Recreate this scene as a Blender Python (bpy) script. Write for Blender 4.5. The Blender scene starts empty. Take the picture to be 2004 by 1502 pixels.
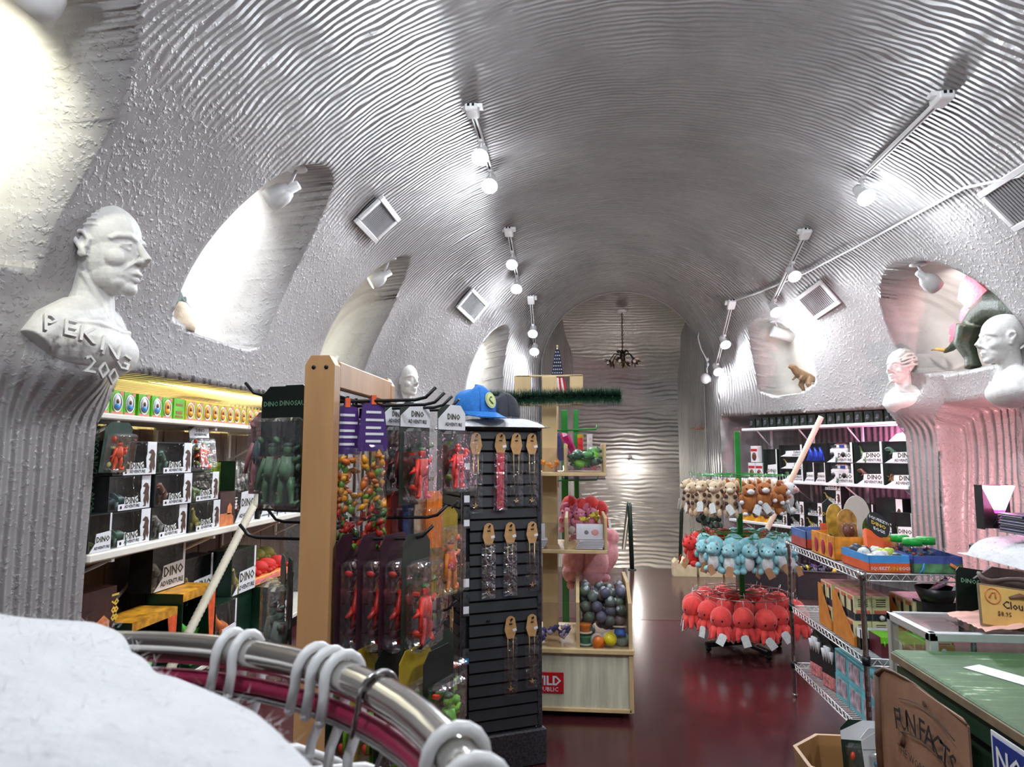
import bpy, bmesh, math, random
import numpy as np
from mathutils import Vector, Matrix, Euler
R = math.radians
random.seed(7)
SC = bpy.context.scene
COL = SC.collection

# ------------------------------------------------------------------ camera
F_PX = 1320.0
cam_d = bpy.data.cameras.new('camera')
cam_d.sensor_fit = 'HORIZONTAL'; cam_d.sensor_width = 36.0
cam_d.lens = F_PX / 2004.0 * 36.0
cam_d.clip_start = 0.02
cam_d.dof.use_dof = True; cam_d.dof.focus_distance = 4.2; cam_d.dof.aperture_fstop = 9.0
cam = bpy.data.objects.new('camera', cam_d)
cam.location = (0, 0, 1.6)
cam.rotation_euler = Euler((R(90 + 6.0), 0, R(5.54)), 'XYZ')
COL.objects.link(cam); SC.camera = cam

# ------------------------------------------------------------------ world, exposure
w = bpy.data.worlds.new('world'); SC.world = w; w.use_nodes = True
w.node_tree.nodes['Background'].inputs[0].default_value = (0.75, 0.8, 0.9, 1)
w.node_tree.nodes['Background'].inputs[1].default_value = 0.05
SC.view_settings.view_transform = 'Standard'
SC.view_settings.look = 'None'
SC.view_settings.gamma = 1.0
SC.view_settings.use_curve_mapping = False
SC.view_settings.exposure = 0.9
SC.cycles.max_bounces = 6
SC.cycles.diffuse_bounces = 3
SC.cycles.glossy_bounces = 3
SC.cycles.transparent_max_bounces = 20
SC.cycles.adaptive_threshold = 0.02
SC.cycles.sample_clamp_indirect = 4.0

# ------------------------------------------------------------------ materials
MATS = {}
def nodes_of(m):
    m.use_nodes = True
    nt = m.node_tree
    return nt, nt.nodes['Principled BSDF']

def mat(name, col, rough=0.5, metal=0.0, var=0.12, vscale=18.0, bump=0.0, bscale=60.0,
        emit=None, estr=0.0, spec=None, coat=0.0, sheen=0.0, stretch=None, sss=0.0):
    """plain procedural material: colour broken up by object-space noise, optional fine bump"""
    if name in MATS: return MATS[name]
    m = bpy.data.materials.new(name); nt, b = nodes_of(m)
    L = nt.links.new
    tc = nt.nodes.new('ShaderNodeTexCoord')
    src = tc.outputs['Object']
    if stretch:
        mp = nt.nodes.new('ShaderNodeMapping'); mp.inputs['Scale'].default_value = stretch
        L(src, mp.inputs['Vector']); src = mp.outputs['Vector']
    if var > 0:
        n = nt.nodes.new('ShaderNodeTexNoise'); n.inputs['Scale'].default_value = vscale
        n.inputs['Detail'].default_value = 4
        L(src, n.inputs['Vector'])
        r = nt.nodes.new('ShaderNodeMapRange')
        r.inputs['From Min'].default_value = 0.3; r.inputs['From Max'].default_value = 0.7
        r.inputs['To Min'].default_value = 1 - var; r.inputs['To Max'].default_value = 1 + var
        L(n.outputs['Fac'], r.inputs['Value'])
        mx = nt.nodes.new('ShaderNodeVectorMath'); mx.operation = 'SCALE'
        mx.inputs[0].default_value = col[:3]
        L(r.outputs['Result'], mx.inputs['Scale'])
        L(mx.outputs['Vector'], b.inputs['Base Color'])
    else:
        b.inputs['Base Color'].default_value = (*col[:3], 1)
    b.inputs['Roughness'].default_value = rough
    b.inputs['Metallic'].default_value = metal
    if spec is not None: b.inputs['Specular IOR Level'].default_value = spec
    if coat: b.inputs['Coat Weight'].default_value = coat; b.inputs['Coat Roughness'].default_value = 0.15
    if sheen: b.inputs['Sheen Weight'].default_value = sheen; b.inputs['Sheen Roughness'].default_value = 0.4
    if bump > 0:
        n2 = nt.nodes.new('ShaderNodeTexNoise'); n2.inputs['Scale'].default_value = bscale
        n2.inputs['Detail'].default_value = 5
        L(src, n2.inputs['Vector'])
        bp = nt.nodes.new('ShaderNodeBump'); bp.inputs['Strength'].default_value = bump
        bp.inputs['Distance'].default_value = 0.01
        L(n2.outputs['Fac'], bp.inputs['Height']); L(bp.outputs['Normal'], b.inputs['Normal'])
    if emit is not None:
        b.inputs['Emission Color'].default_value = (*emit[:3], 1)
        b.inputs['Emission Strength'].default_value = estr
        if estr > 5: m.cycles.emission_sampling = 'NONE'
    MATS[name] = m
    return m

def clear_mat(name, tint=(1, 1, 1), gloss=0.10, rough=0.08, bump=0.35, bscale=22.0, fres=0.36):
    """thin clear plastic or glass: see-through with a broken glossy film"""
    if name in MATS: return MATS[name]
    m = bpy.data.materials.new(name); m.use_nodes = True
    nt = m.node_tree; nt.nodes.clear(); L = nt.links.new
    o = nt.nodes.new('ShaderNodeOutputMaterial')
    t = nt.nodes.new('ShaderNodeBsdfTransparent'); t.inputs[0].default_value = (*tint, 1)
    g = nt.nodes.new('ShaderNodeBsdfGlossy'); g.inputs['Roughness'].default_value = rough
    g.inputs['Color'].default_value = (0.95, 0.97, 1, 1)
    mx = nt.nodes.new('ShaderNodeMixShader')
    lw = nt.nodes.new('ShaderNodeLayerWeight'); lw.inputs['Blend'].default_value = 0.35
    ad = nt.nodes.new('ShaderNodeMath'); ad.operation = 'MULTIPLY_ADD'
    ad.inputs[1].default_value = fres; ad.inputs[2].default_value = gloss
    L(lw.outputs['Facing'], ad.inputs[0]); L(ad.outputs[0], mx.inputs[0])
    L(t.outputs[0], mx.inputs[1]); L(g.outputs[0], mx.inputs[2]); L(mx.outputs[0], o.inputs[0])
    if bump > 0:
        tc = nt.nodes.new('ShaderNodeTexCoord')
        n = nt.nodes.new('ShaderNodeTexNoise'); n.inputs['Scale'].default_value = bscale
        n.inputs['Detail'].default_value = 2; n.inputs['Distortion'].default_value = 0.6
        bp = nt.nodes.new('ShaderNodeBump'); bp.inputs['Strength'].default_value = bump
        bp.inputs['Distance'].default_value = 0.02
        L(tc.outputs['Object'], n.inputs['Vector']); L(n.outputs['Fac'], bp.inputs['Height'])
        L(bp.outputs['Normal'], g.inputs['Normal']); L(bp.outputs['Normal'], lw.inputs['Normal'])
    MATS[name] = m
    return m

def plaster_mat(name, col, ncol, rough=0.4, use_mask=True, rib=0.0, flute=0.0, speck=0.5, ribscale=6.3, ribtop=None):
    """hand-trowelled painted plaster: mask.r = combed ribs across the vault, mask.g = smooth niche paint, mask.b = upright flutes"""
    m = bpy.data.materials.new(name); nt, b = nodes_of(m); L = nt.links.new
    N = nt.nodes.new
    uv = N('ShaderNodeUVMap'); uv.uv_map = 'UVMap'
    def noise(scale, detail, vec, dist=0.0):
        n = N('ShaderNodeTexNoise'); n.inputs['Scale'].default_value = scale
        n.inputs['Detail'].default_value = detail; n.inputs['Distortion'].default_value = dist
        L(vec, n.inputs['Vector']); return n.outputs['Fac']
    def math_(op, a, c=None, d=None):
        x = N('ShaderNodeMath'); x.operation = op
        for i, v in enumerate((a, c, d)):
            if v is None: continue
            if isinstance(v, (int, float)): x.inputs[i].default_value = v
            else: L(v, x.inputs[i])
        return x.outputs[0]
    if use_mask:
        at = N('ShaderNodeAttribute'); at.attribute_name = 'mask'
        sp = N('ShaderNodeSeparateColor'); L(at.outputs['Color'], sp.inputs[0])
        mr, mg, mb = sp.outputs[0], sp.outputs[1], sp.outputs[2]
    else:
        v1 = N('ShaderNodeValue'); v1.outputs[0].default_value = rib; mr = v1.outputs[0]
        v2 = N('ShaderNodeValue'); v2.outputs[0].default_value = 0; mg = v2.outputs[0]
        v3 = N('ShaderNodeValue'); v3.outputs[0].default_value = flute; mb = v3.outputs[0]
    if ribtop:      # the comb marks fade out above this height
        sx = N('ShaderNodeSeparateXYZ'); L(N('ShaderNodeTexCoord').outputs['Object'], sx.inputs[0])
        mr_ = N('ShaderNodeMapRange'); mr_.inputs['From Min'].default_value = ribtop[0]; mr_.inputs['From Max'].default_value = ribtop[1]; mr_.inputs['To Min'].default_value = .22; mr_.inputs['To Max'].default_value = 1.0
        L(sx.outputs[2], mr_.inputs['Value']); mr = mr_.outputs[0]
    # ribs: bands along v (room length), wandering along u
    mp = N('ShaderNodeMapping'); mp.inputs['Scale'].default_value = (0.55, 1, 1); L(uv.outputs[0], mp.inputs[0])
    wv = N('ShaderNodeTexWave'); wv.wave_type = 'BANDS'; wv.bands_direction = 'Y'; wv.wave_profile = 'SIN'
    wv.inputs['Scale'].default_value = ribscale; wv.inputs['Distortion'].default_value = 5.5
    wv.inputs['Detail'].default_value = 1.5; wv.inputs['Detail Scale'].default_value = 0.9
    L(mp.outputs[0], wv.inputs['Vector'])
    amp = noise(1.6, 1, uv.outputs[0])
    rib_h = math_('MULTIPLY', math_('MULTIPLY', wv.outputs['Fac'], mr), math_('ADD', amp, 0.35))
    # flutes: bands along u (around the section)
    wf = N('ShaderNodeTexWave'); wf.wave_type = 'BANDS'; wf.bands_direction = 'Y'
    wf.inputs['Scale'].default_value = 4.2; wf.inputs['Distortion'].default_value = 2.0
    wf.inputs['Detail'].default_value = 1; wf.inputs['Detail Scale'].default_value = 0.7
    mp2 = N('ShaderNodeMapping'); mp2.inputs['Scale'].default_value = (0.3, 1, 1); L(uv.outputs[0], mp2.inputs[0])
    L(mp2.outputs[0], wf.inputs['Vector'])
    fl_h = math_('MULTIPLY', math_('MULTIPLY', wf.outputs['Fac'], mb), 1.3)
    # stucco grains and pits
    tco = N('ShaderNodeTexCoord').outputs['Object']
    g1 = noise(34, 3, tco); g2 = noise(9, 2, tco);     patch = noise(1.6, 1, tco)
    pk = math_('SMOOTH_MIN', math_('MULTIPLY', math_('MAXIMUM', math_('SUBTRACT', g1, 0.52), 0), 2.6), 0.5, 0.2)
    gr = math_('ADD', math_('MULTIPLY', g2, 0.35), math_('MULTIPLY', pk, math_('ADD', patch, 0.15)))
    inv_g = math_('SUBTRACT', 1.0, math_('MULTIPLY', mg, 0.88))
    inv_r = math_('SUBTRACT', 1.0, math_('MULTIPLY', mr, 0.72))
    gr = math_('MULTIPLY', math_('MULTIPLY', gr, speck), math_('MULTIPLY', inv_g, inv_r))
    h = math_('ADD', math_('ADD', rib_h, fl_h), gr)
    bp = N('ShaderNodeBump'); bp.inputs['Strength'].default_value = 0.9; bp.inputs['Distance'].default_value = 0.028
    L(h, bp.inputs['Height']); L(bp.outputs['Normal'], b.inputs['Normal'])
    # colour: the paint, blotched, slightly darker where the coarse noise is low
    cr = N('ShaderNodeMix'); cr.data_type = 'RGBA'
    cr.inputs[6].default_value = (*col, 1); cr.inputs[7].default_value = (*ncol, 1); L(mg, cr.inputs[0])
    vv = N('ShaderNodeMapRange'); vv.inputs['From Min'].default_value = 0.3; vv.inputs['From Max'].default_value = 0.7
    vv.inputs['To Min'].default_value = 0.86; vv.inputs['To Max'].default_value = 1.1
    L(math_('ADD', math_('MULTIPLY', patch, 0.6), math_('MULTIPLY', g2, 0.4)), vv.inputs['Value'])
    sc = N('ShaderNodeVectorMath'); sc.operation = 'SCALE'; L(cr.outputs[2], sc.inputs[0]); L(vv.outputs[0], sc.inputs['Scale'])
    L(sc.outputs[0], b.inputs['Base Color'])
    rr = math_('ADD', rough, math_('MULTIPLY', mg, 0.3)); L(rr, b.inputs['Roughness'])
    MATS[name] = m
    return m

# ------------------------------------------------------------------ mesh helpers
class MB:
    """collects shapes into one mesh; every face carries a material slot"""
    def __init__(s): s.v = []; s.f = []; s.m = []; s.sm = []
    def add(s, vs, fs, mi=0, smooth=False, M=None):
        o = len(s.v)
        if M is not None: vs = [tuple(M @ Vector(p)) for p in vs]
        s.v += [tuple(p) for p in vs]
        for f in fs: s.f.append(tuple(i + o for i in f)); s.m.append(mi); s.sm.append(smooth)
        return s
    def box(s, c, d, mi=0, M=None, faces=None):
        x, y, z = c; a, b, h = d[0] / 2, d[1] / 2, d[2] / 2
        vs = [(x + i * a, y + j * b, z + k * h) for k in (-1, 1) for j in (-1, 1) for i in (-1, 1)]
        fs = [(0, 2, 3, 1), (4, 5, 7, 6), (0, 1, 5, 4), (2, 6, 7, 3), (0, 4, 6, 2), (1, 3, 7, 5)]  # -z +z -y +y -x +x
        if isinstance(mi, (list, tuple)):
            o = len(s.v)
            if M is not None: vs = [tuple(M @ Vector(p)) for p in vs]
            s.v += vs
            for k, f in enumerate(fs): s.f.append(tuple(i + o for i in f)); s.m.append(mi[k]); s.sm.append(False)
            return s
        return s.add(vs, fs, mi, False, M)
    def bevel_box(s, c, d, r, mi=0, M=None):
        """box with chamfered upright and level edges"""
        x, y, z = c; a, b, h = d[0] / 2, d[1] / 2, d[2] / 2
        r = min(r, a * .95, b * .95, h * .95)
        def ring(zz, q): return [(x - a + q, y - b, zz), (x + a - q, y - b, zz), (x + a, y - b + q, zz), (x + a, y + b - q, zz),
                                 (x + a - q, y + b, zz), (x - a + q, y + b, zz), (x - a, y + b - q, zz), (x - a, y - b + q, zz)]
        def inr(zz): return [(x + (p[0] - x) * (a - r) / a, y + (p[1] - y) * (b - r) / b, zz) for p in ring(z, r)]
        vs = inr(z - h) + ring(z - h + r, r) + ring(z + h - r, r) + inr(z + h)
        fs = [tuple(range(7, -1, -1)), tuple(range(24, 32))]
        for k in range(3):
            for i in range(8): j = (i + 1) % 8; fs.append((k * 8 + i, k * 8 + j, k * 8 + 8 + j, k * 8 + 8 + i))
        return s.add(vs, fs, mi, False, M)
    def prism(s, poly, y0, y1, mi=0, M=None, smi=None):
        """poly in the x-z plane pushed from y0 to y1 (front is y0)"""
        n = len(poly)
        vs = [(p[0], y0, p[1]) for p in poly] + [(p[0], y1, p[1]) for p in poly]
        s.add(vs, [tuple(range(n)), tuple(range(2 * n - 1, n - 1, -1))], mi, False, M)
        return s.add(vs, [(i, i + n, (i + 1) % n + n, (i + 1) % n) for i in range(n)], mi if smi is None else smi, False, M)
    def sweep(s, path, rad, n=8, mi=0, M=None, cap=True, closed=False, smooth=True, flat=1.0):
        """round bar along a path; rad is one number or one per point"""
        P = [Vector(p) for p in path]; k = len(P)
        rr = rad if isinstance(rad, (list, tuple)) else [rad] * k
        vs = []; u = None
        for i in range(k):
            a = P[i - 1] if (i > 0 or closed) else P[i]; b = P[(i + 1) % k] if (i < k - 1 or closed) else P[i]
            t = (b - a); t = t.normalized() if t.length > 1e-9 else Vector((0, 0, 1))
            if u is None:
                u = t.orthogonal().normalized()
            else:
                u = u - t * u.dot(t); u = u.normalized() if u.length > 1e-6 else t.orthogonal().normalized()
            w_ = t.cross(u)
            for j in range(n):
                q = 2 * math.pi * j / n
                vs.append(tuple(P[i] + (u * math.cos(q) + w_ * math.sin(q) * flat) * rr[i]))
        fs = []
        for i in range(k if closed else k - 1):
            i2 = (i + 1) % k
            for j in range(n): j2 = (j + 1) % n; fs.append((i * n + j, i * n + j2, i2 * n + j2, i2 * n + j))
        if cap and not closed: fs += [tuple(range(n - 1, -1, -1)), tuple(range((k - 1) * n, k * n))]
        return s.add(vs, fs, mi, smooth, M)
    def lathe(s, prof, n=20, mi=0, M=None, smooth=True, cap=True):
        """prof: (r, z) points turned about z"""
        vs = []; fs = []
        for r, z in prof:
            for j in range(n): q = 2 * math.pi * j / n; vs.append((r * math.cos(q), r * math.sin(q), z))
        for i in range(len(prof) - 1):
            for j in range(n): j2 = (j + 1) % n; fs.append((i * n + j, i * n + j2, (i + 1) * n + j2, (i + 1) * n + j))
        if cap:
            if prof[0][0] > 1e-5: fs.append(tuple(range(n - 1, -1, -1)))
            if prof[-1][0] > 1e-5: k = (len(prof) - 1) * n; fs.append(tuple(range(k, k + n)))
        return s.add(vs, fs, mi, smooth, M)
    def ell(s, c, r, n=10, mi=0, M=None, rot=None):
        """ellipsoid"""
        m = max(4, n * 2 // 3); vs = [(0, 0, -1)]; fs = []
        for i in range(1, m):
            a = -math.pi / 2 + math.pi * i / m
            for j in range(n): q = 2 * math.pi * j / n; vs.append((math.cos(a) * math.cos(q), math.cos(a) * math.sin(q), math.sin(a)))
        vs.append((0, 0, 1))
        for j in range(n): fs.append((0, 1 + (j + 1) % n, 1 + j))
        for i in range(m - 2):
            for j in range(n): j2 = (j + 1) % n; fs.append((1 + i * n + j, 1 + i * n + j2, 1 + (i + 1) * n + j2, 1 + (i + 1) * n + j))
        t = len(vs) - 1; k = 1 + (m - 2) * n
        for j in range(n): fs.append((k + j, k + (j + 1) % n, t))
        rm = Euler(rot).to_matrix() if rot else Matrix.Identity(3)
        vs = [tuple(Vector(c) + rm @ Vector((p[0] * r[0], p[1] * r[1], p[2] * r[2]))) for p in vs]
        return s.add(vs, fs, mi, True, M)
    def mesh(s, name, mats):
        me = bpy.data.meshes.new(name)
        me.from_pydata(s.v, [], s.f)
        for m in mats: me.materials.append(m)
        me.polygons.foreach_set('material_index', s.m)
        me.polygons.foreach_set('use_smooth', s.sm)
        me.update(); return me
    def build(s, name, mats, parent=None, loc=(0, 0, 0), rot=(0, 0, 0)):
        if not isinstance(mats, (list, tuple)): mats = [mats]
        return put(name, s.mesh(name, mats), parent, loc, rot)

def put(name, me, parent=None, loc=(0, 0, 0), rot=(0, 0, 0), scale=None):
    o = bpy.data.objects.new(name, me); COL.objects.link(o)
    o.location = loc; o.rotation_euler = rot
    if scale is not None: o.scale = (scale, scale, scale) if isinstance(scale, (int, float)) else scale
    if parent is not None: o.parent = parent
    return o
def tag(o, label, cat, group=None):
    o['label'] = label; o['category'] = cat
    if group: o['group'] = group
    return o
def thing(name, label, cat, loc=(0, 0, 0), rotz=0.0, group=None, rot=None):
    o = bpy.data.objects.new(name, None); COL.objects.link(o); o.empty_display_size = 0.05
    o.location = loc; o.rotation_euler = rot if rot else (0, 0, rotz)
    return tag(o, label, cat, group)
def struct(o, label=None):
    o['kind'] = 'structure'
    if label: o['label'] = label
    return o
def kids(o): return [c for c in bpy.data.objects if c.parent == o]
def dup(root, tree, label, loc, rotz=0.0, group=None, rot=None):
    """tree: list of (part, [sub-parts]) of root"""
    r = root.copy(); COL.objects.link(r); r.location = loc; r.rotation_euler = rot if rot else (0, 0, rotz)
    r['label'] = label
    if group: r['group'] = group
    for ch, subs in tree:
        c = ch.copy(); COL.objects.link(c); c.parent = r
        for g in subs: d = g.copy(); COL.objects.link(d); d.parent = c
    return r
ORD = ['first', 'second', 'third', 'fourth', 'fifth', 'sixth', 'seventh', 'eighth', 'ninth', 'tenth', 'eleventh', 'twelfth',
       'thirteenth', 'fourteenth', 'fifteenth', 'sixteenth', 'seventeenth', 'eighteenth', 'nineteenth', 'twentieth',
       'twenty-first', 'twenty-second', 'twenty-third', 'twenty-fourth', 'twenty-fifth', 'twenty-sixth']
TXT = {}
def text_mesh(txt, size=1.0, align='CENTER', m=None, ext=0.0, spacing=1.0, bold=0.0, line=1.0):
    """flat lettering in the x-z plane facing -y"""
    key = (txt, size, align, m.name, ext, spacing, bold, line)
    if key in TXT: return TXT[key]
    cu = bpy.data.curves.new('lettering', 'FONT'); cu.body = txt; cu.size = size; cu.align_x = align
    cu.extrude = ext; cu.space_character = spacing; cu.offset = bold * size; cu.resolution_u = 1; cu.space_line = line
    o = bpy.data.objects.new('lettering', cu); COL.objects.link(o)
    dg = bpy.context.evaluated_depsgraph_get(); dg.update()
    me = bpy.data.meshes.new_from_object(o.evaluated_get(dg))
    bpy.data.objects.remove(o); bpy.data.curves.remove(cu)
    me.transform(Matrix.Rotation(R(90), 4, 'X'))
    me.materials.clear(); me.materials.append(m); me.name = 'lettering'
    TXT[key] = me
    return me
def remeshed(mb, voxel, name, mats, smooth=4, dec=None):
    """fuse the shapes of mb into one continuous skin"""
    o = mb.build(name, mats)
    md = o.modifiers.new('r', 'REMESH'); md.mode = 'VOXEL'; md.voxel_size = voxel; md.use_smooth_shade = True
    if smooth: s_ = o.modifiers.new('s', 'SMOOTH'); s_.iterations = smooth; s_.factor = 0.5
    dg = bpy.context.evaluated_depsgraph_get(); dg.update()
    me = bpy.data.meshes.new_from_object(o.evaluated_get(dg)); me.name = name
    me.polygons.foreach_set('use_smooth', [True] * len(me.polygons))
    old = o.data; bpy.data.objects.remove(o); bpy.data.meshes.remove(old)
    if not me.materials:
        for m in mats: me.materials.append(m)
    return me
def smoothstep(a, b, x):
    t = np.clip((x - a) / (b - a), 0, 1); return t * t * (3 - 2 * t)
def lamp(name, kind, loc, energy, col=(1, 1, 1), parent=None, target=None, size=0.05, spot=120, blend=0.8):
    d = bpy.data.lights.new(name, kind); d.energy = energy; d.color = col
    if kind in ('POINT', 'SPOT'): d.shadow_soft_size = size
    if kind == 'SPOT': d.spot_size = R(spot); d.spot_blend = blend
    if kind == 'AREA': d.shape = 'RECTANGLE'; d.size, d.size_y = size
    o = bpy.data.objects.new(name, d); COL.objects.link(o); o.location = loc
    if target is not None: o.rotation_euler = (Vector(target) - Vector(loc)).to_track_quat('-Z', 'Y').to_euler()
    if parent is not None: o.parent = parent
    return o

# common materials
def hexc(r, g, b):
    f = lambda c: (c / 255 / 12.92) if c / 255 <= 0.04045 else ((c / 255 + 0.055) / 1.055) ** 2.4
    return (f(r), f(g), f(b))
M_WHITE = mat('white_card', (0.78, 0.78, 0.8), 0.5, var=0.04)
M_BLACK = mat('black_card', (0.012, 0.014, 0.014), 0.35, var=0.2)
M_INK = mat('black_ink', (0.015, 0.015, 0.017), 0.5, var=0)
M_CLEAR = clear_mat('clear_plastic')
M_FILM = clear_mat('window_film', gloss=0.03, rough=0.12, bump=0.2, fres=0.22)
M_STEEL = mat('chrome', (0.72, 0.7, 0.66), 0.12, 1.0, var=0.05)
M_DKSTEEL = mat('dark_chrome_wire', (0.45, 0.44, 0.44), 0.22, 1.0, var=0.1)
M_BLKMETAL = mat('black_metal', (0.012, 0.012, 0.014), 0.35, 0.4, var=0.2)
M_SHELF = mat('cream_shelf_paint', (0.82, 0.78, 0.68), 0.4, var=0.06, vscale=6)
M_WLAMP = mat('white_lamp_enamel', (0.8, 0.8, 0.8), 0.3, var=0.03)
M_BULB = mat('lit_bulb', (1, 1, 1), 0.3, var=0, emit=(0.86, 0.92, 1.0), estr=28)
M_BULBW = mat('lit_bulb_warm', (1, 1, 1), 0.3, var=0, emit=(1.0, 0.95, 0.8), estr=20)

# ------------------------------------------------------------------ the vault: one lofted plaster skin with niches pushed into it
PL = plaster_mat('plaster', (0.275, 0.26, 0.257), (0.74, 0.72, 0.68), rough=0.36)
ZS = 2.0
XL = [(-4, -2.6), (7.4, -2.6), (7.9, -2.5), (8.4, -2.25), (10.6, -.78), (11, -.58)]
XR = [(-4, 3.75), (7.3, 3.75), (7.8, 3.6), (8.2, 3.38), (10.5, 2.13), (11, 2.03)]
CR = [(-4, 4.6), (7.4, 4.6), (9, 4.5), (11, 4.26)]
ZSP = [(-4, 2.0), (9.5, 2.0), (10.9, 2.95), (12, 2.95)]
def itp(y, P):
    yy = np.asarray(y, float); acc = 0
    for d in (-.15, -.075, 0, .075, .15): acc = acc + np.interp(yy + d, [p[0] for p in P], [p[1] for p in P])
    return acc / 5
def base_point(y, side, z):
    """x of the un-niched wall at (y, z) on side -1 / +1"""
    xl, xr, cr = float(itp(y, XL)), float(itp(y, XR)), float(itp(y, CR))
    c, a = (xl + xr) / 2, (xr - xl) / 2
    zs = float(itp(y, ZSP)); q = 1 if z <= zs else math.sqrt(max(0, 1 - ((z - zs) / (cr - zs)) ** 2))
    return c + side * a * q
def ceil_z(x, y):
    xl, xr, cr = float(itp(y, XL)), float(itp(y, XR)), float(itp(y, CR))
    c, a = (xl + xr) / 2, (xr - xl) / 2
    zs = float(itp(y, ZSP)); return zs + (cr - zs) * math.sqrt(max(0, 1 - ((x - c) / a) ** 2))
def rounded(poly, it=2):
    P = [tuple(p) for p in poly]
    for _ in range(it):
        Q = []
        for i in range(len(P)):
            a, b = P[i], P[(i + 1) % len(P)]
            Q += [(a[0] * .75 + b[0] * .25, a[1] * .75 + b[1] * .25), (a[0] * .25 + b[0] * .75, a[1] * .25 + b[1] * .75)]
        P = Q
    return P
# arched display niches, (y, z) on the wall: side, outline, depth, edge rounding
N0 = rounded([(2.88, 2.40), (2.90, 2.7), (2.95, 3.0), (2.92, 3.25), (2.72, 3.55), (2.3, 3.8), (1.7, 3.7), (1.3, 3.3), (1.2, 2.4)], 1)
N1 = rounded([(4.00, 2.41), (3.99, 2.65), (4.05, 3.0), (4.15, 3.3), (4.3, 3.58), (4.55, 3.72), (4.82, 3.70), (5.0, 3.56), (5.17, 3.3), (5.25, 2.95), (5.21, 2.6), (5.14, 2.41)], 1)
N2 = rounded([(6.42, 2.38), (6.38, 2.8), (6.44, 3.2), (6.6, 3.54), (6.85, 3.74), (7.1, 3.72), (7.42, 3.54), (7.58, 3.26), (7.62, 2.9), (7.6, 2.38)], 1)
N3 = rounded([(9.38, 2.38), (9.34, 2.8), (9.36, 3.1), (9.44, 3.35), (9.6, 3.5), (9.82, 3.44), (9.98, 3.1), (10.06, 2.6), (10.08, 2.38)], 1)
NA = rounded([(7.60, 2.40), (7.68, 2.7), (7.66, 3.05), (7.48, 3.34), (7.2, 3.50), (6.8, 3.50), (6.4, 3.38), (6.12, 3.16), (5.9, 2.85), (5.78, 2.4)], 1)
NB = rounded([(9.74, 2.38), (9.66, 2.8), (9.58, 3.1), (9.4, 3.36), (9.15, 3.42), (8.95, 3.32), (8.78, 3.08), (8.74, 2.8), (8.82, 2.4)], 1)
NL = [(3.42, -.3), (3.42, 1.75), (3.58, 2.08), (7.3, 2.13), (7.3, -.3)]
NR = [(7.80, -.3), (7.80, 1.85), (7.98, 2.12), (10.46, 2.17), (10.46, -.3)]
NP = [(5.2, -.3), (5.2, 1.7), (5.35, 2.0), (5.9, 1.8), (6.28, 2.12), (7.25, 2.12), (7.42, 1.9), (7.46, -.3)]
NICHES = [(-1, N0, .75, .30, 1), (-1, N1, .70, .24, 1), (-1, N2, .6, .22, 1), (-1, N3, .55, .16, 1),
          (1, NA, .75, .26, 1), (1, NB, .5, .16, 1), (-1, NL, .62, .05, 2), (1, NR, .60, .05, 2), (1, NP, .42, .10, 3)]
def sdist(px, pz, poly):
    """signed distance, positive inside"""
    d2 = np.full(px.shape, 1e9); ins = np.zeros(px.shape, bool); n = len(poly)
    for i in range(n):
        ax, az = poly[i]; bx, bz = poly[(i + 1) % n]
        ex, ez = bx - ax, bz - az
        t = np.clip(((px - ax) * ex + (pz - az) * ez) / max(ex * ex + ez * ez, 1e-12), 0, 1)
        d2 = np.minimum(d2, (px - ax - t * ex) ** 2 + (pz - az - t * ez) ** 2)
        c = ((az > pz) != (bz > pz)) & (px < ex * (pz - az) / (ez if ez else 1e-12) + ax)
        ins ^= c
    return np.sqrt(d2) * np.where(ins, 1, -1)
rng = np.random.RandomState(3)
def lump(u, v, n, fmin, fmax):
    a = 0
    for _ in range(n):
        f = rng.uniform(fmin, fmax); th = rng.uniform(0, 2 * np.pi); ph = rng.uniform(0, 6.28)
        a = a + np.sin(f * (u * np.cos(th) + v * np.sin(th)) + ph) / f * fmin
    return a / n
ys = np.concatenate([np.arange(-4, 2, .12), np.arange(2, 6.9, .03), np.arange(6.9, 7.5, .0085), np.arange(7.5, 11.0001, .03)]); ys[-1] = 11.0
zw = np.arange(0, ZS, .03); th = np.linspace(0, np.pi, 250)
ns = len(zw) * 2 + len(th)
Y = np.repeat(ys[:, None], ns, 1)
xl, xr, cr = itp(ys, XL), itp(ys, XR), itp(ys, CR)
zr = itp(ys, ZSP); cc, aa, bb = (xl + xr) / 2, (xr - xl) / 2, cr - zr; zwf = zw / ZS
X = np.concatenate([np.repeat(xl[:, None], len(zw), 1), cc[:, None] - aa[:, None] * np.cos(th)[None], np.repeat(xr[:, None], len(zw), 1)], 1)
Z = np.concatenate([zr[:, None] * zwf[None], zr[:, None] + bb[:, None] * np.sin(th)[None], zr[:, None] * zwf[None, ::-1]], 1)
U = np.concatenate([np.zeros((len(ys), 1)), np.cumsum(np.hypot(np.diff(X, axis=1), np.diff(Z, axis=1)), 1)], 1)
V = Y.copy()
side = np.where(np.arange(ns) < ns // 2, -1, 1)[None].repeat(len(ys), 0)
rib = smoothstep(3.35, 3.95, Z) * smoothstep(0.8, 2.0, Y) + smoothstep(9.2, 10.2, Y) * .6
rib = np.clip(rib, 0, 1)
nich = np.zeros_like(X); flute = np.zeros_like(X); push = np.zeros_like(X); kindm = np.zeros_like(X)
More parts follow.
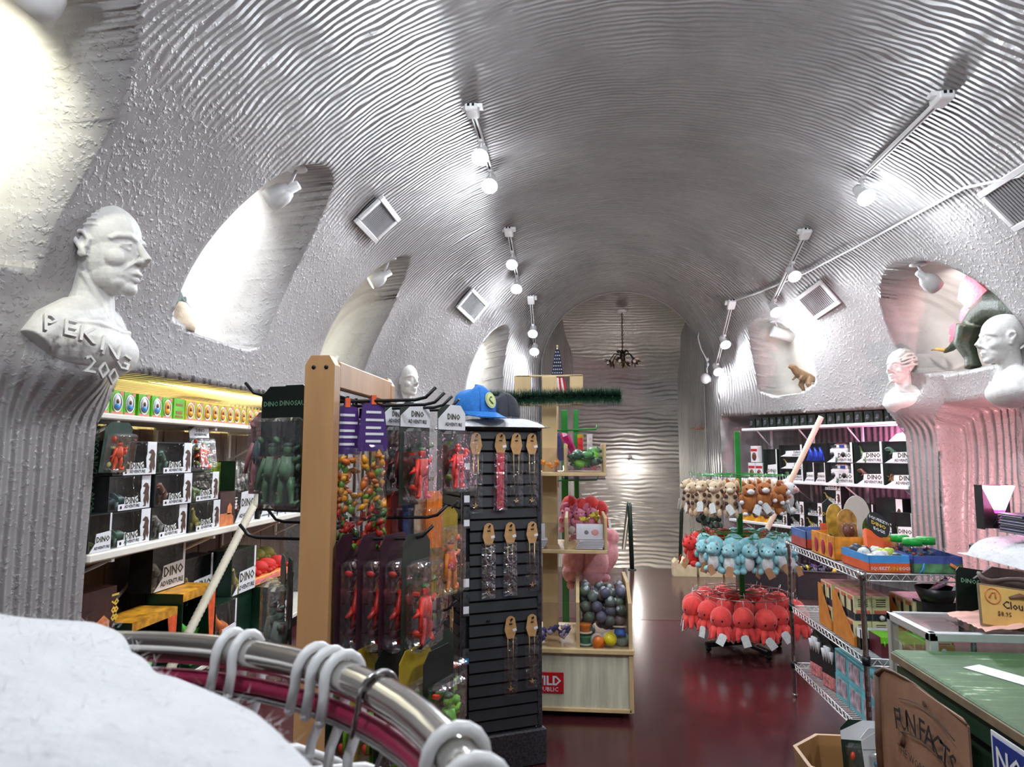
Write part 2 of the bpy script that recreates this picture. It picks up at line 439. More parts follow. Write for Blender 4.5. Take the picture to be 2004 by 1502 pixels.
# bring the grid lines nearest an outline exactly onto it, so that every niche has a clean rim
for s_, poly, D, e, kd in NICHES:
    sel = side == s_
    for _ in range(2):
        d = np.where(sel, sdist(Y, Z, poly), -9); h_ = .004
        gy = (sdist(Y + h_, Z, poly) - sdist(Y - h_, Z, poly)) / (2 * h_); gz = (sdist(Y, Z + h_, poly) - sdist(Y, Z - h_, poly)) / (2 * h_)
        near = (np.abs(d) < .0165) & (Y > 2) & (Z > .02)
        Y = np.where(near, Y - d * gy, Y); Z = np.where(near, Z - d * gz, Z)
    near = None
def refit():
    xl_, xr_, cr_ = itp(Y, XL), itp(Y, XR), itp(Y, CR)
    zs_ = itp(Y, ZSP); c_, a_, b_ = (xl_ + xr_) / 2, (xr_ - xl_) / 2, cr_ - zs_
    q_ = np.sqrt(np.clip(1 - (np.maximum(Z - zs_, 0) / b_) ** 2, 0, 1))
    wallish = (Z < 3.95) & (Y < 10.3)
    return np.where(wallish, c_ + side * a_ * q_, X)
X = refit()
for s_, poly, D, e, kd in NICHES:
    sel = side == s_
    d = np.where(sel, sdist(Y, Z, poly), -9)
    t = np.clip(d / e, 0, 1)
    p_ = D * (np.sqrt(np.clip(1 - (1 - t) ** 2, 0, 1)) if kd != 2 else smoothstep(0, 1, t))
    if kd == 3:      # the curtain-like bay: its far side is one long curve
        tt = np.clip((7.46 - Y) / .55, 0, 1); PHI = np.arccos(1 - tt)
        inb = smoothstep(0, 1, d / .07) * sel
        p_ = D * np.sin(PHI) * inb
        ARC = np.where(tt < 1, .5 * PHI, .785 + (7.46 - Y - .55))
        EN = np.hypot(.55 * np.sin(PHI), D * np.cos(PHI)); NXO, NYO = .55 * np.sin(PHI) / EN, D * np.cos(PHI) / EN
        DRAPE = inb * smoothstep(0, .06, ARC) * np.where(sel & (Y < 7.46) & (Y > 5.2), 1, 0)
    push = np.maximum(push, p_)
    if kd == 1: nich = np.maximum(nich, smoothstep(-.01, .08, d))
    kindm = np.where(d > 0, kd, kindm)
rib = rib * (1 - nich)
# upright flutes on the pillars and at the back of the open bays
pil = ((side < 0) & (Y > 2.2) & (Y < 3.45) | (side > 0) & (Y > 7.35) & (Y < 7.95) | (side > 0) & (Y > 10.3)) * smoothstep(2.05, 1.85, Z)
flute = np.clip(pil * (kindm < 1) + (kindm == 2) * .55, 0, 1)
wav = lump(U, V * .3, 4, 2, 5) * .25
drape = DRAPE * (np.abs(np.sin((ARC + wav * .22 + .02 * np.sin(3 * Z)) * np.pi / .082)) - .5) * .036
amp = .022 * (1 - nich * .6)
disp = lump(U, V, 14, 2.5, 9) * amp * 2.2
# the pillar heads swell under the busts
for (s_, y0, hh) in ((-1, 3.15, 2.02), (1, 7.62, 2.12), (1, 6.0, 2.2), (-1, 8.45, 2.2)):
    g = np.exp(-((Y - y0) / .26) ** 2 - ((Z - hh) / .17) ** 2) * (side == s_)
    disp = disp - g * (.22 if y0 < 8 else .10)
dxdy = np.where(side < 0, np.gradient(xl, ys)[:, None], np.gradient(xr, ys)[:, None])
nx, ny = side * 1.0, -side * dxdy
ln = np.hypot(nx, ny); nx, ny = nx / ln, ny / ln
tot = push
# niches go straight out sideways, the gentle unevenness follows the vault's own normal
cx = (X - cc[:, None]) / aa[:, None] ** 2; cz = np.where(Z > zr[:, None], (Z - zr[:, None]) / bb[:, None] ** 2, 0)
cl = np.hypot(cx, cz) + 1e-9
X2 = X + nx * tot + cx / cl * disp + NXO * drape; Y2 = Y + ny * tot + NYO * drape; Z2 = Z + cz / cl * disp
nr, nc = X.shape
idx = np.arange(nr * nc).reshape(nr, nc)
co = np.stack([X2, Y2, Z2], -1).reshape(-1, 3)
quads = np.stack([idx[:-1, :-1], idx[:-1, 1:], idx[1:, 1:], idx[1:, :-1]], -1)     # faces look inwards
def grid_normals(P):
    du = np.gradient(P, axis=1); dv = np.gradient(P, axis=0)
    n = np.cross(du, dv); return n / (np.linalg.norm(n, axis=-1, keepdims=True) + 1e-12)
GN = grid_normals(co.reshape(nr, nc, 3)).reshape(-1, 3)
MASK = np.stack([rib, nich, flute, np.ones_like(rib)], -1).reshape(-1, 4)
UVS = np.stack([U, V], -1).reshape(-1, 2)
def sub_mesh(name, c0, c1, m):
    q = quads[:, c0:c1].reshape(-1, 4)
    used, inv = np.unique(q, return_inverse=True); q2 = inv.reshape(-1, 4)
    me = bpy.data.meshes.new(name)
    me.vertices.add(len(used)); me.vertices.foreach_set('co', co[used].astype(np.float32).ravel())
    me.loops.add(q2.size); me.loops.foreach_set('vertex_index', q2.astype(np.int32).ravel())
    me.polygons.add(len(q2)); me.polygons.foreach_set('loop_start', np.arange(0, q2.size, 4, dtype=np.int32))
    me.polygons.foreach_set('use_smooth', np.ones(len(q2), bool))
    me.update(calc_edges=True)
    uvl = me.uv_layers.new(name='UVMap'); uvl.data.foreach_set('uv', UVS[used][q2.ravel()].astype(np.float32).ravel())
    at = me.attributes.new('mask', 'FLOAT_COLOR', 'POINT'); at.data.foreach_set('color', MASK[used].astype(np.float32).ravel())
    me.materials.append(m); me.validate()
    return me
k1 = len(zw) + int(np.searchsorted(ZS + 2.6 * np.sin(th[:125]), 3.98)); k2 = nc - 1 - k1
struct(put('wall_left', sub_mesh('wall_left', 0, k1, PL)))
struct(put('ceiling', sub_mesh('ceiling', k1, k2, PL)))
struct(put('wall_right', sub_mesh('wall_right', k2, nc - 1, PL)))

def sheet(name, P, m, closed=False):
    """smooth grid of points P[row][col] with uv in metres"""
    P = np.asarray(P, float); r_, c_ = P.shape[:2]
    ii = np.arange(r_ * c_).reshape(r_, c_)
    q = np.stack([ii[:-1, :-1], ii[:-1, 1:], ii[1:, 1:], ii[1:, :-1]], -1).reshape(-1, 4)
    me = bpy.data.meshes.new(name); me.from_pydata(P.reshape(-1, 3).tolist(), [], q.tolist())
    u = np.concatenate([np.zeros((r_, 1)), np.cumsum(np.linalg.norm(np.diff(P, axis=1), axis=-1), 1)], 1)
    v = np.concatenate([np.zeros((1, c_)), np.cumsum(np.linalg.norm(np.diff(P, axis=0), axis=-1), 0)], 0)
    uv = np.stack([u, v], -1).reshape(-1, 2)
    l = me.uv_layers.new(name='UVMap'); l.data.foreach_set('uv', uv[q.ravel()].astype(np.float32).ravel())
    me.polygons.foreach_set('use_smooth', [True] * len(me.polygons)); me.materials.append(m); me.update()
    return me
# the tail room beyond the arch: back sheet that rolls over into the ceiling, two side walls
PB = plaster_mat('plaster_tail_back', (0.22, 0.205, 0.195), (0.7, 0.7, 0.7), rough=0.3, use_mask=False, rib=1.0, speck=.3, ribscale=3.6, ribtop=(2.6, 1.6))
PS = plaster_mat('plaster_tail_side', (0.33, 0.315, 0.305), (0.7, 0.7, 0.7), rough=0.38, use_mask=False, flute=1.0, speck=.4)
prof = [(13.4, z) for z in np.linspace(-1.6, 3.0, 60)]
prof += [(13.4 - 2.6 * (1 - math.cos(a)) * 1.0, 3.0 + 1.42 * math.sin(a)) for a in np.linspace(0.05, R(100), 40)]
rows = []
for y, z in prof:
    f = (y - 11) / 2.4
    x0, x1 = -.62 + f * .59, 2.07 - f * .11
    u = np.linspace(-.03, 1.03, 44)
    bow = np.abs(2 * u - 1) ** 2 * .10
    rows.append([(x0 + (x1 - x0) * t, y - b + .012 * math.sin(9 * z + 7 * t), z) for t, b in zip(u, bow)])
struct(put('wall_back', sheet('wall_back', rows, PB)))
def side_wall(xa, xb, name, flip):
    rr = []
    for t in np.linspace(0, 1, 60):
        rr.append([(xa + (xb - xa) * t + .02 * math.sin(17 * t + 2 * math.sin(z)), 10.96 + 2.5 * t, z) for z in np.linspace(-1.6, 4.5, 50)])
    return struct(put(name, sheet(name, rr, PS)))
side_wall(-.6, -.03, 'wall_tail_left', 0); side_wall(2.05, 1.95, 'wall_tail_right', 1)
# rim trim of the arch
rim = [(-.57, 10.97, z) for z in np.linspace(0, 2.8, 6)] + [(2.03 * (.5 + .5 * -math.cos(a)) + -.58 * (.5 + .5 * math.cos(a)), 10.97, 2.95 + 1.30 * math.sin(a)) for a in np.linspace(0, math.pi, 40)] + [(2.02, 10.97, z) for z in np.linspace(2.8, 0, 6)]
mb = MB(); mb.sweep(rim, .009, 6); struct(mb.build('trim_1', mat('rim_paint', (.24, .23, .22), .5)))
# closing wall behind the camera
mb = MB(); mb.box((.6, -4.0, 2.3), (8.5, .1, 5)); o = struct(mb.build('wall_front', mat('plaster_front', (.45, .43, .43), .6)))

# floor: maroon paint up to a seam, then a browner, shinier sheet; open well to the lower landing
def floor_mat(name, col, rough):
    m = mat(name, col, rough, var=.22, vscale=3.0, bump=.08, bscale=7.0, spec=.5)
    return m
FL = floor_mat('maroon_floor_paint', hexc(72, 31, 35), .2)
FL2 = floor_mat('brown_floor_sheet', hexc(76, 50, 46), .16)
mb = MB(); mb.box((.6, 1.42, -.1), (8.4, 10.86, .2)); struct(mb.build('floor', FL))
mb = MB(); mb.box((.6, 8.365, -.098), (8.4, 3.03, .2)); mb.box((-2.05, 10.9, -.098), (2.9, 2.04, .2)); mb.box((3.5, 10.9, -.098), (2.8, 2.04, .2))
struct(mb.build('floor_rear', FL2))
mb = MB(); mb.box((.7, 11.7, -1.65), (3.6, 3.7, .1)); mb.box((.7, 9.87, -.9), (2.8, .03, 1.6)); struct(mb.build('floor_landing', mat('landing', hexc(150, 130, 110), .5)))

# ------------------------------------------------------------------ ceiling fixtures
COOL = (0.87, 0.93, 1.0)
def track_light(name, label, x, y0, y1, heads, aim, energy=70, spill=.16):
    """bar along the vault with an end feed block, stems and lit heads"""
    zb = min(ceil_z(x, y0), ceil_z(x, y1)) - .05
    t = thing(name, label, 'track light', (x, y0, zb), 0, 'track lights on the vault')
    z1 = 0.0
    mb = MB()
    dz = (ceil_z(x, y1) - .05 - zb); dz0 = (ceil_z(x, y0) - .05 - zb)
    P0, P1 = Vector((0, 0, dz0)), Vector((0, y1 - y0, dz))
    d = (P1 - P0).normalized(); q = d.to_track_quat('Y', 'Z').to_matrix().to_4x4(); ln_ = (P1 - P0).length
    Mx = Matrix.Translation(P0) @ q
    mb.box((-.014, ln_ / 2, 0), (.012, ln_, .03), 0, Mx); mb.box((.014, ln_ / 2, 0), (.012, ln_, .03), 0, Mx); mb.box((0, ln_ / 2, .008), (.03, ln_, .012), 1, Mx)
    mb.build('track_bar', [M_WLAMP, M_BLKMETAL], t)
    mb = MB(); mb.bevel_box((0, -.02, -.005), (.10, .15, .06), .008, 0, Mx); mb.box((0, -.03, .02), (.17, .06, .03), 0, Mx)
    mb.box((-.018, -.096, .008), (.018, .01, .02), 1, Mx); mb.box((.018, -.096, .008), (.018, .01, .02), 1, Mx)
    mb.build('feed_block', [M_WLAMP, M_BLKMETAL], t)
    for (hy, drop) in heads:
        p = P0 + d * (hy - y0)
        a = Vector(aim).normalized()
        hp = p + Vector((0, 0, -drop))
        mb = MB(); mb.sweep([p, hp + Vector((0, 0, .03))], .011, 8)
        mb.box(tuple(p + Vector((0, 0, -.02))), (.035, .09, .03))
        st = mb.build('stem', M_WLAMP, t)
        H = Matrix.Translation(hp) @ Vector((a.x, a.y * 1.5, a.z * .8)).to_track_quat('Z', 'Y').to_matrix().to_4x4() @ Matrix.Scale(1.3, 4)
        mb = MB(); mb.lathe([(.0, -.09), (.034, -.088), (.038, -.06), (.038, -.01), (.052, .03), (.060, .055), (.056, .055), (.05, .03)], 20, 0, H, cap=False)
        hd = mb.build('lamp_head', M_WLAMP, t)
        mb = MB(); mb.lathe([(.0, .062), (.03, .058), (.052, .046)], 20, 0, H, cap=False)
        mb.build('bulb', M_BULB, hd)
        l = lamp('lamp_light', 'SPOT', tuple(hp + a * .11), energy, COOL, t, None, .05, 170, .7)
        l.rotation_euler = a.to_track_quat('-Z', 'Y').to_euler()
    lamp('lamp_spill', 'POINT', tuple(hp + a * .16 + Vector((0, 0, -.12))), energy * spill, COOL, t, None, .06)
    return t
AL = (-.02, -.46, -.88); AR = (.10, -.46, -.88)
track_light('track_light', 'near white track light left of the vault crown with two lit heads', -.80, 5.02, 6.25, [(5.5, .13), (6.12, .13)], AL)
track_light('track_light', 'middle white track light left of the crown, between the two wall vents', -.80, 7.85, 9.1, [(8.3, .14), (8.95, .15)], AL)
track_light('track_light', 'farthest left track light, beside the arch and the small flag', -.66, 9.7, 10.75, [(10.2, .11), (10.62, .10)], AL, 40, .07)
track_light('track_light', 'nearest right track light, long bar with one lit head', 2.50, 4.66, 5.85, [(5.95, .16)], AR)
track_light('track_light', 'middle right track light with two lit heads above the dining conduit'.replace('dining ', ''), 2.50, 7.45, 8.85, [(7.95, .14), (8.75, .13)], AR)
track_light('track_light', 'farthest right track light, beside the arch and hanging white cable', 2.13, 9.4, 10.75, [(10.0, .11), (10.65, .09)], AR, 40, .07)
track_light('track_light', 'unseen track light added for fill behind the viewpoint on the left', -.80, -.9, .6, [(-.4, .13), (.4, .13)], (.2, .9, -.3), 60)  # this and the next two are out of view, added as fill light
track_light('track_light', 'unseen track light added for fill behind the viewpoint on the right', 2.3, -.9, .6, [(-.4, .13), (.4, .13)], (-.2, .9, -.3), 60)
track_light('track_light', 'unseen track light added for fill overhead of the viewpoint, above the picture', .1, 1.6, 3.0, [(1.9, .13), (2.7, .13)], (.1, .7, -.5), 40)

def niche_lamp(name, label, top, head, aim, col, energy, shape='bell', lit=True):
    t = thing(name, label, 'spotlight', top, 0, 'spotlights in the niches')
    h = Vector(head) - Vector(top); a = Vector(aim).normalized()
    H = Matrix.Translation(h) @ a.to_track_quat('Z', 'Y').to_matrix().to_4x4()
    mb = MB(); mb.lathe([(0, .0), (.075, -.002), (.08, -.012), (.05, -.022), (.0, -.024)], 20); mb.build('canopy', M_NL, t)
    mb = MB(); mb.sweep([(0, 0, -.02), (h.x * .4, h.y * .4, h.z * .6), tuple(h)], .012, 8); mb.build('stem', M_NL, t)
    mb = MB()
    if shape == 'bell':
        mb.lathe([(0, -.13), (.033, -.128), (.035, -.055), (.05, -.05), (.078, .0), (.088, .06), (.080, .125), (.074, .125), (.08, .06), (.06, .0)], 22, 0, H, cap=False)
    else:
        mb.lathe([(0, -.15), (.07, -.148), (.075, -.14), (.075, .14), (.068, .14), (.068, .0)], 22, 0, H, cap=False)
    hd = mb.build('lamp_head', M_NL, t)
    mb = MB(); mb.lathe([(0, .10), (.045, .09), (.066, .06)], 18, 0, H, cap=False); mb.build('bulb', M_BULB if col[2] > .9 else M_BULBW, hd)
    l = lamp('lamp_light', 'SPOT', tuple(h + a * .13), energy, col, t, None, .04, 150, .9)
    l.rotation_euler = a.to_track_quat('-Z', 'Y').to_euler()
    return t
M_NL = mat('niche_lamp_enamel', (.62, .62, .62), .35, var=.03)
niche_lamp('niche_spotlight', 'grey bell spotlight hanging in the big left niche with the green tail', (-2.02, 4.55, 3.68), (-2.12, 4.57, 3.50), (-.75, .05, -.35), (.93, .96, 1), 26)
niche_lamp('niche_spotlight', 'lit bell spotlight in the left niche above the wooden post', (-2.0, 6.92, 3.71), (-2.1, 6.95, 3.50), (-.7, -.25, -.45), (1, 1, .80), 20)
niche_lamp('niche_spotlight', 'grey bell spotlight above the pink-plated dinosaur', (3.36, 6.85, 3.47), (3.42, 6.82, 3.30), (.80, .35, -.50), (1, .93, .92), 13)
niche_lamp('niche_spotlight', 'cream cylinder spotlight in the small right niche', (2.66, 9.22, 3.38), (2.74, 9.2, 3.20), (.75, .1, -.22), (1, .95, .9), 12, 'tube')
niche_lamp('niche_spotlight', 'spotlight at the top of the leftmost niche, cut by the picture corner', (-2.05, 2.42, 3.62), (-2.2, 2.45, 3.55), (-.6, .1, -.6), (1, 1, .80), 22)
niche_lamp('niche_spotlight', 'spotlight inside the narrow niche behind the blue cap', (-1.2, 9.62, 3.5), (-1.35, 9.72, 3.35), (-.6, .3, -.4), (1, 1, .92), 14)

# ventilation grilles lying on the vault
def vent(label, side, y, z, L_, H_):
    x = base_point(y, side, z)
    dz = .02; xa, xb = base_point(y, side, z - dz), base_point(y, side, z + dz)
    ya = (base_point(y + .1, side, z) - base_point(y - .1, side, z)) / .2
    up_ = Vector((xb - xa, 0, 2 * dz)).normalized(); al = Vector((ya, 1, 0)).normalized()
    n = al.cross(up_).normalized()
    if n.x * side > 0: n = -n
    al = up_.cross(n).normalized()
    Mx = Matrix(((al.x, -n.x, up_.x, x + n.x * .035), (al.y, -n.y, up_.y, y + n.y * .035), (al.z, -n.z, up_.z, z + n.z * .035), (0, 0, 0, 1)))
    t = thing('air_vent', label, 'vent', (0, 0, 0), 0, 'ventilation grilles on the vault'); t.matrix_world = Mx
    mb = MB(); w_ = .05
    for (cx_, cz_, sx, sz) in ((0, H_ / 2 - w_ / 2, L_, w_), (0, -H_ / 2 + w_ / 2, L_, w_), (-L_ / 2 + w_ / 2, 0, w_, H_ - 2 * w_), (L_ / 2 - w_ / 2, 0, w_, H_ - 2 * w_)):
        mb.bevel_box((cx_, 0, cz_), (sx, .03, sz), .006)
    mb.build('frame', M_VENT, t)
    mb = MB(); mb.box((0, .02, 0), (L_ - .06, .01, H_ - .06)); mb.build('backing', M_BLACK, t)
    n_ = 15
    sl = MB(); sl.box((0, 0, 0), (.012, .012, H_ - 2 * w_), 0, Matrix.Rotation(R(30), 4, 'Z')); me = sl.mesh('slat', [M_VENT2])
    for i in range(n_): put('slat', me, t, (-L_ / 2 + w_ + (i + .5) * (L_ - 2 * w_) / n_, .005, 0))
M_VENT = mat('vent_enamel', (.55, .54, .54), .4, var=.06); M_VENT2 = mat('vent_slat', (.42, .42, .43), .4, var=.06)
vent('grey slatted air vent on the left vault beside the big lit niche', -1, 5.76, 3.73, .58, .34)
vent('smaller-looking air vent on the left, nearer the arch', -1, 8.8, 3.60, .50, .34)
vent('air vent on the right slope above the small niche', 1, 8.2, 3.44, .50, .36)
vent('air vent at the right edge of the picture', 1, 5.0, 3.45, .58, .40)

# conduit on the right slope
pts = [(y, base_point(y, 1, z) - .03, z - .015) for y, z in ((3.2, 3.62), (4.86, 3.55), (5.33, 3.66), (6.9, 3.74), (8.0, 3.73), (8.75, 3.70), (9.25, 3.70))]
mb = MB(); mb.sweep([(x, y, z) for y, x, z in pts], .012, 8); o = mb.build('conduit_pipe', M_WLAMP)
tag(o, 'thin white electrical conduit running along the right slope of the vault', 'conduit')

# chandelier in the tail room
def chandelier():
    BR = mat('dark_bronze', (.05, .035, .025), .35, .8, var=.3); PET = mat('bronze_petal', (.12, .08, .05), .35, .7, var=.4, vscale=40)
    t = thing('chandelier', 'small dark bronze flower chandelier hanging on a chain in the tail room', 'chandelier', (.81, 12.0, 3.16))
    mb = MB(); mb.lathe([(0, 1.02), (.09, 1.01), (.11, .985), (.05, .965), (0, .96)], 20); mb.build('canopy', M_NL, t)
    mb = MB()
    for i in range(19):
        c = .955 - i * .036
        a = 0 if i % 2 else math.pi / 2
        mb.sweep([(math.cos(a) * .014 * math.cos(q), math.sin(a) * .014 * math.cos(q), c + .026 * math.sin(q)) for q in np.linspace(0, 2 * math.pi, 9)[:-1]], .006, 5, closed=True)
    mb.build('chain', BR, t)
    mb = MB(); mb.lathe([(0, .29), (.02, .28), (.03, .24), (.05, .2), (.03, .15), (.04, .1), (.0, .04)], 14); mb.build('hub', BR, t)
    for i in range(6):
        a = 2 * math.pi * i / 6 + .26; ca, sa = math.cos(a), math.sin(a)
        mb = MB(); mb.sweep([(ca * r, sa * r, z) for r, z in ((.02, .16), (.08, .21), (.15, .21), (.20, .15), (.235, .10))], .009, 6)
        mb.sweep([(ca * r, sa * r, z) for r, z in ((.03, .22), (.07, .28), (.10, .27), (.10, .24))], .012, 6)
        arm = mb.build('arm', BR, t)
        fl = MB(); Hm = Matrix.Translation((ca * .24, sa * .24, .08)) @ Vector((ca * .8, sa * .8, -.6)).to_track_quat('Z', 'Y').to_matrix().to_4x4()
        for k in range(7):
            b = 2 * math.pi * k / 7
            fl.add([(0, 0, -.03), (.06 * math.cos(b - .45), .06 * math.sin(b - .45), .02), (.10 * math.cos(b), .10 * math.sin(b), .06), (.06 * math.cos(b + .45), .06 * math.sin(b + .45), .02)], [(0, 1, 2, 3)], 0, False, Hm)
        fl.ell((0, 0, .03), (.03, .03, .04), 8, 1, Hm)
        fl.build('flower_shade', [PET, M_NL], arm)
chandelier()
t = thing('wall_sconce', 'bright shell sconce glowing on the ribbed back wall', 'wall lamp', (1.02, 13.30, 1.45))
mb = MB(); mb.lathe([(0, .06), (.04, .05), (.05, .0), (.035, -.02), (0, -.03)], 14); mb.build('mount', M_NL, t)
mb = MB(); mb.lathe([(.03, -.02), (.07, -.08), (.09, -.16), (.07, -.2), (0, -.21)], 14, 0, Matrix.Translation((0, -.06, 0))); mb.build('shade', mat('sconce_glass', (1, 1, 1), .3, var=0, emit=(1, .98, .92), estr=22), t)
lamp('lamp_light', 'POINT', (0, -.22, -.12), 14, (1, .97, .9), t, None, .08)
t = thing('stair_lamp', 'lamp low on the stair landing behind the floor edge', 'lamp', (.9, 12.9, -1.58))
mb = MB(); mb.lathe([(0, 0), (.1, 0), (.1, .03), (.06, .05), (0, .05)], 16); mb.build('base', M_NL, t)
mb = MB(); mb.lathe([(.05, .05), (.09, .1), (.08, .2), (0, .22)], 16); mb.build('globe', M_BULBW, t)
lamp('lamp_light', 'POINT', (0, -.2, .35), 45, (1, .93, .8), t, None, .1)

# white dome and cable on the right jamb
t = thing('dome_speaker', 'white rounded dome unit mounted at the right edge of the arch', 'speaker', (2.0, 10.72, 2.78))
mb = MB(); mb.ell((0, 0, 0), (.075, .09, .085), 16); mb.build('shell', M_WHITE, t)
mb = MB(); mb.lathe([(0, 0), (.05, .0), (.05, .03), (0, .03)], 14, 0, Matrix.Translation((.05, .02, -.01)) @ Matrix.Rotation(R(90), 4, 'Y')); mb.build('mount', M_NL, t)
mb = MB(); mb.sweep([(1.92, 10.72, 3.52), (1.90, 10.7, 3.42), (1.94, 10.7, 3.25), (2.01, 10.7, 3.1), (2.05, 10.72, 3.0), (2.02, 10.7, 2.93), (2.03, 10.72, 2.86)], .009, 6)
for z in (3.0, 3.08): mb.ell((2.04, 10.7, z), (.02, .02, .03), 8)
tag(mb.build('white_cable', M_WHITE), 'loose white cable dangling from the far right track light to the dome', 'cable')

# ------------------------------------------------------------------ plaster busts
M_BUST = mat('bust_plaster', (.60, .585, .56), .55, var=.07, vscale=9, bump=.25, bscale=30)
def head_mb(hair, wide=1.0):
    """head one unit high, chin at z=0, looking along -y"""
    m = MB(); n = 16
    m.ell((0, .07, .62), (.325 * wide, .42, .375), 24)
    m.ell((0, -.02, .42), (.28 * wide, .335, .38), 20)
    m.ell((0, -.12, .24), (.225 * wide, .24, .24), 18)
    m.ell((0, -.26, .07), (.12, .09, .08), 14)
    m.sweep([(0, -.335, .56), (0, -.395, .46), (0, -.455, .36)], [.035, .04, .052], 10)
    for s_ in (-1, 1):
        m.ell((s_ * .135, -.10, .20), (.10, .20, .15), 14)
        m.ell((s_ * .10, -.20, .11), (.10, .10, .075), 12)
        m.ell((s_ * .05, -.395, .345), (.038, .05, .034), 10)
        m.sweep([(s_ * .03, -.34, .575), (s_ * .12, -.325, .595), (s_ * .21, -.255, .575), (s_ * .25, -.19, .53)], [.03, .034, .03, .018], 8)
        m.ell((s_ * .165, -.205, .345), (.10, .11, .10), 14)
        m.ell((s_ * .118, -.275, .485), (.066, .05, .042), 12)
        m.sweep([(s_ * .05, -.305, .485), (s_ * .115, -.337, .518), (s_ * .19, -.275, .49)], .016, 6)
        m.sweep([(s_ * .05, -.303, .478), (s_ * .115, -.328, .448), (s_ * .19, -.27, .476)], .013, 6)
        m.sweep([(s_ * .31 * wide, .02, .33), (s_ * .33 * wide, .03, .39), (s_ * .36 * wide, .10, .50), (s_ * .37 * wide, .09, .57), (s_ * .345 * wide, .02, .575), (s_ * .32 * wide, -.02, .50), (s_ * .315 * wide, .0, .42)], [.03, .03, .028, .028, .026, .022, .026], 8)
        m.ell((s_ * .32 * wide, .045, .36), (.03, .04, .045), 8); m.ell((s_ * .30 * wide, .04, .45), (.03, .06, .10), 8)
        m.sweep([(s_ * .075, -.375, .33), (s_ * .13, -.30, .25), (s_ * .145, -.26, .19)], [.018, .02, .01], 6)
    m.sweep([(-.105, -.305, .205), (-.04, -.368, .222), (0, -.372, .215), (.04, -.368, .222), (.105, -.305, .205)], [.012, .027, .023, .027, .012], 8)
    m.sweep([(-.09, -.305, .172), (0, -.36, .148), (.09, -.305, .172)], [.012, .032, .012], 8)
    m.sweep([(0, .08, .25), (0, .12, .0), (0, .16, -.3)], [.215, .21, .30], 16)
    for s_ in (-1, 1): m.sweep([(s_ * .2, .08, .2), (s_ * .12, -.02, -.05), (s_ * .05, -.08, -.25)], [.05, .045, .04], 8)
    rnd = random.Random(5)
    if hair == 'slick':
        for i in range(19):
            a = R(-82 + 164 * i / 18); ca, sa = math.cos(a), math.sin(a)
            P = []
            for k in range(8):
                f = k / 7; yy = -.10 + .52 * f
                rr_ = math.sqrt(max(0, 1 - ((yy - .07) / .44) ** 2))
                P.append((sa * .345 * wide * rr_ + rnd.uniform(-.006, .006), yy, .61 + ca * .395 * rr_ - .10 * f * abs(sa) + rnd.uniform(-.008, .008)))
            m.sweep(P, [.004, .013, .016, .017, .016, .017, .014, .008], 6)
    elif hair == 'fringe':
        for i in range(13):
            a = R(-98 + 196 * i / 12 + rnd.uniform(-4, 4)); ca, sa = math.cos(a), math.sin(a)
            P = []
            for k in range(7):
                f = k / 6; yy = .40 - .66 * f
                rr_ = math.sqrt(max(0, 1 - ((yy - .07) / .46) ** 2))
                P.append((sa * .365 * wide * max(rr_, .55) + .05 * f, yy, .61 + ca * .425 * max(rr_, .62) - .12 * f * f + rnd.uniform(-.015, .015)))
            m.sweep(P, [.03] + [.036] * 5 + [.02], 6)
    return m
def bust_mesh(name, hair, voxel, wide=1.0, it=3):
    m = head_mb(hair, wide)
    m.sweep([(-.66, .2, -.62), (-.5, .16, -.44), (-.25, .13, -.30), (0, .12, -.24), (.25, .13, -.30), (.5, .16, -.44), (.66, .2, -.62)], [.16, .2, .22, .24, .22, .2, .16], 18)
    m.ell((0, .12, -.58), (.64, .42, .32), 26)
    for s_ in (-1, 1): m.sweep([(0, -.22, -.40), (s_ * .25, -.16, -.36), (s_ * .5, .0, -.38)], .03, 6)
    return remeshed(m, voxel, name, [M_BUST], it)
def bust(label, me, loc, face, h, tilt=0.0):
    t = thing('plaster_bust', label, 'bust', loc, 0, 'plaster busts on the pillars')
    a = math.atan2(face[0], -face[1])
    t.rotation_euler = (R(tilt), 0, a); t.scale = (h, h, h)
    put('head_and_shoulders', me, t)
    return t
B1 = bust_mesh('bust_slick', 'slick', .0115, 1.0, 2)
B2 = bust_mesh('bust_fringe', 'fringe', .017, 1.0, 2)
B3 = bust_mesh('bust_plain', 'none', .024)
b_ = bust('large plaster bust of a bald-browed man on the nearest left pillar', B1, (-2.47, 3.24, 2.43), (.97, .10), .50)
lt = text_mesh('PEKING', .17, 'LEFT', M_BUST, .012, 1.05)
LT = thing('carved_name', 'raised plaster letters on the pillar under the large left bust', 'lettering', (-2.295, 2.785, 2.12), 0)
for txt, off, rz in (('P', 0, 0), ('E', 1, 0), ('K', 2, 0), ('I', 3, 0), ('N', 3.7, 0), ('G', 4.7, 0)):
    f = off / 4.7
    put('letter', text_mesh(txt, .13, 'CENTER', M_BUST, .012, 1), LT, (-.07 + .05 * math.sin(f * 2.2), .0 + .42 * f, .03 - .115 * f * f), (R(-22), R(4 + 16 * f), R(58 - 4 * f)))
for txt, f in (('2', .50), ('0', .70), ('0', .88)):
    put('letter', text_mesh(txt, .12, 'CENTER', M_BUST, .012, 1), LT, (-.075 + .05 * math.sin(f * 2.2), .0 + .42 * f, -.11 - .08 * f * f), (R(0), R(5), R(58)))
bust('small plaster bust with swept fringe on the right pillar by the pink bay', B2, (3.50, 7.66, 2.37), (-.93, -.45), .37)
bust('plaster bust at the right picture edge before the pink-plated dinosaur', B3, (3.56, 5.98, 2.36), (-.95, .12), .42)
bust('plaster bust beside the wooden beam end on the far left wall', B3, (-2.17, 8.42, 2.34), (.82, -.5), .42)

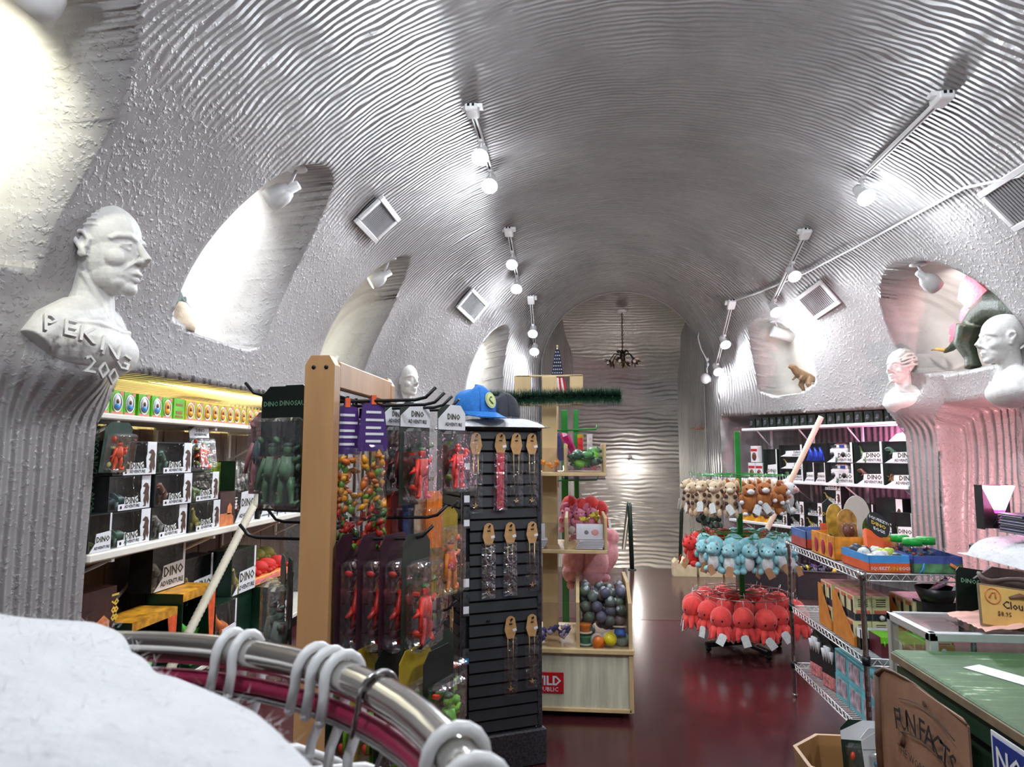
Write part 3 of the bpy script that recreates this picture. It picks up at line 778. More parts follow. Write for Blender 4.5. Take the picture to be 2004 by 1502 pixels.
# ------------------------------------------------------------------ dinosaur figures standing in the niches
def stegosaurus():
    GR = mat('green_hide', hexc(52, 60, 44), .5, var=.35, vscale=14, bump=.5, bscale=40); PK = mat('pink_plate', hexc(226, 110, 128), .5, var=.15, vscale=30, bump=.4)
    YE = mat('tail_spike_yellow', hexc(196, 150, 80), .5, var=.15)
    t = thing('stegosaurus_figure', 'green stegosaurus figure with pink back plates in the right niche', 'figure', (3.88, 6.75, 2.42))
    m = MB()
    m.sweep([(0, .74, .26), (0, .6, .28), (0, .42, .34), (0, .22, .44), (0, 0, .52), (0, -.25, .56), (0, -.5, .5), (0, -.75, .36), (0, -.95, .28), (0, -1.05, .26)], [.02, .035, .06, .095, .13, .17, .17, .11, .08, .04], 14)
    for sx in (-1, 1):
        m.sweep([(sx * .1, .06, .42), (sx * .13, .12, .25), (sx * .12, .04, .1), (sx * .12, .02, .0)], [.12, .095, .06, .075], 10)
        m.sweep([(sx * .1, -.55, .36), (sx * .14, -.5, .2), (sx * .13, -.56, .08), (sx * .13, -.57, .0)], [.09, .07, .05, .06], 10)
    put('body', remeshed(m, .014, 'steg_body', [GR], 3), t)
    for i, (y, z, s_) in enumerate(((.56, .33, .13), (.42, .39, .15), (.26, .49, .22), (.04, .63, .34), (-.22, .73, .36), (-.48, .66, .28), (-.7, .5, .2))):
        mb = MB(); poly = [(-.25, 0), (-.42, .35), (-.25, .75), (.05, 1.0), (.34, .62), (.40, .3), (.22, 0)]
        P = [(p[0] * s_, p[1] * s_) for p in poly]
        mb.prism(P, -.012, .012, 0, Matrix.Translation((.03 * (-1) ** i, y, z - .02)) @ Matrix.Rotation(R(-50), 4, 'Z') @ Matrix.Rotation(R(-12), 4, 'Y'))
        mb.build('back_plate', PK, t)
    for s_ in (-1, 1):
        mb = MB(); mb.sweep([(0, .70, .27), (s_ * .05, .78, .30), (s_ * .07, .86, .30)], [.022, .018, .004], 8); mb.build('tail_spike', YE, t)
stegosaurus()
def simple_dino(name, label, loc, rz, sc, col, col2=None):
    A = mat(name + '_hide', col, .5, var=.35, vscale=30, bump=.3); 
    t = thing(name, label, 'figure', loc, rz)
    m = MB()
    m.sweep([(0, .62, .32), (0, .4, .36), (0, .15, .42), (0, -.1, .46), (0, -.28, .56), (0, -.38, .66), (0, -.52, .66)], [.015, .05, .1, .13, .1, .085, .04], 12)
    for sx in (-1, 1):
        m.sweep([(sx * .08, .06, .4), (sx * .11, -.02, .24), (sx * .1, .06, .1), (sx * .1, 0, .02), (sx * .1, -.1, .015)], [.09, .07, .04, .035, .03], 8)
        m.sweep([(sx * .08, -.2, .44), (sx * .11, -.28, .36), (sx * .1, -.34, .36)], [.035, .025, .012], 6)
    o = put('body', remeshed(m, .016, name, [A], 2), t); t.scale = (sc, sc, sc)
    m = MB()
    for k in range(7): m.ell((0, .45 - k * .11, .42 + .05 * math.sin(k * .7) + (.08 if k > 4 else 0)), (.012, .03, .04), 6)
    m.build('back_ridge', col2 or A, t)
    return t
simple_dino('theropod_figure', 'small brown and green dinosaur figure in the small right niche', (3.05, 9.35, 2.40), R(-60), .55, hexc(120, 92, 64), mat('ridge_green', hexc(46, 66, 56), .5))
t = simple_dino('green_dinosaur_figure', 'dark green dinosaur figure half hidden at the near edge of the big left niche', (-2.74, 4.17, 2.43), R(4), .62, hexc(36, 56, 54))
mb = MB(); mb.lathe([(0, 0), (.09, 0), (.095, .05), (.07, .14), (.03, .19), (0, .2)], 16); tag(mb.build('cream_rock', mat('cream_rock', hexc(225, 205, 180), .7, bump=.4), None, (-2.63, 4.20, 2.42)), 'cream rounded stone on the sill of the big left niche', 'stone')
mb = MB(); mb.sweep([(-2.85, 7.3, 2.42), (-2.80, 7.72, 2.80), (-2.74, 7.95, 3.12)], .028, 10); mb.ell((-2.74, 7.95, 3.12), (.03, .03, .03), 8)
tag(mb.build('white_pole', M_WHITE), 'white slanting pole standing in the left niche behind the wooden post', 'pole')

# ------------------------------------------------------------------ boxed toys
M_OLIVE = mat('olive_ink', hexc(52, 50, 12), .5, var=0)
M_DGREEN = mat('dark_green_card', hexc(14, 44, 30), .35, var=.25, vscale=9)
M_BROWNP = mat('brown_dino_print', hexc(78, 50, 36), .5, var=.5, vscale=60)
M_PURPLE = mat('purple_header_card', hexc(74, 44, 112), .4, var=.15)
def dino_toy(kind, col, spots=None):
    """small moulded dinosaur about 1 long in x, feet at z=0, head towards -x"""
    key = 'toy_' + kind + '_%d_%d_%d' % tuple(int(c * 999) for c in col)
    if key in bpy.data.meshes: return bpy.data.meshes[key]
    m = MB(); c = mat('moulded_' + key, col, .4, var=.35, vscale=3.0, bump=.3, bscale=12)
    if kind == 'rex':
        m.sweep([(.5, 0, .36), (.3, 0, .36), (.1, 0, .40), (-.08, 0, .5), (-.16, 0, .62), (-.24, 0, .70), (-.36, 0, .69), (-.46, 0, .66)], [.012, .05, .10, .12, .085, .085, .075, .04], 8)
        m.sweep([(-.24, 0, .62), (-.36, 0, .60), (-.43, 0, .60)], [.05, .04, .02], 6)
        for s_ in (-1, 1):
            m.sweep([(.05, s_ * .08, .38), (-.02, s_ * .1, .22), (.05, s_ * .1, .1), (.0, s_ * .1, .02), (-.08, s_ * .1, .015)], [.09, .065, .035, .03, .02], 6)
            m.sweep([(-.1, s_ * .09, .5), (-.18, s_ * .11, .42), (-.22, s_ * .1, .44)], [.03, .02, .012], 5)
    elif kind == 'trike':
        m.sweep([(.5, 0, .16), (.3, 0, .26), (.05, 0, .32), (-.15, 0, .30), (-.3, 0, .27), (-.44, 0, .2)], [.015, .09, .16, .14, .1, .03], 8)
        m.lathe([(0, 0), (.12, .01), (.19, .06), (.2, .08), (.12, .04)], 10, 0, Matrix.Translation((-.22, 0, .34)) @ Matrix.Rotation(R(60), 4, 'Y'), cap=False)
        for s_ in (-1, 1):
            m.sweep([(-.3, s_ * .06, .34), (-.4, s_ * .07, .42), (-.5, s_ * .07, .46)], [.025, .018, .003], 5)
            for x in (-.14, .22): m.sweep([(x, s_ * .1, .24), (x - .02, s_ * .12, .1), (x - .02, s_ * .12, 0)], [.07, .045, .05], 6)
    else:
        m.sweep([(.6, 0, .1), (.4, 0, .2), (.2, 0, .3), (0, 0, .36), (-.15, 0, .40), (-.28, 0, .58), (-.36, 0, .78), (-.44, 0, .82), (-.52, 0, .78)], [.01, .035, .09, .14, .12, .06, .045, .05, .025], 8)
        for s_ in (-1, 1):
            for x in (-.12, .16): m.sweep([(x, s_ * .08, .3), (x, s_ * .1, .12), (x, s_ * .1, 0)], [.07, .045, .05], 6)
    me = m.mesh(key, [c]); return me
TOYC = [hexc(66, 104, 84), hexc(120, 120, 112), hexc(150, 140, 60), hexc(60, 92, 92), hexc(110, 66, 48), hexc(92, 120, 60), hexc(140, 96, 60)]
KINDS = ['trike', 'rex', 'sauro']
_bx = {}
def hollow_carton(w, h, d, inset, m_out, m_in):
    """box open at the front: y=0 is the front edge"""
    k = ('c', w, h, d, m_out.name, m_in.name)
    if k in _bx: return _bx[k]
    e = .006; m = MB()
    m.box((w / 2, d - e / 2, h / 2), (w, e, h), 0)
    m.box((w / 2, inset, h / 2), (w - 2 * e, .004, h - 2 * e), 1)
    m.box((w / 2, d / 2, e / 2), (w, d, e), 0); m.box((w / 2, d / 2, h - e / 2), (w, d, e), 0)
    m.box((e / 2, d / 2, h / 2), (e, d, h - 2 * e), 0); m.box((w - e / 2, d / 2, h / 2), (e, d, h - 2 * e), 0)
    _bx[k] = m.mesh('carton', [m_out, m_in]); return _bx[k]
def panel_mesh(w, h, style):
    k = ('p', w, h, style)
    if k in _bx: return _bx[k]
    m = MB()
    if style == 'strip':
        P = [(.22 * w, 0), (w, 0), (w, h), (.77 * w, h), (.77 * w, .62 * h), (.74 * w, .55 * h), (.78 * w, .24 * h), (.70 * w, .24 * h), (.68 * w, .40 * h), (.64 * w, .36 * h), (.42 * w, .36 * h), (.38 * w, .40 * h), (.36 * w, .20 * h), (.22 * w, .18 * h)]
    else:
        P = [(.10 * w, 0), (w, 0), (w, h), (.94 * w, h), (.94 * w, .50 * h), (.58 * w, .46 * h), (.55 * w, .30 * h), (.34 * w, .24 * h), (.12 * w, .04 * h)]
    # fan-safe: split into convex pieces
    if style == 'strip':
        for Q in ([(.22, 0), (1, 0), (1, .2), (.22, .18)], [(.36, .19), (.70, .2), (.68, .40), (.64, .36), (.42, .36), (.38, .40)], [(.77, .2), (1, .2), (1, 1), (.77, 1), (.77, .62), (.75, .5)]):
            m.prism([(a * w, b * h) for a, b in Q], -.0025, .0, 0)
    else:
        for Q in ([(.06, 0), (1, 0), (1, .26), (.34, .26)], [(.30, .25), (1, .26), (1, .52), (.33, .48)], [(.93, .5), (1, .5), (1, 1), (.93, 1)]):
            m.prism([(a * w, b * h) for a, b in Q], -.0025, .0, 0)
    _bx[k] = m.mesh('label_panel', [M_WHITE]); return _bx[k]
def rex_print(w, h):
    k = ('r', w, h)
    if k in _bx: return _bx[k]
    m = MB(); cx_ = .885 * w
    S = [(-.06, .72), (-.09, .66), (-.02, .62), (-.05, .5), (-.08, .45), (-.03, .4), (-.06, .25), (-.03, .1), (-.08, .05), (.01, .05), (.02, .22), (.06, .1), (.09, .25), (.07, .45), (.08, .62), (.04, .74), (-.02, .77)]
    pts = [(cx_ + a * w, b * h) for a, b in S]
    m.add([(p[0], -.0035, p[1]) for p in pts] , [(0, 1, 2), (0, 2, 15, 16), (2, 3, 14, 15), (3, 4, 5, 13, 14), (5, 6, 12, 13), (6, 7, 10, 12), (7, 8, 9, 10), (10, 11, 12)][0:8], 0)
    _bx[k] = m.mesh('creature_print', [M_BROWNP]); return _bx[k]
def film_mesh(w, h):
    k = ('f', w, h)
    if k in _bx: return _bx[k]
    m = MB(); m.add([(.004, 0, .004), (w - .004, 0, .004), (w - .004, 0, h - .004), (.004, 0, h - .004)], [(0, 1, 2, 3)])
    _bx[k] = m.mesh('window_film', [M_FILM]); return _bx[k]
def dino_box(loc, rz, label, group, w, h, d, style='strip', toy=0, side_text=False, outer=None, scale=1):
    t = thing('toy_box', label, 'toy box', loc, rz, group)
    put('carton', hollow_carton(w, h, d, min(.07, d * .5), outer or M_BLACK, M_BLACK), t)
    put('window_film', film_mesh(w, h), t, (0, -.0005, 0))
    p = put('label_panel', panel_mesh(w, h, style), t, (0, -.001, 0))
    if style == 'strip':
        put('lettering', text_mesh('DINO', h * .26, 'CENTER', M_OLIVE, 0, 1, .025), p, (.55 * w, -.0035, .18 * h))
        put('lettering', text_mesh('ADVENTURE', h * .125, 'CENTER', M_INK, 0, 1, .025), p, (.55 * w, -.0035, .06 * h))
        put('creature_print', rex_print(w, h), p)
        q = MB(); q.lathe([(0, 0), (h * .05, 0)], 6, 0, Matrix.Rotation(R(90), 4, 'X')); put('emblem', q.mesh('emblem', [M_INK]), p, (.28 * w, -.0035, .09 * h))
    else:
        put('lettering', text_mesh('DINO', min(h * .30, w * .24), 'RIGHT', M_OLIVE, 0, 1, .025), p, (.95 * w, -.0035, .255 * h))
        put('lettering', text_mesh('ADVENTURE', min(h * .17, w * .125), 'RIGHT', M_INK, 0, 1, .025), p, (.96 * w, -.0035, .07 * h))
    put('dinosaur_toy', dino_toy(KINDS[toy % 3], TOYC[toy % 7]), t, (w * .33, min(.035, d * .3), .01 * h), (0, 0, .15 * ((toy * 7) % 5 - 2)), min(w * .62, h * .95))
    if side_text:
        o = put('lettering', text_mesh('DINOSAUR', h * .30, 'LEFT', mat('pale_green_ink', hexc(110, 150, 120), .5), 0, 1, .025), t, (-.002, d * .55, .04 * h), (0, R(-90), R(-90)))
    return t
def solid_box(name, label, cat, loc, rz, dims, mats, group=None):
    """closed printed carton, front at y=0, x from 0 to w"""
    w_, d_, h_ = dims
    m = MB(); m.box((w_ / 2, d_ / 2, h_ / 2), (w_, d_, h_), [0, 0, 0, 0, 0, 0] if len(mats) == 1 else [1, 1, 0, 0, 1, 1])
    t = thing(name, label, cat, loc, rz, group)
    m.build('carton', mats, t); return t
RL = R(90)      # things on the left wall face +x: local x runs along +y

def wall_shelf(label, y0, y1, x_edge, z, depth, th, bracket=True):
    t = thing('wall_shelf', label, 'shelf', (x_edge, y0, z))
    m = MB(); m.bevel_box((-depth / 2, (y1 - y0) / 2, -th / 2), (depth, y1 - y0, th), .008); m.build('board', M_SHELF, t)
    if bracket:
        for f in np.linspace(.06, .94, 4):
            yy = (y1 - y0) * f
            m = MB(); m.box((-depth + .01, yy, -.16), (.02, .03, .28)); m.box((-depth / 2, yy, -th - .012), (depth - .04, .025, .02))
            m.sweep([(-.06, yy, -th - .02), (-depth + .02, yy, -.28)], .01, 6); m.build('bracket', M_SHELF, t)
    return t
wall_shelf('cream top wall shelf carrying the row of green egg boxes', 3.46, 7.1, -2.63, 1.832, .50, .035)
wall_shelf('long cream middle wall shelf full of black toy boxes on the left', 3.44, 7.1, -2.60, 1.066, .555, .048)
wall_shelf('low grey wall shelf nearest the floor on the left', 3.44, 7.1, -2.60, .15, .555, .04)
t = thing('shelf_rail', 'grey shelf rail with diagonal brace under the middle left shelf', 'rail', (-3.05, 3.45, .93))
m = MB(); m.box((0, .9, 0), (.03, 1.8, .03)); m.build('rail', mat('grey_rail', (.42, .41, .4), .5), t)
m = MB(); m.sweep([(0, 1.3, 0), (-.02, .8, -.35)], .012, 6); m.build('brace', MATS['grey_rail'], t)
# boards behind the shelves
WB = mat('grey_brown_board', hexc(122, 104, 94), .6, var=.3, vscale=5, bump=.3, bscale=20, stretch=(1, 1, .12))
t = thing('back_boarding', 'grey brown upright boards lining the back of the left shelf bay', 'panelling', (-3.17, 3.5, .02))
for i in range(13):
    m = MB(); m.bevel_box((0, 0, .88), (.02, .272, 1.76 + .01 * (i % 3)), .004); m.build('board', WB, t, (0.004 * (i % 2), .14 + i * .28, 0))
m = MB(); m.bevel_box((0, .35, 0), (.03, .7, .12), .01); tag(m.build('brown_plank', mat('brown_plank', hexc(128, 84, 60), .5, var=.3, stretch=(1, .1, 1)), None, (-3.1, 5.0, 1.98)), 'short brown plank above the egg boxes on the left', 'plank')
# warm tube behind the lintel
t = thing('tube_light', 'yellow tube light hidden behind the lintel over the egg boxes', 'tube light', (-2.78, 5.1, 2.10))
m = MB(); m.bevel_box((0, 0, .02), (.07, 2.6, .03), .005); m.build('housing', M_NL, t)
m = MB(); m.sweep([(0, -1.25, -.015), (0, 1.25, -.015)], .015, 8); m.build('tube', mat('yellow_tube', (1, .9, .5), .4, var=0, emit=(1, .80, .25), estr=6), t)
l = lamp('lamp_light', 'AREA', (-.05, 0, -.03), 16, (1, .80, .30), t, None, (.05, 2.4)); l.rotation_euler = (0, R(40), 0)

# egg boxes
M_EGREEN = mat('lime_green_card', hexc(104, 190, 30), .4, var=.25, vscale=14); M_EYLIT = mat('yellow_lit_card', hexc(196, 190, 40), .4, var=.2, vscale=14)
M_EPINK = mat('pink_tab', hexc(220, 130, 110), .5); M_EGG = mat('egg_shell_white', (.8, .8, .82), .3); M_EBLUE = mat('egg_blue', hexc(70, 150, 215), .4); M_EBR = mat('egg_brown', hexc(110, 66, 50), .4, var=.4); M_EYLEGG = mat('egg_yellow_lit', hexc(235, 160, 40), .4, var=.3)
M_HOLE = mat('egg_window_brown', hexc(96, 72, 50), .6)
def egg_parts(body, yel_lit):
    w_, h_, d_ = .104, .135, .1
    m = MB(); m.box((w_ / 2, d_ / 2, h_ / 2), (w_, d_, h_)); m.box((w_ * .82, -.001, h_ * .9), (.03, .002, .022), 1); m.box((w_ * .5, -.001, .008), (w_ * .9, .002, .012), 1)
    a = m.mesh('carton', [body, M_EPINK])
    m = MB(); m.lathe([(0, -.004), (.82, -.004), (.84, .0), (1, .0), (1, -.006), (.84, -.006)], 20, 0, Matrix.Diagonal((.042, 1, .056, 1)) @ Matrix.Rotation(R(90), 4, 'X'))
    m2 = MB(); 
    for i in range(20): pass
    ring = MB()
    for r0, r1, yy, mi in ((0, .86, -.0015, 0), (.84, 1.0, -.003, 1)):
        vs = []; n = 20
        for r in (r0, r1):
            for j in range(n): q = 2 * math.pi * j / n; vs.append((.042 * r * math.cos(q), yy, .056 * r * math.sin(q)))
        ring.add(vs, [(j, (j + 1) % n, (j + 1) % n + n, j + n) for j in range(n)], mi)
    b = ring.mesh('oval_window', [M_HOLE, M_EGG])
    m = MB(); m.ell((-.006, -.004, .004), (.026, .012, .042), 12, 0 if not yel_lit else 3); m.ell((-.010, -.012, -.020), (.022, .008, .018), 10, 1 if not yel_lit else 3); m.ell((-.012, -.013, .005), (.012, .006, .016), 8, 2)
    c = m.mesh('egg', [M_EGG, M_EBLUE, M_EBR, M_EYLEGG])
    return a, b, c
EGA = egg_parts(M_EGREEN, False); EGB = egg_parts(M_EYLIT, True)  # second set has the yellow tube's light put into its colours
def egg_box(loc, rz, label, group, yel_lit=False, parts=None):
    t = thing('egg_box', label, 'toy box', loc, rz, group)
    a, b, c = parts or (EGB if yel_lit else EGA)
    put('carton', a, t)
    o = put('oval_window', b, t, (.052, 0, .066)); put('egg', c, o)
    return t
ey = [3.50, 3.615, 3.73, 3.86, 3.99, 4.10] + [4.36 + .107 * i for i in range(11)]
for i, y in enumerate(ey):
    yel_lit = i > 5
    lab = '%s egg toy box from the pillar on the top left shelf, %s' % (ORD[i if not yel_lit else i + 1], 'blue egg' if not yel_lit and i < 5 else 'yellow egg')
    egg_box((-2.66, y, 1.833), RL + R(random.uniform(-3, 3)), lab, 'egg toy boxes on the top left shelf', yel_lit or i == 5, None if i != 5 else egg_parts(M_EGREEN, True))
t = thing('green_novelty_box', 'plain green box with a brown face print among the egg boxes', 'toy box', (-2.66, 4.225, 1.833), RL)
m = MB(); m.box((.06, .05, .07), (.12, .1, .14)); m.build('carton', MATS['lime_green_card'], t)
m = MB(); m.prism([(.02, .09), (.10, .09), (.095, .105), (.025, .105)], -.002, 0); m.prism([(.025, .04), (.03, .035), (.09, .035), (.095, .04), (.095, .055), (.025, .055)], -.002, 0); m.prism([(.01, .01), (.11, .01), (.10, .025), (.02, .025)], -.002, 0); m.build('face_print', mat('brown_face', hexc(150, 96, 40), .5), t)

# grid of black window boxes on the middle shelf
Y0 = [3.63, 4.035, 4.435]
for r in range(3):
    for c in range(3):
        if r == 2 and c == 2: continue
        dino_box((-2.64 - .012 * ((r + c) % 2), Y0[c] + .004 * r, 1.068 + r * .205), RL + R(random.uniform(-1.5, 1.5)),
                 'black window box of a dinosaur toy, %s row, %s column from the left pillar' % (['bottom', 'middle', 'top'][r], ['first', 'second', 'third'][c]),
                 'black dinosaur boxes on the middle left shelf', .385, .20, .17, 'strip', r * 3 + c, c == 0)
dino_box((-2.62, 3.45, 1.068), RL, 'black window box with big lettering squeezed against the left pillar', 'black dinosaur boxes on the middle left shelf', .175, .205, .17, 'corner', 5)
# blister packs standing on the boxes
def blister_meshes(w_, h_, d_, hdr):
    k = ('bl', w_, h_, d_, hdr)
    if k in _bx: return _bx[k]
    m = MB()     # card with cut corner and hang hole
    m.prism([(0, 0), (w_, 0), (w_, h_ - .03), (w_ - .03, h_), (.03, h_), (0, h_ - .03)], 0, .0025); card = m
    b = MB(); hb = h_ * (1 - hdr); x0, x1 = .008, w_ - .008
    b.bevel_box((w_ / 2, -d_ / 2, hb / 2 + .004), (x1 - x0, d_, hb - .01), .012)
    hd = MB(); hd.prism([(.0, hb + .005), (w_, hb + .005), (w_, h_ - .03), (w_ - .03, h_), (w_ * .45, h_), (.0, h_ - hdr * h_ * .55)], -.0015, 0)
    _bx[k] = (card, b.mesh('blister', [M_CLEAR]), hd.mesh('header', [M_WHITE])); return _bx[k]
_cards = {}
def lumps(key, cols, w_, h_, d_, n, seed):
    """the toys seen through the blister: a handful of moulded shapes"""
    k = ('lu', key)
    if k in _bx: return _bx[k]
    rnd = random.Random(seed); m = MB()
    ms = [mat('toy_%d_%d_%d' % c, hexc(*c), .4, var=.2) for c in cols]
    # one standing figure with limbs, then its small accessories
    fx, fz, fh = w_ * .5, h_ * .12, h_ * .70; y0 = -d_ * .5; q = fh * .085
    for s_ in (-1, 1):
        m.sweep([(fx + s_ * q * .8, y0, fz + fh * .42), (fx + s_ * q * 1.3, y0 - .004, fz + fh * .22), (fx + s_ * q * 1.2, y0, fz), (fx + s_ * q * 2.0, y0 - .006, fz)], [q * .95, q * .75, q * .55, q * .5], 7, 0)
        m.sweep([(fx + s_ * q * 1.5, y0, fz + fh * .74), (fx + s_ * q * 2.6, y0 - .006, fz + fh * (.60 + .12 * s_)), (fx + s_ * q * 3.2, y0 - .008, fz + fh * (.5 + .3 * s_))], [q * .7, q * .5, q * .35], 6, 0)
    m.sweep([(fx, y0, fz + fh * .38), (fx, y0, fz + fh * .58), (fx, y0, fz + fh * .78)], [q * 1.4, q * 1.7, q * 1.2], 8, min(1, len(ms) - 1))
    m.ell((fx, y0, fz + fh * .90), (q * 1.0, q * .9, q * 1.2), 9, 0); m.ell((fx, y0, fz + fh * .97), (q * 1.05, q * .9, q * .6), 8, len(ms) - 1)
    for i in range(n):
        x = w_ * (rnd.uniform(.14, .30) if i % 2 else rnd.uniform(.70, .86)); z = h_ * (.06 + .86 * (i + .5) / n)
        r = min(w_, h_) * rnd.uniform(.06, .12); mi = (i + 1) % len(ms)
        if i % 3 == 0: m.sweep([(x - r * .9, -d_ * .4, z - r * .6), (x, -d_ * .55, z), (x + r * .7, -d_ * .4, z + r * .7)], [r * .25, r * .55, r * .3], 6, mi)
        elif i % 3 == 1: m.ell((x, -d_ * .45, z), (r * .6, d_ * .25, r), 7, mi, rot=(0, rnd.uniform(-.8, .8), 0))
        else: m.box((x, -d_ * .4, z), (r * 1.2, d_ * .3, r * .8), mi, None)
    _bx[k] = m.mesh('toy_pieces', ms); return _bx[k]
def blister(name, label, loc, rot, group, w_, h_, d_, card_m, toys, hdr=.28, head_m=None, text='DINO', text_m=None):
    card, bl, hd = blister_meshes(w_, h_, d_, hdr)
    ck = (w_, h_, card_m.name)
    if ck not in _cards: _cards[ck] = card.mesh('backing_card', [card_m])
    t = thing(name, label, 'blister pack', loc, 0, group, rot=rot)
    put('backing_card', _cards[ck], t)
    put('blister', bl, t, (0, -.001, 0))
    if head_m is not None:
        o = put('header', hd if head_m is M_WHITE else hd, t, (0, -.001, 0))
        if text: put('lettering', text_mesh(text, min(h_ * hdr * .30, w_ * .28), 'CENTER', text_m or M_OLIVE, 0, 1, .025), o, (w_ * .55, -.003, h_ * (1 - hdr * .55)))
        if text == 'DINO': put('lettering', text_mesh('ADVENTURE', w_ * .11, 'CENTER', M_INK, 0, 1, .025), o, (w_ * .55, -.003, h_ * (1 - hdr * .8)))
    put('toy_pieces', toys, t)
    return t
TO = lumps('orange', [(232, 72, 30), (240, 84, 40), (196, 196, 120), (40, 40, 44)], .16, .22, .06, 8, 3)
blister('toy_blister_pack', 'blister pack with an orange figure leaning by the left pillar above the toy boxes', (-2.60, 3.47, 1.50), (R(8), 0, R(75)), 'blister packs on the middle left shelf', .17, .28, .07, mat('grey_green_card', hexc(70, 90, 80), .5), TO, .2)
blister('toy_blister_pack', 'blister pack with an orange figure standing on the third column of toy boxes', (-2.68, 4.50, 1.482), (R(-8), 0, R(78)), 'blister packs on the middle left shelf', .19, .34, .07, M_DGREEN, lumps('orange2', [(232, 72, 30), (240, 84, 40), (150, 150, 80), (60, 150, 60)], .19, .24, .06, 8, 8), .32, M_WHITE)
# right half of the middle shelf
M_LIME2 = mat('jungle_print', hexc(120, 140, 40), .4, var=.6, vscale=22); M_BRN = mat('brown_box_print', hexc(58, 30, 26), .4, var=.5, vscale=14); M_TAN = mat('orange_skin_print', hexc(206, 120, 70), .5, var=.3, vscale=20)
for i in range(2):
    solid_box('jungle_box', '%s of two upright lime jungle-print boxes behind the brown box' % ['left', 'right'][i], 'toy box', (-2.78, 4.835 + i * .125, 1.068), RL, (.118, .1, .47), [M_LIME2, M_DGREEN], 'upright jungle boxes on the middle left shelf')
t = solid_box('dinosaur_kit_box', 'short brown box with an orange dinosaur print on the middle left shelf', 'toy box', (-2.64, 4.83, 1.068), RL, (.225, .12, .25), [M_BRN])
m = MB(); m.prism([(.0, .0), (.20, .0), (.20, .06), (.15, .09), (.16, .14), (.11, .16), (.09, .10), (.04, .08), (.0, .11)][::1][:3] + [(.15, .09), (.0, .09)], -.002, 0); m.prism([(.10, .08), (.17, .08), (.17, .14), (.14, .165), (.11, .14)], -.002, 0); m.build('creature_print', M_TAN, t)
put('lettering', text_mesh('1988', .05, 'LEFT', M_WHITE, 0, 1, .025), t, (.215, -.002, .21), (0, R(90), 0))
dino_box((-2.66, 5.07, 1.068), RL, 'tall dark green dinosaur box beside the lime jungle boxes', 'black dinosaur boxes on the middle left shelf', .34, .48, .14, 'corner', 4, outer=M_DGREEN)
for i in range(5):
    dino_box((-2.63, 5.44 + i * .165, 1.068), RL, 'small white-labelled dinosaur pack, %s of five behind the hanging black blisters' % ORD[i], 'small packs on the middle left shelf', .155, .24, .1, 'corner', i + 2)
# lower level
def rex_display(loc, w_, h_, label):
    t = thing('open_dinosaur_box', label, 'toy box', loc, RL, 'open boxes with green dinosaurs')
    put('carton', hollow_carton(w_, h_, .26, .24, M_DGREEN, M_DGREEN), t)
    m = MB(); m.prism([(0, h_ - .05), (w_, h_ - .05), (w_, h_), (0, h_)], -.004, 0, 0); m.add([(0, 0, h_ + .001), (w_, 0, h_ + .001), (w_, .25, h_ + .001), (0, .25, h_ + .001)], [(0, 1, 2, 3)], 0)
    m.prism([(w_ - .05, .12), (w_ - .01, .10), (w_, h_ - .05), (w_ - .10, h_ - .05)], -.004, 0, 1); m.build('flame_print', [mat('flame_print', hexc(214, 150, 40), .45, var=.5, vscale=16), mat('red_orange_print', hexc(226, 92, 44), .45, var=.3)], t)
    g = hexc(70, 176, 50)
    put('dinosaur_toy', dino_toy('rex', g), t, (w_ * .55, .09, .02), (0, R(-10), .1), h_ * .85)
    return t
rex_display((-2.62, 3.86, .15), .45, .46, 'first open flame-topped box with a bright green dinosaur on the low shelf')
rex_display((-2.60, 4.34, .15), .40, .53, 'second open flame-topped box with a bright green dinosaur, by the ribbed pole')
for k in range(2):
    t = solid_box('dinosaur_kit_box', ['lower', 'upper'][k] + ' of two stacked dark brown kit boxes against the left pillar, low shelf', 'toy box', (-2.64 - .06 * k, 3.48, .151 + k * .345), RL, (.34, .25, .34), [M_BRN], 'dark brown kit boxes on the low shelf')
    m = MB(); m.prism([(.06, .02), (.13, .02), (.15, .10), (.10, .19), (.05, .18)], -.002, 0); m.build('sand_print', mat('sand_print', hexc(226, 190, 150), .5, var=.3), t)
    m = MB(); m.prism([(.17, .06), (.28, .05), (.29, .15), (.24, .19), (.18, .16)], -.002, 0); m.build('creature_print', M_TAN, t)
    put('lettering', text_mesh('1988', .085, 'LEFT', mat('gold_ink', hexc(220, 180, 70), .4), 0, 1, .025), t, (.30, -.002, .31), (0, R(90), 0))
t = dino_box((-2.60, 4.76, .151), RL, 'dark box with orange dinosaur figures low behind the ribbed pole', 'boxes on the low left shelf', .30, .36, .2, 'corner', 6, outer=M_DGREEN)
put('dinosaur_toy', dino_toy('sauro', hexc(226, 120, 40)), t, (.15, .04, .08), (0, 0, 0), .30)
for i in range(2):
    dino_box((-2.80, 4.30 + i * .38, .69 if i == 0 else .52), RL, ['left', 'right'][i] + ' of two dark blue window boxes stacked above the green dinosaurs', 'boxes on the low left shelf', .37, .33, .16, 'corner', i + 1, outer=M_BLACK)
solid_box('dark_green_carton', 'plain dark green carton under the upper corner-labelled box', 'box', (-2.68, 5.08, .151), RL, (.38, .3, .36), [M_DGREEN])
dino_box((-2.66, 5.08, .512), RL, 'upper large dinosaur box beside the red toy turtles', 'boxes on the low left shelf', .385, .34, .2, 'corner', 2, outer=M_DGREEN)
dino_box((-2.55, 5.48, .151), RL, 'lower large dinosaur box with a rider toy by the shelf edge', 'boxes on the low left shelf', .50, .36, .2, 'corner', 5, outer=M_DGREEN)
m = MB(); m.bevel_box((.35, .16, .03), (.7, .32, .06), .006, 0); m.box((.35, -.001, .03), (.7, .002, .02), 1)
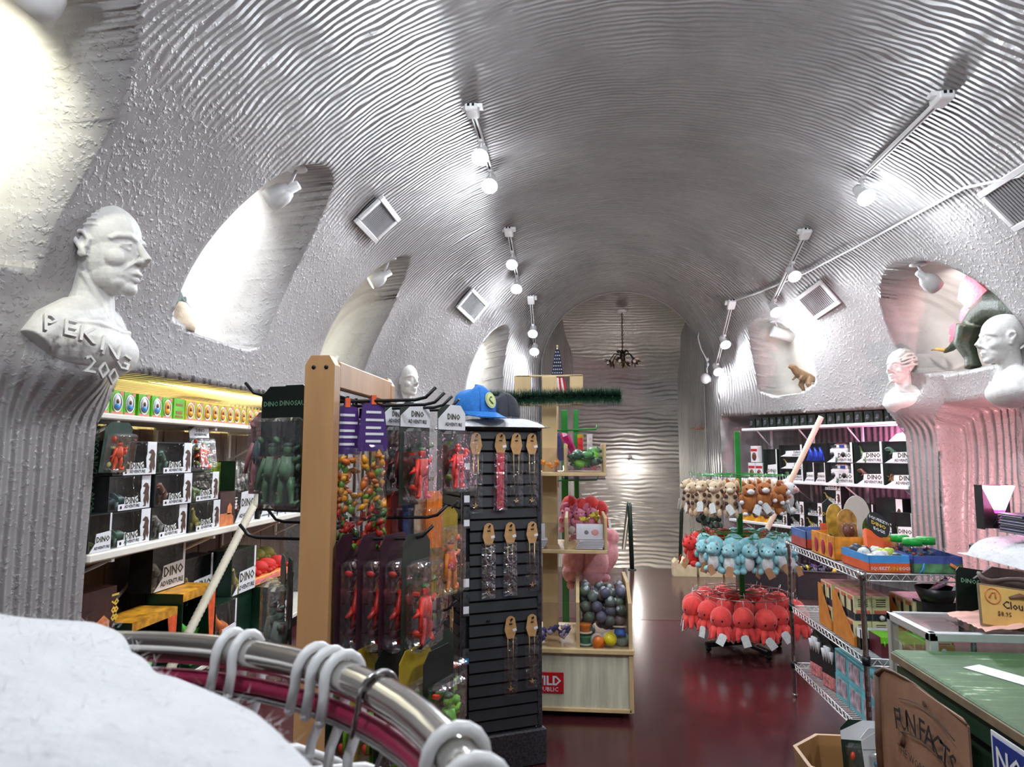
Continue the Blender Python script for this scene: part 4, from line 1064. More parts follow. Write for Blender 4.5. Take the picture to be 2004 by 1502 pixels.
t = thing('orange_pink_tray', 'flat orange and pink striped tray under the toy turtles', 'tray', (-2.66, 5.46, .515), RL); m.build('tray_body', [mat('orange_stripe', hexc(246, 150, 80), .4, var=.3, stretch=(1, 12, 1)), mat('pink_stripe', hexc(236, 120, 130), .4)], t)
def turtle(col):
    k = 'turtle_%d' % int(col[0] * 999)
    m = MB(); m.ell((0, 0, .05), (.085, .075, .055), 12, 0); m.ell((-.10, 0, .04), (.035, .03, .03), 8, 1)
    for sx in (-1, 1):
        for sy in (-1, 1): m.ell((sx * .055, sy * .07, .02), (.03, .03, .02), 6, 1)
    m.ell((-.115, -.022, .05), (.006, .006, .006), 6, 2); m.ell((-.115, .022, .05), (.006, .006, .006), 6, 2)
    return m.mesh(k, [mat(k, col, .7, var=.2), mat(k + 'skin', tuple(c * .8 for c in col), .7), M_INK])
TR, TG = turtle(hexc(220, 52, 44)), turtle(hexc(150, 150, 70))
i = 0
for (dy, dx, dz, me, c) in ((.05, .0, 0, TR, 'red'), (.22, .02, 0, TR, 'red'), (.40, .0, 0, TR, 'red'), (.56, .03, 0, TR, 'red'), (.12, -.14, .07, TG, 'olive'), (.30, -.14, .07, TG, 'olive'), (.48, -.14, .07, TG, 'olive'), (.62, -.12, .07, TG, 'olive')):
    o = put('plush_turtle', me, None, (-2.78 + dx, 5.52 + dy, .576 + dz), (0, 0, R(random.uniform(-40, 40))))
    tag(o, '%s of four %s toy turtles heaped on the orange tray' % (ORD[i % 4], c), 'toy', 'toy turtles on the low left shelf'); i += 1
def ribbed_pole(label, a, b, r):
    A, B = Vector(a), Vector(b); n = int((B - A).length / .016)
    P = [tuple(A.lerp(B, i / n)) for i in range(n + 1)]
    m = MB(); m.sweep(P, [r if i % 2 else r * .86 for i in range(n + 1)], 10)
    return tag(m.build('ribbed_pole', mat('ivory_ribbed', hexc(206, 198, 176), .5, var=.08)), label, 'pole')
ribbed_pole('ivory ribbed pole leaning across the left shelves', (-2.36, 3.47, .02), (-2.40, 5.5, 1.80), .03)

# ------------------------------------------------------------------ wooden two-sided peg rack
M_WOOD = mat('oak_post', hexc(198, 150, 100), .45, var=.22, vscale=7, bump=.15, bscale=30, stretch=(1, 1, .12))
M_PINE = mat('pale_pine', hexc(206, 178, 130), .5, var=.15, vscale=8, stretch=(1, 1, .15))
t = thing('peg_rack', 'wooden double-sided peg rack with black wire hooks in the foreground', 'display rack', (-.79, 2.02, 0))
for i, yy in enumerate((0, .64)):
    m = MB(); w_ = .0475
    P = [(-w_, 0), (w_, 0), (w_, 1.875), (w_ - .018, 1.905), (-w_ + .018, 1.905), (-w_, 1.875)]
    m.prism(P, -.02, .03); o = m.build('post', M_WOOD, t, (0, yy, 0))
    for sx in (-.02, .02):
        m = MB(); m.lathe([(0, .002), (.005, .002), (.007, 0), (.007, -.004)], 10, 0, Matrix.Rotation(R(90), 4, 'X')); m.build('screw', M_BLKMETAL, o, (sx, -.0205, 1.868))
m = MB(); m.bevel_box((.028, .335, 1.85), (.034, .60, .085), .004); m.build('beam', M_WOOD, t)
m = MB(); m.bevel_box((0, .335, .12), (.034, .60, .085), .004); m.build('beam', M_WOOD, t)
for i in range(7):
    m = MB(); m.sweep([(0, .06 + i * .09, .15), (0, .06 + i * .09, 1.80)], .006, 6); m.build('grid_upright', M_BLKMETAL, t)
for z in (1.79, 1.72, 1.36, 1.30, .98, .92, .6, .3):
    m = MB(); m.sweep([(0, .03, z), (0, .61, z)], .007, 6); m.build('grid_bar', M_BLKMETAL, t)
def hook(x0, y, z, s_, ln_):
    m = MB(); m.sweep([(x0, y, z - .035), (x0, y, z), (x0 + s_ * .02, y, z), (x0 + s_ * ln_ * .8, y, z + .004), (x0 + s_ * ln_ * .9, y, z + .012), (x0 + s_ * ln_, y, z + .045)], .0055, 6)
    m.build('hook', M_BLKMETAL, t, (.79 - .79, -2.02 + 2.02, 0))
HR = [(.10, 1.77), (.24, 1.765), (.38, 1.765), (.52, 1.765), (.08, 1.335), (.30, 1.38), (.52, 1.38), (.06, 1.0), (.30, 1.0), (.50, 1.02)]
for y, z in HR: hook(.0, y, z, 1, .34)
for y, z in ((.10, 1.79), (.30, 1.79), (.10, 1.33), (.30, 1.36), (.08, .98)): hook(.0, y, z, -1, .30)

def hang(name, label, x, y, z, th_, group, w_, h_, d_, card_m, toys, **k):
    """blister pack hung on a hook at (x, y, z): its top centre sits there"""
    a = R(th_); c_, s_ = math.cos(a), math.sin(a)
    return blister(name, label, (x - c_ * w_ / 2, y - s_ * w_ / 2, z - h_ + .02), (0, 0, a), group, w_, h_, d_, card_m, toys, **k)
M_CARDK = mat('smoky_green_card', hexc(34, 52, 42), .4, var=.2)
M_CARDB = mat('black_green_card', hexc(10, 24, 18), .35, var=.2)
M_CARDY = mat('yellow_card', hexc(176, 150, 40), .4, var=.25)
M_CARDP = mat('plum_card', hexc(58, 30, 42), .4, var=.2)
G1 = 'toy packs on the right of the wooden peg rack'
red = lumps('red_man', [(226, 50, 34), (240, 70, 50), (220, 60, 40), (60, 110, 60)], .17, .24, .065, 7, 21)
red2 = lumps('red_fig', [(196, 40, 34), (214, 52, 40), (90, 40, 46), (110, 44, 46)], .17, .27, .065, 8, 5)
drk = lumps('dark_fig', [(120, 40, 38), (60, 70, 66), (64, 44, 54), (150, 60, 50)], .17, .24, .065, 7, 9)
hang('toy_blister_pack', 'clear blister with a dull red figure, top row behind the purple bags', -.665, 2.42, 1.765, 70, G1, .17, .33, .065, M_CARDK, drk, hdr=.26, head_m=M_WHITE)
hang('toy_blister_pack', 'clear blister with a bright red figure, top row middle', -.575, 2.36, 1.765, 66, G1, .17, .36, .075, M_CARDK, red, hdr=.26, head_m=M_WHITE)
hang('toy_blister_pack', 'clear blister with a bright red figure, top row nearest the black jewellery rack', -.47, 2.50, 1.765, 62, G1, .16, .33, .075, M_CARDK, lumps('red_man2', [(232, 44, 40), (240, 70, 60), (110, 120, 60), (220, 60, 50)], .16, .22, .065, 6, 31), hdr=.3, head_m=M_WHITE)
for i in range(4):
    hang('toy_blister_pack', 'red figure blister on the second hook row, %s from the wooden post' % ORD[i], -.705 + i * .068, 2.10, 1.335, 74, G1, .17, .35, .06, M_CARDP if i < 3 else M_CARDK, red2 if i < 3 else red, hdr=.22)
# purple-headed bags of small dinosaurs
def toy_bag(label, x, y, z, th_, seed):
    t2 = thing('toy_bag', label, 'toy bag', (x, y, z), R(th_), 'purple-topped toy bags')
    m = MB(); m.prism([(-.045, -.02), (.045, -.02), (.05, .0), (.035, .13), (.012, .135), (.008, .16), (-.008, .16), (-.012, .135), (-.035, .13), (-.05, 0)], -.004, .004); o = m.build('header_card', M_PURPLE, t2)
    m = MB(); m.box((0, -.005, .145), (.016, .002, .03)); m.build('orange_tab', mat('orange_tab', hexc(232, 96, 40), .5), o)
    for k, (zz, ww) in enumerate(((.105, .05), (.08, .06), (.055, .05), (.035, .06), (.012, .05))):
        m = MB(); m.box((.004 * (k % 2), -.005, zz), (ww, .001, .008)); m.build('print_line', M_WHITE, o)
    rnd = random.Random(seed); m = MB()
    cols = [(206, 140, 30), (96, 140, 40), (170, 40, 26), (186, 96, 28), (50, 84, 40)]
    ms = [mat('bag_%d_%d_%d' % c, hexc(*c), .35, var=.2) for c in cols]
    for k in range(64):
        f = k / 64; zz = -.03 - .30 * f; xx = rnd.uniform(-.036, .036); mi = rnd.choice([0, 0, 3, 1]) if f < .55 else rnd.choice([2, 2, 4, 1])
        r = rnd.uniform(.007, .014); a = rnd.uniform(0, 6.28)
        m.sweep([(xx - r * 1.5 * math.cos(a), rnd.uniform(-.015, .01), zz - r * 1.5 * math.sin(a)), (xx, rnd.uniform(-.02, .01), zz), (xx + r * 1.6 * math.cos(a), rnd.uniform(-.015, .01), zz + r * 1.6 * math.sin(a))], [r * .25, r, r * .2], 6, mi)
    m.build('toy_dinosaurs', ms, t2)
    m = MB(); P = []
    for k in range(9):
        zz = .0 - .35 * k / 8; wv = .05 + .006 * math.sin(k * 1.7 + seed)
        P.append((wv, zz))
    vs = []
    for (wv, zz) in P:
        dp = .026 * math.sin(math.pi * min(1, (-zz + .01) / .36)) + .004
        vs += [(-wv, 0, zz), (-wv * .5, -dp, zz), (wv * .5, -dp, zz), (wv, 0, zz), (wv * .5, dp, zz), (-wv * .5, dp, zz)]
    fs = [(6 * k + j, 6 * k + (j + 1) % 6, 6 * k + 6 + (j + 1) % 6, 6 * k + 6 + j) for k in range(8) for j in range(6)]
    m.add(vs, fs, 0, True); m.build('bag_film', M_CLEAR, t2)
toy_bag('purple-headed clear bag of yellow and red toys beside the wooden post', -.735, 2.10, 1.62, 40, 2)
toy_bag('purple-headed clear bag of green and orange toys with an orange tab', -.655, 2.12, 1.63, 36, 6)
# second layer behind and below
G2 = 'bright packs deeper in the peg rack'
for i, (c, nm) in enumerate((((214, 84, 40), 'rust orange'), ((150, 60, 60), 'dull red'), ((70, 90, 150), 'blue'), ((214, 190, 160), 'cream'), ((240, 130, 40), 'bright orange'))):
    t2 = thing('hanging_packet', nm + ' flat packet hanging behind the top row blisters', 'toy packet', (-.68 + i * .042, 2.40, 1.47), R(50), G2)
    m = MB(); m.prism([(-.035, -.20), (.035, -.20), (.035, -.02), (.02, .0), (-.02, .0), (-.035, -.02)], -.003, .003); m.build('packet', mat('packet_%d' % i, hexc(*c), .35, var=.3, stretch=(14, 1, 1)), t2)
    m = MB(); m.bevel_box((0, -.012, -.17), (.07, .02, .22), .008); m.build('film', M_CLEAR, t2)
for i in range(3):
    hang('toy_blister_pack', 'orange and yellow flame pack on the second row, %s toward the jewellery rack' % ORD[i], -.66 + i * .085, 2.50, 1.385, 66, G2, .16, .32, .05, M_CARDY, lumps('flame', [(232, 130, 40), (226, 90, 30), (120, 60, 40)], .16, .24, .05, 7, 44), hdr=.2)
G3 = 'packs on the lowest visible hooks'
lime = lumps('lime', [(120, 190, 40), (100, 170, 50), (226, 60, 40), (60, 90, 60)], .17, .28, .065, 6, 14)
for i in range(5):
    hang('toy_blister_pack', 'yellow-edged pack with green toys on the lowest hooks, %s from the wooden post' % ORD[i], -.71 + i * .072, 2.08, 1.0, 70, G3, .17, .36, .055, M_CARDY if i % 2 else M_CARDB, lime, hdr=.25)
hang('toy_blister_pack', 'pack with a lime roller and red stick below the red figures, by the jewellery rack', -.47, 2.34, .98, 66, G3, .15, .30, .07, M_CARDK, lumps('limeroll', [(120, 196, 40), (130, 200, 50), (236, 60, 30)], .15, .22, .065, 5, 23), hdr=.3)
for i in range(4):
    hang('toy_blister_pack', 'dark pack with green and red toys near the floor of the peg rack, %s along' % ORD[i], -.69 + i * .085, 2.14, .60, 70, G3, .17, .34, .055, M_CARDB, lime if i % 2 else red2, hdr=.25)
# left side of the rack
G4 = 'black-carded packs on the left of the wooden peg rack'
grn = lumps('green_soldier', [(84, 120, 84), (110, 140, 110), (120, 70, 70), (70, 90, 80)], .13, .26, .05, 8, 12)
pnk = lumps('pink_grey', [(170, 110, 110), (70, 96, 100), (90, 100, 100), (150, 90, 96)], .11, .26, .05, 8, 17)
hang('toy_blister_pack', 'black-carded blister with pale green figure, left hook next to the wooden post', -.895, 2.06, 1.80, -14, G4, .125, .40, .045, M_CARDB, grn, hdr=.26, head_m=None)
hang('toy_blister_pack', 'black-carded blister with pale green figure, second from the post on the left hook', -.965, 2.10, 1.80, -10, G4, .125, .40, .045, M_CARDB, grn, hdr=.26)
hang('toy_blister_pack', 'pinkish clear pack hanging outermost on the left hook', -1.045, 2.16, 1.72, -6, G4, .085, .27, .04, mat('faded_pink', hexc(150, 110, 110), .5, var=.3), pnk, hdr=.06)
for i, (x, y) in enumerate(((-.895, 2.06), (-.965, 2.10))):
    t2 = put('card_print', text_mesh('DINOSAUR', .022, 'CENTER', mat('pale_green_ink', hexc(110, 150, 120), .5), 0, 1, .02), [o for o in bpy.data.objects if o.name.startswith('toy_blister_pack') and o.get('group') == G4][i], (.065, -.004, .335))
for i in range(2):
    hang('toy_blister_pack', 'smoky pack on the lower left hook beside the post, %s of two' % ORD[i], -.885 - .05 * i, 2.05 + .06 * i, 1.26, -60, G4, .14, .36, .06, M_CARDB, lumps('grey_green', [(110, 130, 110), (140, 150, 140), (90, 60, 60)], .14, .26, .05, 7, 27), hdr=.2)

# ------------------------------------------------------------------ black jewellery rack
M_RACK = mat('black_slatwall', (.012, .013, .017), .5, var=.3, vscale=10); M_GRAN = mat('speckled_black_base', (.03, .03, .035), .35, var=.9, vscale=90)
RZ = math.atan2(.2, .4)
t = thing('jewellery_rack', 'black square slatted display rack hung with necklaces', 'display rack', (-.6, 3.5, 0), RZ)
S = .447
m = MB(); m.bevel_box((S / 2, S / 2, .09), (S + .04, S + .04, .18), .008); m.build('base', M_GRAN, t)
m = MB(); m.box((S / 2, S / 2, .955), (S - .05, S - .05, 1.55)); m.build('core', M_BLACK, t)
for (x, y) in ((.012, .0), (S - .012, .0), (.0, S - .01), (S - .01, S - .01)):
    m = MB(); m.bevel_box((x, y + .01, .955), (.024, .03, 1.55), .003); m.build('corner_post', M_GRAN, t)
sl = MB(); sl.prism([(0, 0), (.0, .030), (.012, .038), (.012, 0)], .036, S - .014, 0, Matrix.Rotation(R(-90), 4, 'Z') @ Matrix.Scale(-1, 4, (1, 0, 0)))
def slat_mesh():
    q = MB(); L_ = S - .06
    q.add([(0, 0, 0), (L_, 0, 0), (L_, -.014, .010), (0, -.014, .010), (0, -.004, .057), (L_, -.004, .057), (0, .012, .057), (L_, .012, .057), (0, .012, 0), (L_, .012, 0)],
          [(0, 3, 2, 1), (3, 4, 5, 2), (4, 6, 7, 5), (0, 1, 9, 8), (0, 8, 6, 4, 3), (1, 2, 5, 7, 9)])
    return q.mesh('slat', [M_RACK])
SLM = slat_mesh(); nS = 26
for i in range(nS):
    z = .185 + i * .0595
    put('slat', SLM, t, (.045, .012, z)); put('slat', SLM, t, (.012, S - .02, z), (0, 0, R(-90)))
m = MB(); m.bevel_box((S / 2, S / 2, 1.735), (S + .01, S + .01, .02), .004); m.build('top_board', M_RACK, t)
RM = Matrix.Translation((-.6, 3.5, 0)) @ Matrix.Rotation(RZ, 4, 'Z')
def soft_pad(name, label, c, size, h, seed, fuzz=6000, rz=0.0, edge=.03, flen=.02, mname='cotton_batting'):
    """white cotton batting: puffy slab plus loose fibres"""
    rnd = np.random.RandomState(seed); n = 46
    u = np.linspace(-1, 1, n); U_, V_ = np.meshgrid(u, u)
    ph = rnd.uniform(0, 6.28, 12)
    bump_ = sum(np.sin((2 + i * .9) * (U_ * math.cos(ph[i]) + V_ * math.sin(ph[i])) * 1.6 + ph[-i]) / (2 + i * .7) for i in range(8)) * .25
    r4 = (np.abs(U_) ** 5 + np.abs(V_) ** 5) ** .2
    prof_ = np.clip(1 - r4 ** 4, 0, 1) ** .5
    X_ = U_ * size[0] / 2 * (1 + .05 * bump_); Y_ = V_ * size[1] / 2 * (1 + .05 * np.roll(bump_, 7, 0))
    Zt = h * prof_ * (.8 + .45 * bump_); Zb = np.zeros_like(Zt) - .002
    vs = np.concatenate([np.stack([X_, Y_, Zt], -1).reshape(-1, 3), np.stack([X_ * .97, Y_ * .97, Zb], -1).reshape(-1, 3)])
    ii = np.arange(n * n).reshape(n, n); q = np.stack([ii[:-1, :-1], ii[:-1, 1:], ii[1:, 1:], ii[1:, :-1]], -1).reshape(-1, 4)
    m = MB(); m.add(vs.tolist(), [tuple(a) for a in q] + [tuple(a[::-1] + n * n) for a in q], 0, True)
    M_ = mat(mname, (.78, .79, .80), .95, var=.05, bump=.5, bscale=50, sheen=.3)
    t2 = thing(name, label, 'cotton batting', c, rz)
    m.build('padding', M_, t2)
    # loose fibres standing off the surface
    k = rnd.randint(0, n * n, fuzz); P = vs[k] + rnd.normal(0, .004, (fuzz, 3)); D = rnd.normal(0, 1, (fuzz, 3)); D[:, 2] = np.abs(D[:, 2]) * .8
    D /= np.linalg.norm(D, axis=1, keepdims=True); W = np.cross(D, rnd.normal(0, 1, (fuzz, 3))); W /= np.linalg.norm(W, axis=1, keepdims=True) + 1e-9
    ln_ = flen * rnd.uniform(.4, 1, (fuzz, 1)); wd = .0007
    A, B, C = P - W * wd, P + W * wd, P + D * ln_ + W * ln_ * .5
    fv = np.stack([A, B, C], 1).reshape(-1, 3)
    me = bpy.data.meshes.new('fibres'); me.from_pydata(fv.tolist(), [], np.arange(fuzz * 3).reshape(-1, 3).tolist()); me.materials.append(M_)
    o = put('fibres', me, t2); o['kind'] = 'stuff'
    return t2
p = RM @ Vector((S / 2, S / 2, 1.745))
soft_pad('cotton_pad', 'white cotton batting laid on top of the black jewellery rack', tuple(p), (S + .09, S + .09), .06, 4, 1500, RZ)
# necklaces
M_KRAFT = mat('kraft_card', hexc(190, 146, 96), .6, var=.15, vscale=40); M_GOLD = mat('gold_chain', hexc(214, 176, 120), .3, .9, var=.2); M_BAG = clear_mat('jewellery_bag', gloss=.10, rough=.06, bump=.9, bscale=30)
M_PINKB = clear_mat('pink_bag', (1, .55, .66), .25, .1, .9, 30); M_BLUEB = clear_mat('bluish_bag', (.78, .92, 1), .34, .10, 1.0, 40)
def necklace(label, face, u, z, ln_, bag, chains=2, pend='star', tagw=True, dark=False):
    a = RZ if face == 'front' else RZ - R(90)
    q = RM @ (Vector((u, -.016, z)) if face == 'front' else Vector((-.016, S - u, z)))
    t2 = thing('necklace', label, 'necklace', tuple(q), a, 'necklaces on the black rack'); t2.scale = (1.3, 1, 1.12)
    m = MB(); m.sweep([(0, .02, .0), (0, -.02, .0), (0, -.026, .008)], .0035, 6); m.build('peg', M_BLKMETAL, t2)
    m = MB(); m.prism([(-.014, -.085), (.014, -.085), (.026, -.045), (.018, .006), (.006, .016), (-.006, .016), (-.018, .006), (-.026, -.045)], -.006, -.004); c = m.build('kraft_card', M_KRAFT, t2)
    m = MB(); m.box((0, -.0068, -.02), (.014, .001, .006)); m.build('hang_hole', M_INK, c)
    if tagw: m = MB(); m.box((.004, -.007, -.05), (.016, .001, .012), 0, Matrix.Rotation(R(-15), 4, 'Y')); m.build('price_tag', M_WHITE, c)
    m = MB(); w0 = .012
    for k in range(chains):
        s_ = -1 if k % 2 else 1
        m.sweep([(s_ * (w0 - .003 * (k // 2)), -.005, -.08), (s_ * .010, -.006, -.08 - ln_ * .45), (s_ * .002, -.006, -.08 - ln_ * .88 - .01 * (k // 2))], .0011, 4)
    m.build('chain', M_GOLD, t2)
    m = MB()
    for k in range(5):
        b = 2 * math.pi * k / 5 + math.pi / 2
        m.sweep([(0, -.007, -.085 - ln_ * .88), (.013 * math.cos(b), -.007, -.085 - ln_ * .88 + .013 * math.sin(b))], [.004, .001], 5)
    m.build('pendant', M_GOLD, t2)
    n = 8; vs = []
    rnd = random.Random(int(u * 997 + z * 31))
    for k in range(n + 1):
        zz = -.075 - (ln_ + .01) * k / n; w_ = .029 + rnd.uniform(-.001, .001)
        vs += [(-w_, -.008 + rnd.uniform(-.003, .003), zz), (-.008, -.013 + rnd.uniform(-.004, .003), zz), (.010, -.013 + rnd.uniform(-.004, .003), zz), (w_, -.008 + rnd.uniform(-.003, .003), zz)]
    m = MB(); m.add(vs, [(4 * k + j, 4 * k + j + 1, 4 * k + j + 5, 4 * k + j + 4) for k in range(n) for j in range(3)], 0); m.build('clear_bag', bag, t2)
    return t2
necklace('necklace with layered chains, top left of the rack front', 'front', .068, 1.695, .27, M_BAG, 6, tagw=False)
o = necklace('pink-bagged necklace in the top row', 'front', .205, 1.695, .26, M_PINKB, 2)
m = MB(); m.prism([(-.014, -.34), (.014, -.34), (.018, -.02), (-.018, -.02)], -.004, -.002); m.build('pink_ribbon', mat('pink_ribbon', hexc(226, 130, 146), .3, var=.35, vscale=50), o)
necklace('necklace third from the left in the top row', 'front', .295, 1.695, .25, M_BAG, 2, tagw=False)
necklace('necklace at the right end of the top row, white tag', 'front', .385, 1.695, .25, M_BAG, 2)
necklace('necklace in a bluish shiny bag, middle row left', 'front', .140, 1.225, .24, M_BLUEB, 3)
necklace('necklace in a bluish bag, centre of the middle row', 'front', .260, 1.225, .235, M_BLUEB, 4)
necklace('necklace at the right end of the middle row', 'front', .385, 1.225, .22, M_BAG, 3)
necklace('wide-looped necklace on the left of the bottom row', 'front', .262, .745, .255, M_BAG, 2)
necklace('necklace above a clear plastic tab, bottom row right', 'front', .382, .745, .23, M_BAG, 2)
m = MB(); m.sweep([(.14, .0, .745), (.14, -.03, .745), (.14, -.036, .755)], .004, 6); m.build('empty_peg', M_BLKMETAL, t)
necklace('kraft-carded necklace on the left face, upper row front', 'side', S - .12, 1.26, .36, M_BAG, 4)
necklace('kraft-carded necklace on the left face, upper row rear', 'side', S - .27, 1.26, .36, M_BAG, 4)
o = necklace('pink ribbon necklace on the left face', 'side', S - .20, 1.27, .40, M_PINKB, 2)
m = MB(); m.prism([(0, -.48), (.014, -.40), (.014, -.02), (-.014, -.02), (-.012, -.40)], -.004, -.002); m.build('pink_ribbon', MATS['pink_ribbon'], o)
necklace('kraft-carded necklace on the left face, lower row front', 'side', S - .10, .80, .36, M_BAG, 2)
necklace('kraft-carded necklace on the left face, lower row rear', 'side', S - .28, .80, .34, M_BAG, 4)
for i, (z, h_) in enumerate(((1.62, .11), (1.46, .12), (1.33, .11), (1.05, .14), (.90, .12), (.62, .08))):
    q = RM @ Vector((.022, -.012, z)); t2 = thing('magnet_card', 'small picture card at the front left corner of the black rack, %s from top' % ORD[i], 'card', tuple(q), RZ, 'small cards on the corner of the black rack')
    m = MB(); m.box((0, 0, -h_ / 2), (.034, .004, h_)); m.box((0, -.0025, -h_ * .75), (.03, .001, h_ * .3), 1); m.build('card', [mat('card_dark_photo', hexc(60, 62, 64), .4, var=.8, vscale=40), M_WHITE if i != 5 else mat('blue_stripe', hexc(60, 140, 210), .4)], t2)

# caps on the batting
def cap(label, loc, rz, m_, patch):
    t2 = thing('baseball_cap', label, 'cap', loc, rz, 'caps on the black rack')
    q = MB(); n = 26; vs = []; fs = []
    prof_ = [(.100, 0), (.104, .02), (.101, .055), (.090, .085), (.065, .104), (.03, .112), (.0, .113)]
    rnd = random.Random(3)
    for r, z in prof_:
        for j in range(n):
            b = 2 * math.pi * j / n
            k = 1.0 + .035 * math.cos(2 * b)
            vs.append((r * math.cos(b) * .88, r * math.sin(b) * k, z + (.010 * (math.sin(3 * b + 1)) if z > .05 else 0) + (.012 * -math.sin(b) if z > .03 else 0)))
    for i in range(len(prof_) - 1):
        for j in range(n): j2 = (j + 1) % n; fs.append((i * n + j, i * n + j2, (i + 1) * n + j2, (i + 1) * n + j))
    q.add(vs, fs, 0, True); q.build('crown', m_, t2)
    q = MB(); q.sweep([(.0885 * math.cos(b) * 1.0, .102 * math.sin(b), .012) for b in np.linspace(0, 2 * math.pi, 28)[:-1]], .0022, 4, closed=True)
    for b in (0, 1.05, 2.1, 3.14, 4.19, 5.24): q.sweep([(r * math.cos(b) * .89, r * math.sin(b), z + .001 + (.010 * (math.sin(3 * b + 1)) if z > .05 else 0) + (.012 * -math.sin(b) if z > .03 else 0)) for r, z in ((.105, .01), (.104, .04), (.098, .065), (.08, .093), (.04, .109), (.005, .113))], .0016, 4)
    q.ell((0, 0, .115), (.008, .008, .005), 8); q.build('seams', m_, t2)
    q = MB(); vs = []; fs = []; na, nr_ = 17, 5
    for i in range(nr_):
        for j in range(na):
            b = R(-160 + 140 * j / (na - 1)); f = i / (nr_ - 1)
            ex = math.sin(math.pi * j / (na - 1)) ** .6
            vs.append((.093 * math.cos(b) * (1 + .12 * f * ex), .100 * math.sin(b) - .078 * f * ex, .010 - .030 * f * ex * (1 if True else 0) - .010 * (math.cos(b) / .94) ** 2 * f))
    for i in range(nr_ - 1):
        for j in range(na - 1): k = i * na + j; fs.append((k, k + 1, k + na + 1, k + na))
    q.add(vs, fs, 0, True)
    q.add([(v[0], v[1], v[2] - .004) for v in vs], [f[::-1] for f in fs], 0, True); q.build('visor', m_, t2)
    if patch:
        pm = Matrix.Translation((0, -.1035, .058)) @ Matrix.Rotation(R(-14), 4, 'X')
        def disc(a, b, y, mi, q_): 
            v = [(a * math.cos(x), y, b * math.sin(x)) for x in np.linspace(0, 2 * math.pi, 21)[:-1]]; q_.add(v, [tuple(range(20))[::-1]], mi, False, pm)
        q = MB(); disc(.030, .036, -.0015, 0, q); disc(.025, .031, -.0022, 1, q); disc(.0235, .0295, -.0028, 0, q)
        pt = q.build('patch', [mat('patch_cream', hexc(208, 214, 150), .6), mat('patch_green', hexc(60, 120, 50), .6)], t2)
        q = MB(); q.sweep([(.012, -.0035, -.016), (.0, -.0035, -.006), (-.008, -.0035, .004), (.0, -.0035, .014), (.008, -.0035, .012)], [.004, .009, .007, .006, .003], 6, 0, pm, flat=.3); q.build('embroidered_dinosaur', MATS['patch_green'], pt)
    return t2
M_CAPB = mat('blue_cap_cotton', hexc(44, 120, 200), .8, var=.12, vscale=60, bump=.3, bscale=140); M_CAPK = mat('charcoal_cap_cotton', hexc(52, 54, 60), .8, var=.15, vscale=60)
cc_ = cap('sky blue baseball cap with an oval green dinosaur patch', (-.555, 3.62, 1.815), R(50), M_CAPB, True); cc_.scale = (1.22,) * 3
cc_ = cap('dark grey baseball cap half hidden behind the blue cap', (-.44, 3.80, 1.80), R(60), M_CAPK, False); cc_.scale = (1.15,) * 3

# ------------------------------------------------------------------ round chrome clothes rail in the foreground
CX, CY, CZ, CR_ = -.5, .3, 1.38, .46
t = thing('clothes_rail', 'round chrome clothes rail close to the camera with a magenta lower ring', 'clothes rack', (CX, CY, 0))
def ringpts(r, z, n=72): return [(r * math.cos(2 * math.pi * i / n), r * math.sin(2 * math.pi * i / n), z) for i in range(n)]
m = MB(); m.sweep(ringpts(CR_, CZ), .0165, 16, closed=True); m.build('chrome_ring', M_STEEL, t)
m = MB(); m.sweep(ringpts(CR_ - .003, CZ - .030), .0085, 10, closed=True); m.build('magenta_ring', mat('magenta_sleeve', hexc(176, 40, 84), .35, var=.1), t)
m = MB(); m.sweep(ringpts(CR_ - .004, CZ - .042), .004, 8, closed=True); m.build('support_ring', M_DKSTEEL, t)
m = MB(); m.sweep([(0, 0, .03), (0, 0, 1.33)], .02, 14); m.build('column', M_STEEL, t)
for i in range(4):
    b = math.pi / 4 + i * math.pi / 2 + .6
    m = MB(); m.sweep([(0, 0, 1.30), (CR_ * .6 * math.cos(b), CR_ * .6 * math.sin(b), 1.335), (CR_ * math.cos(b), CR_ * math.sin(b), 1.338)], .008, 8); m.build('spoke', M_STEEL, t)
    m = MB(); m.sweep([(0, 0, .05), (.38 * math.cos(b), .38 * math.sin(b), .02)], .014, 8); m.build('foot', M_STEEL, t)
M_HANG = mat('white_hanger_plastic', (.80, .80, .80), .3, var=.04)
def hanger(label, ang, m_, r=.0048, lean=0.0, metal=False):
    b = R(ang); t2 = thing('clothes_hanger', label, 'hanger', (CX + CR_ * math.cos(b), CY + CR_ * math.sin(b), CZ), b, 'hangers on the chrome rail', rot=(R(lean), 0, b))
    # local x points outwards from the rail's centre; the hook goes over the tube
    g = .0165 + r + .0005
    P = [(-g * 1.02 - .004, 0, -.034), (-g, 0, -.012)] + [(-g * math.cos(q), 0, g * math.sin(q)) for q in np.linspace(0, math.pi, 9)] + [(g, 0, -.02), (g * .9, 0, -.045), (.004, 0, -.075), (0, 0, -.105)]
    q = MB(); q.sweep(P, r if not metal else r, 10); q.ell(P[0], (r * 1.05, r * 1.05, r * 1.05), 8); q.build('hook', m_, t2)
    q = MB()
    if not metal:
        q.sweep([(-.19, 0, -.20), (-.16, 0, -.175), (-.08, 0, -.128), (0, 0, -.105), (.08, 0, -.128), (.16, 0, -.175), (.19, 0, -.20)], [r, r, r * 1.1, r * 1.3, r * 1.1, r, r], 8)
        q.sweep([(-.19, 0, -.20), (0, 0, -.208), (.19, 0, -.20)], r * .9, 8)
    else:
        q.sweep([(-.15, 0, -.14), (0, 0, -.105), (.15, 0, -.14)], r * 1.2, 8)
    q.build('shoulders', m_, t2)
    return t2
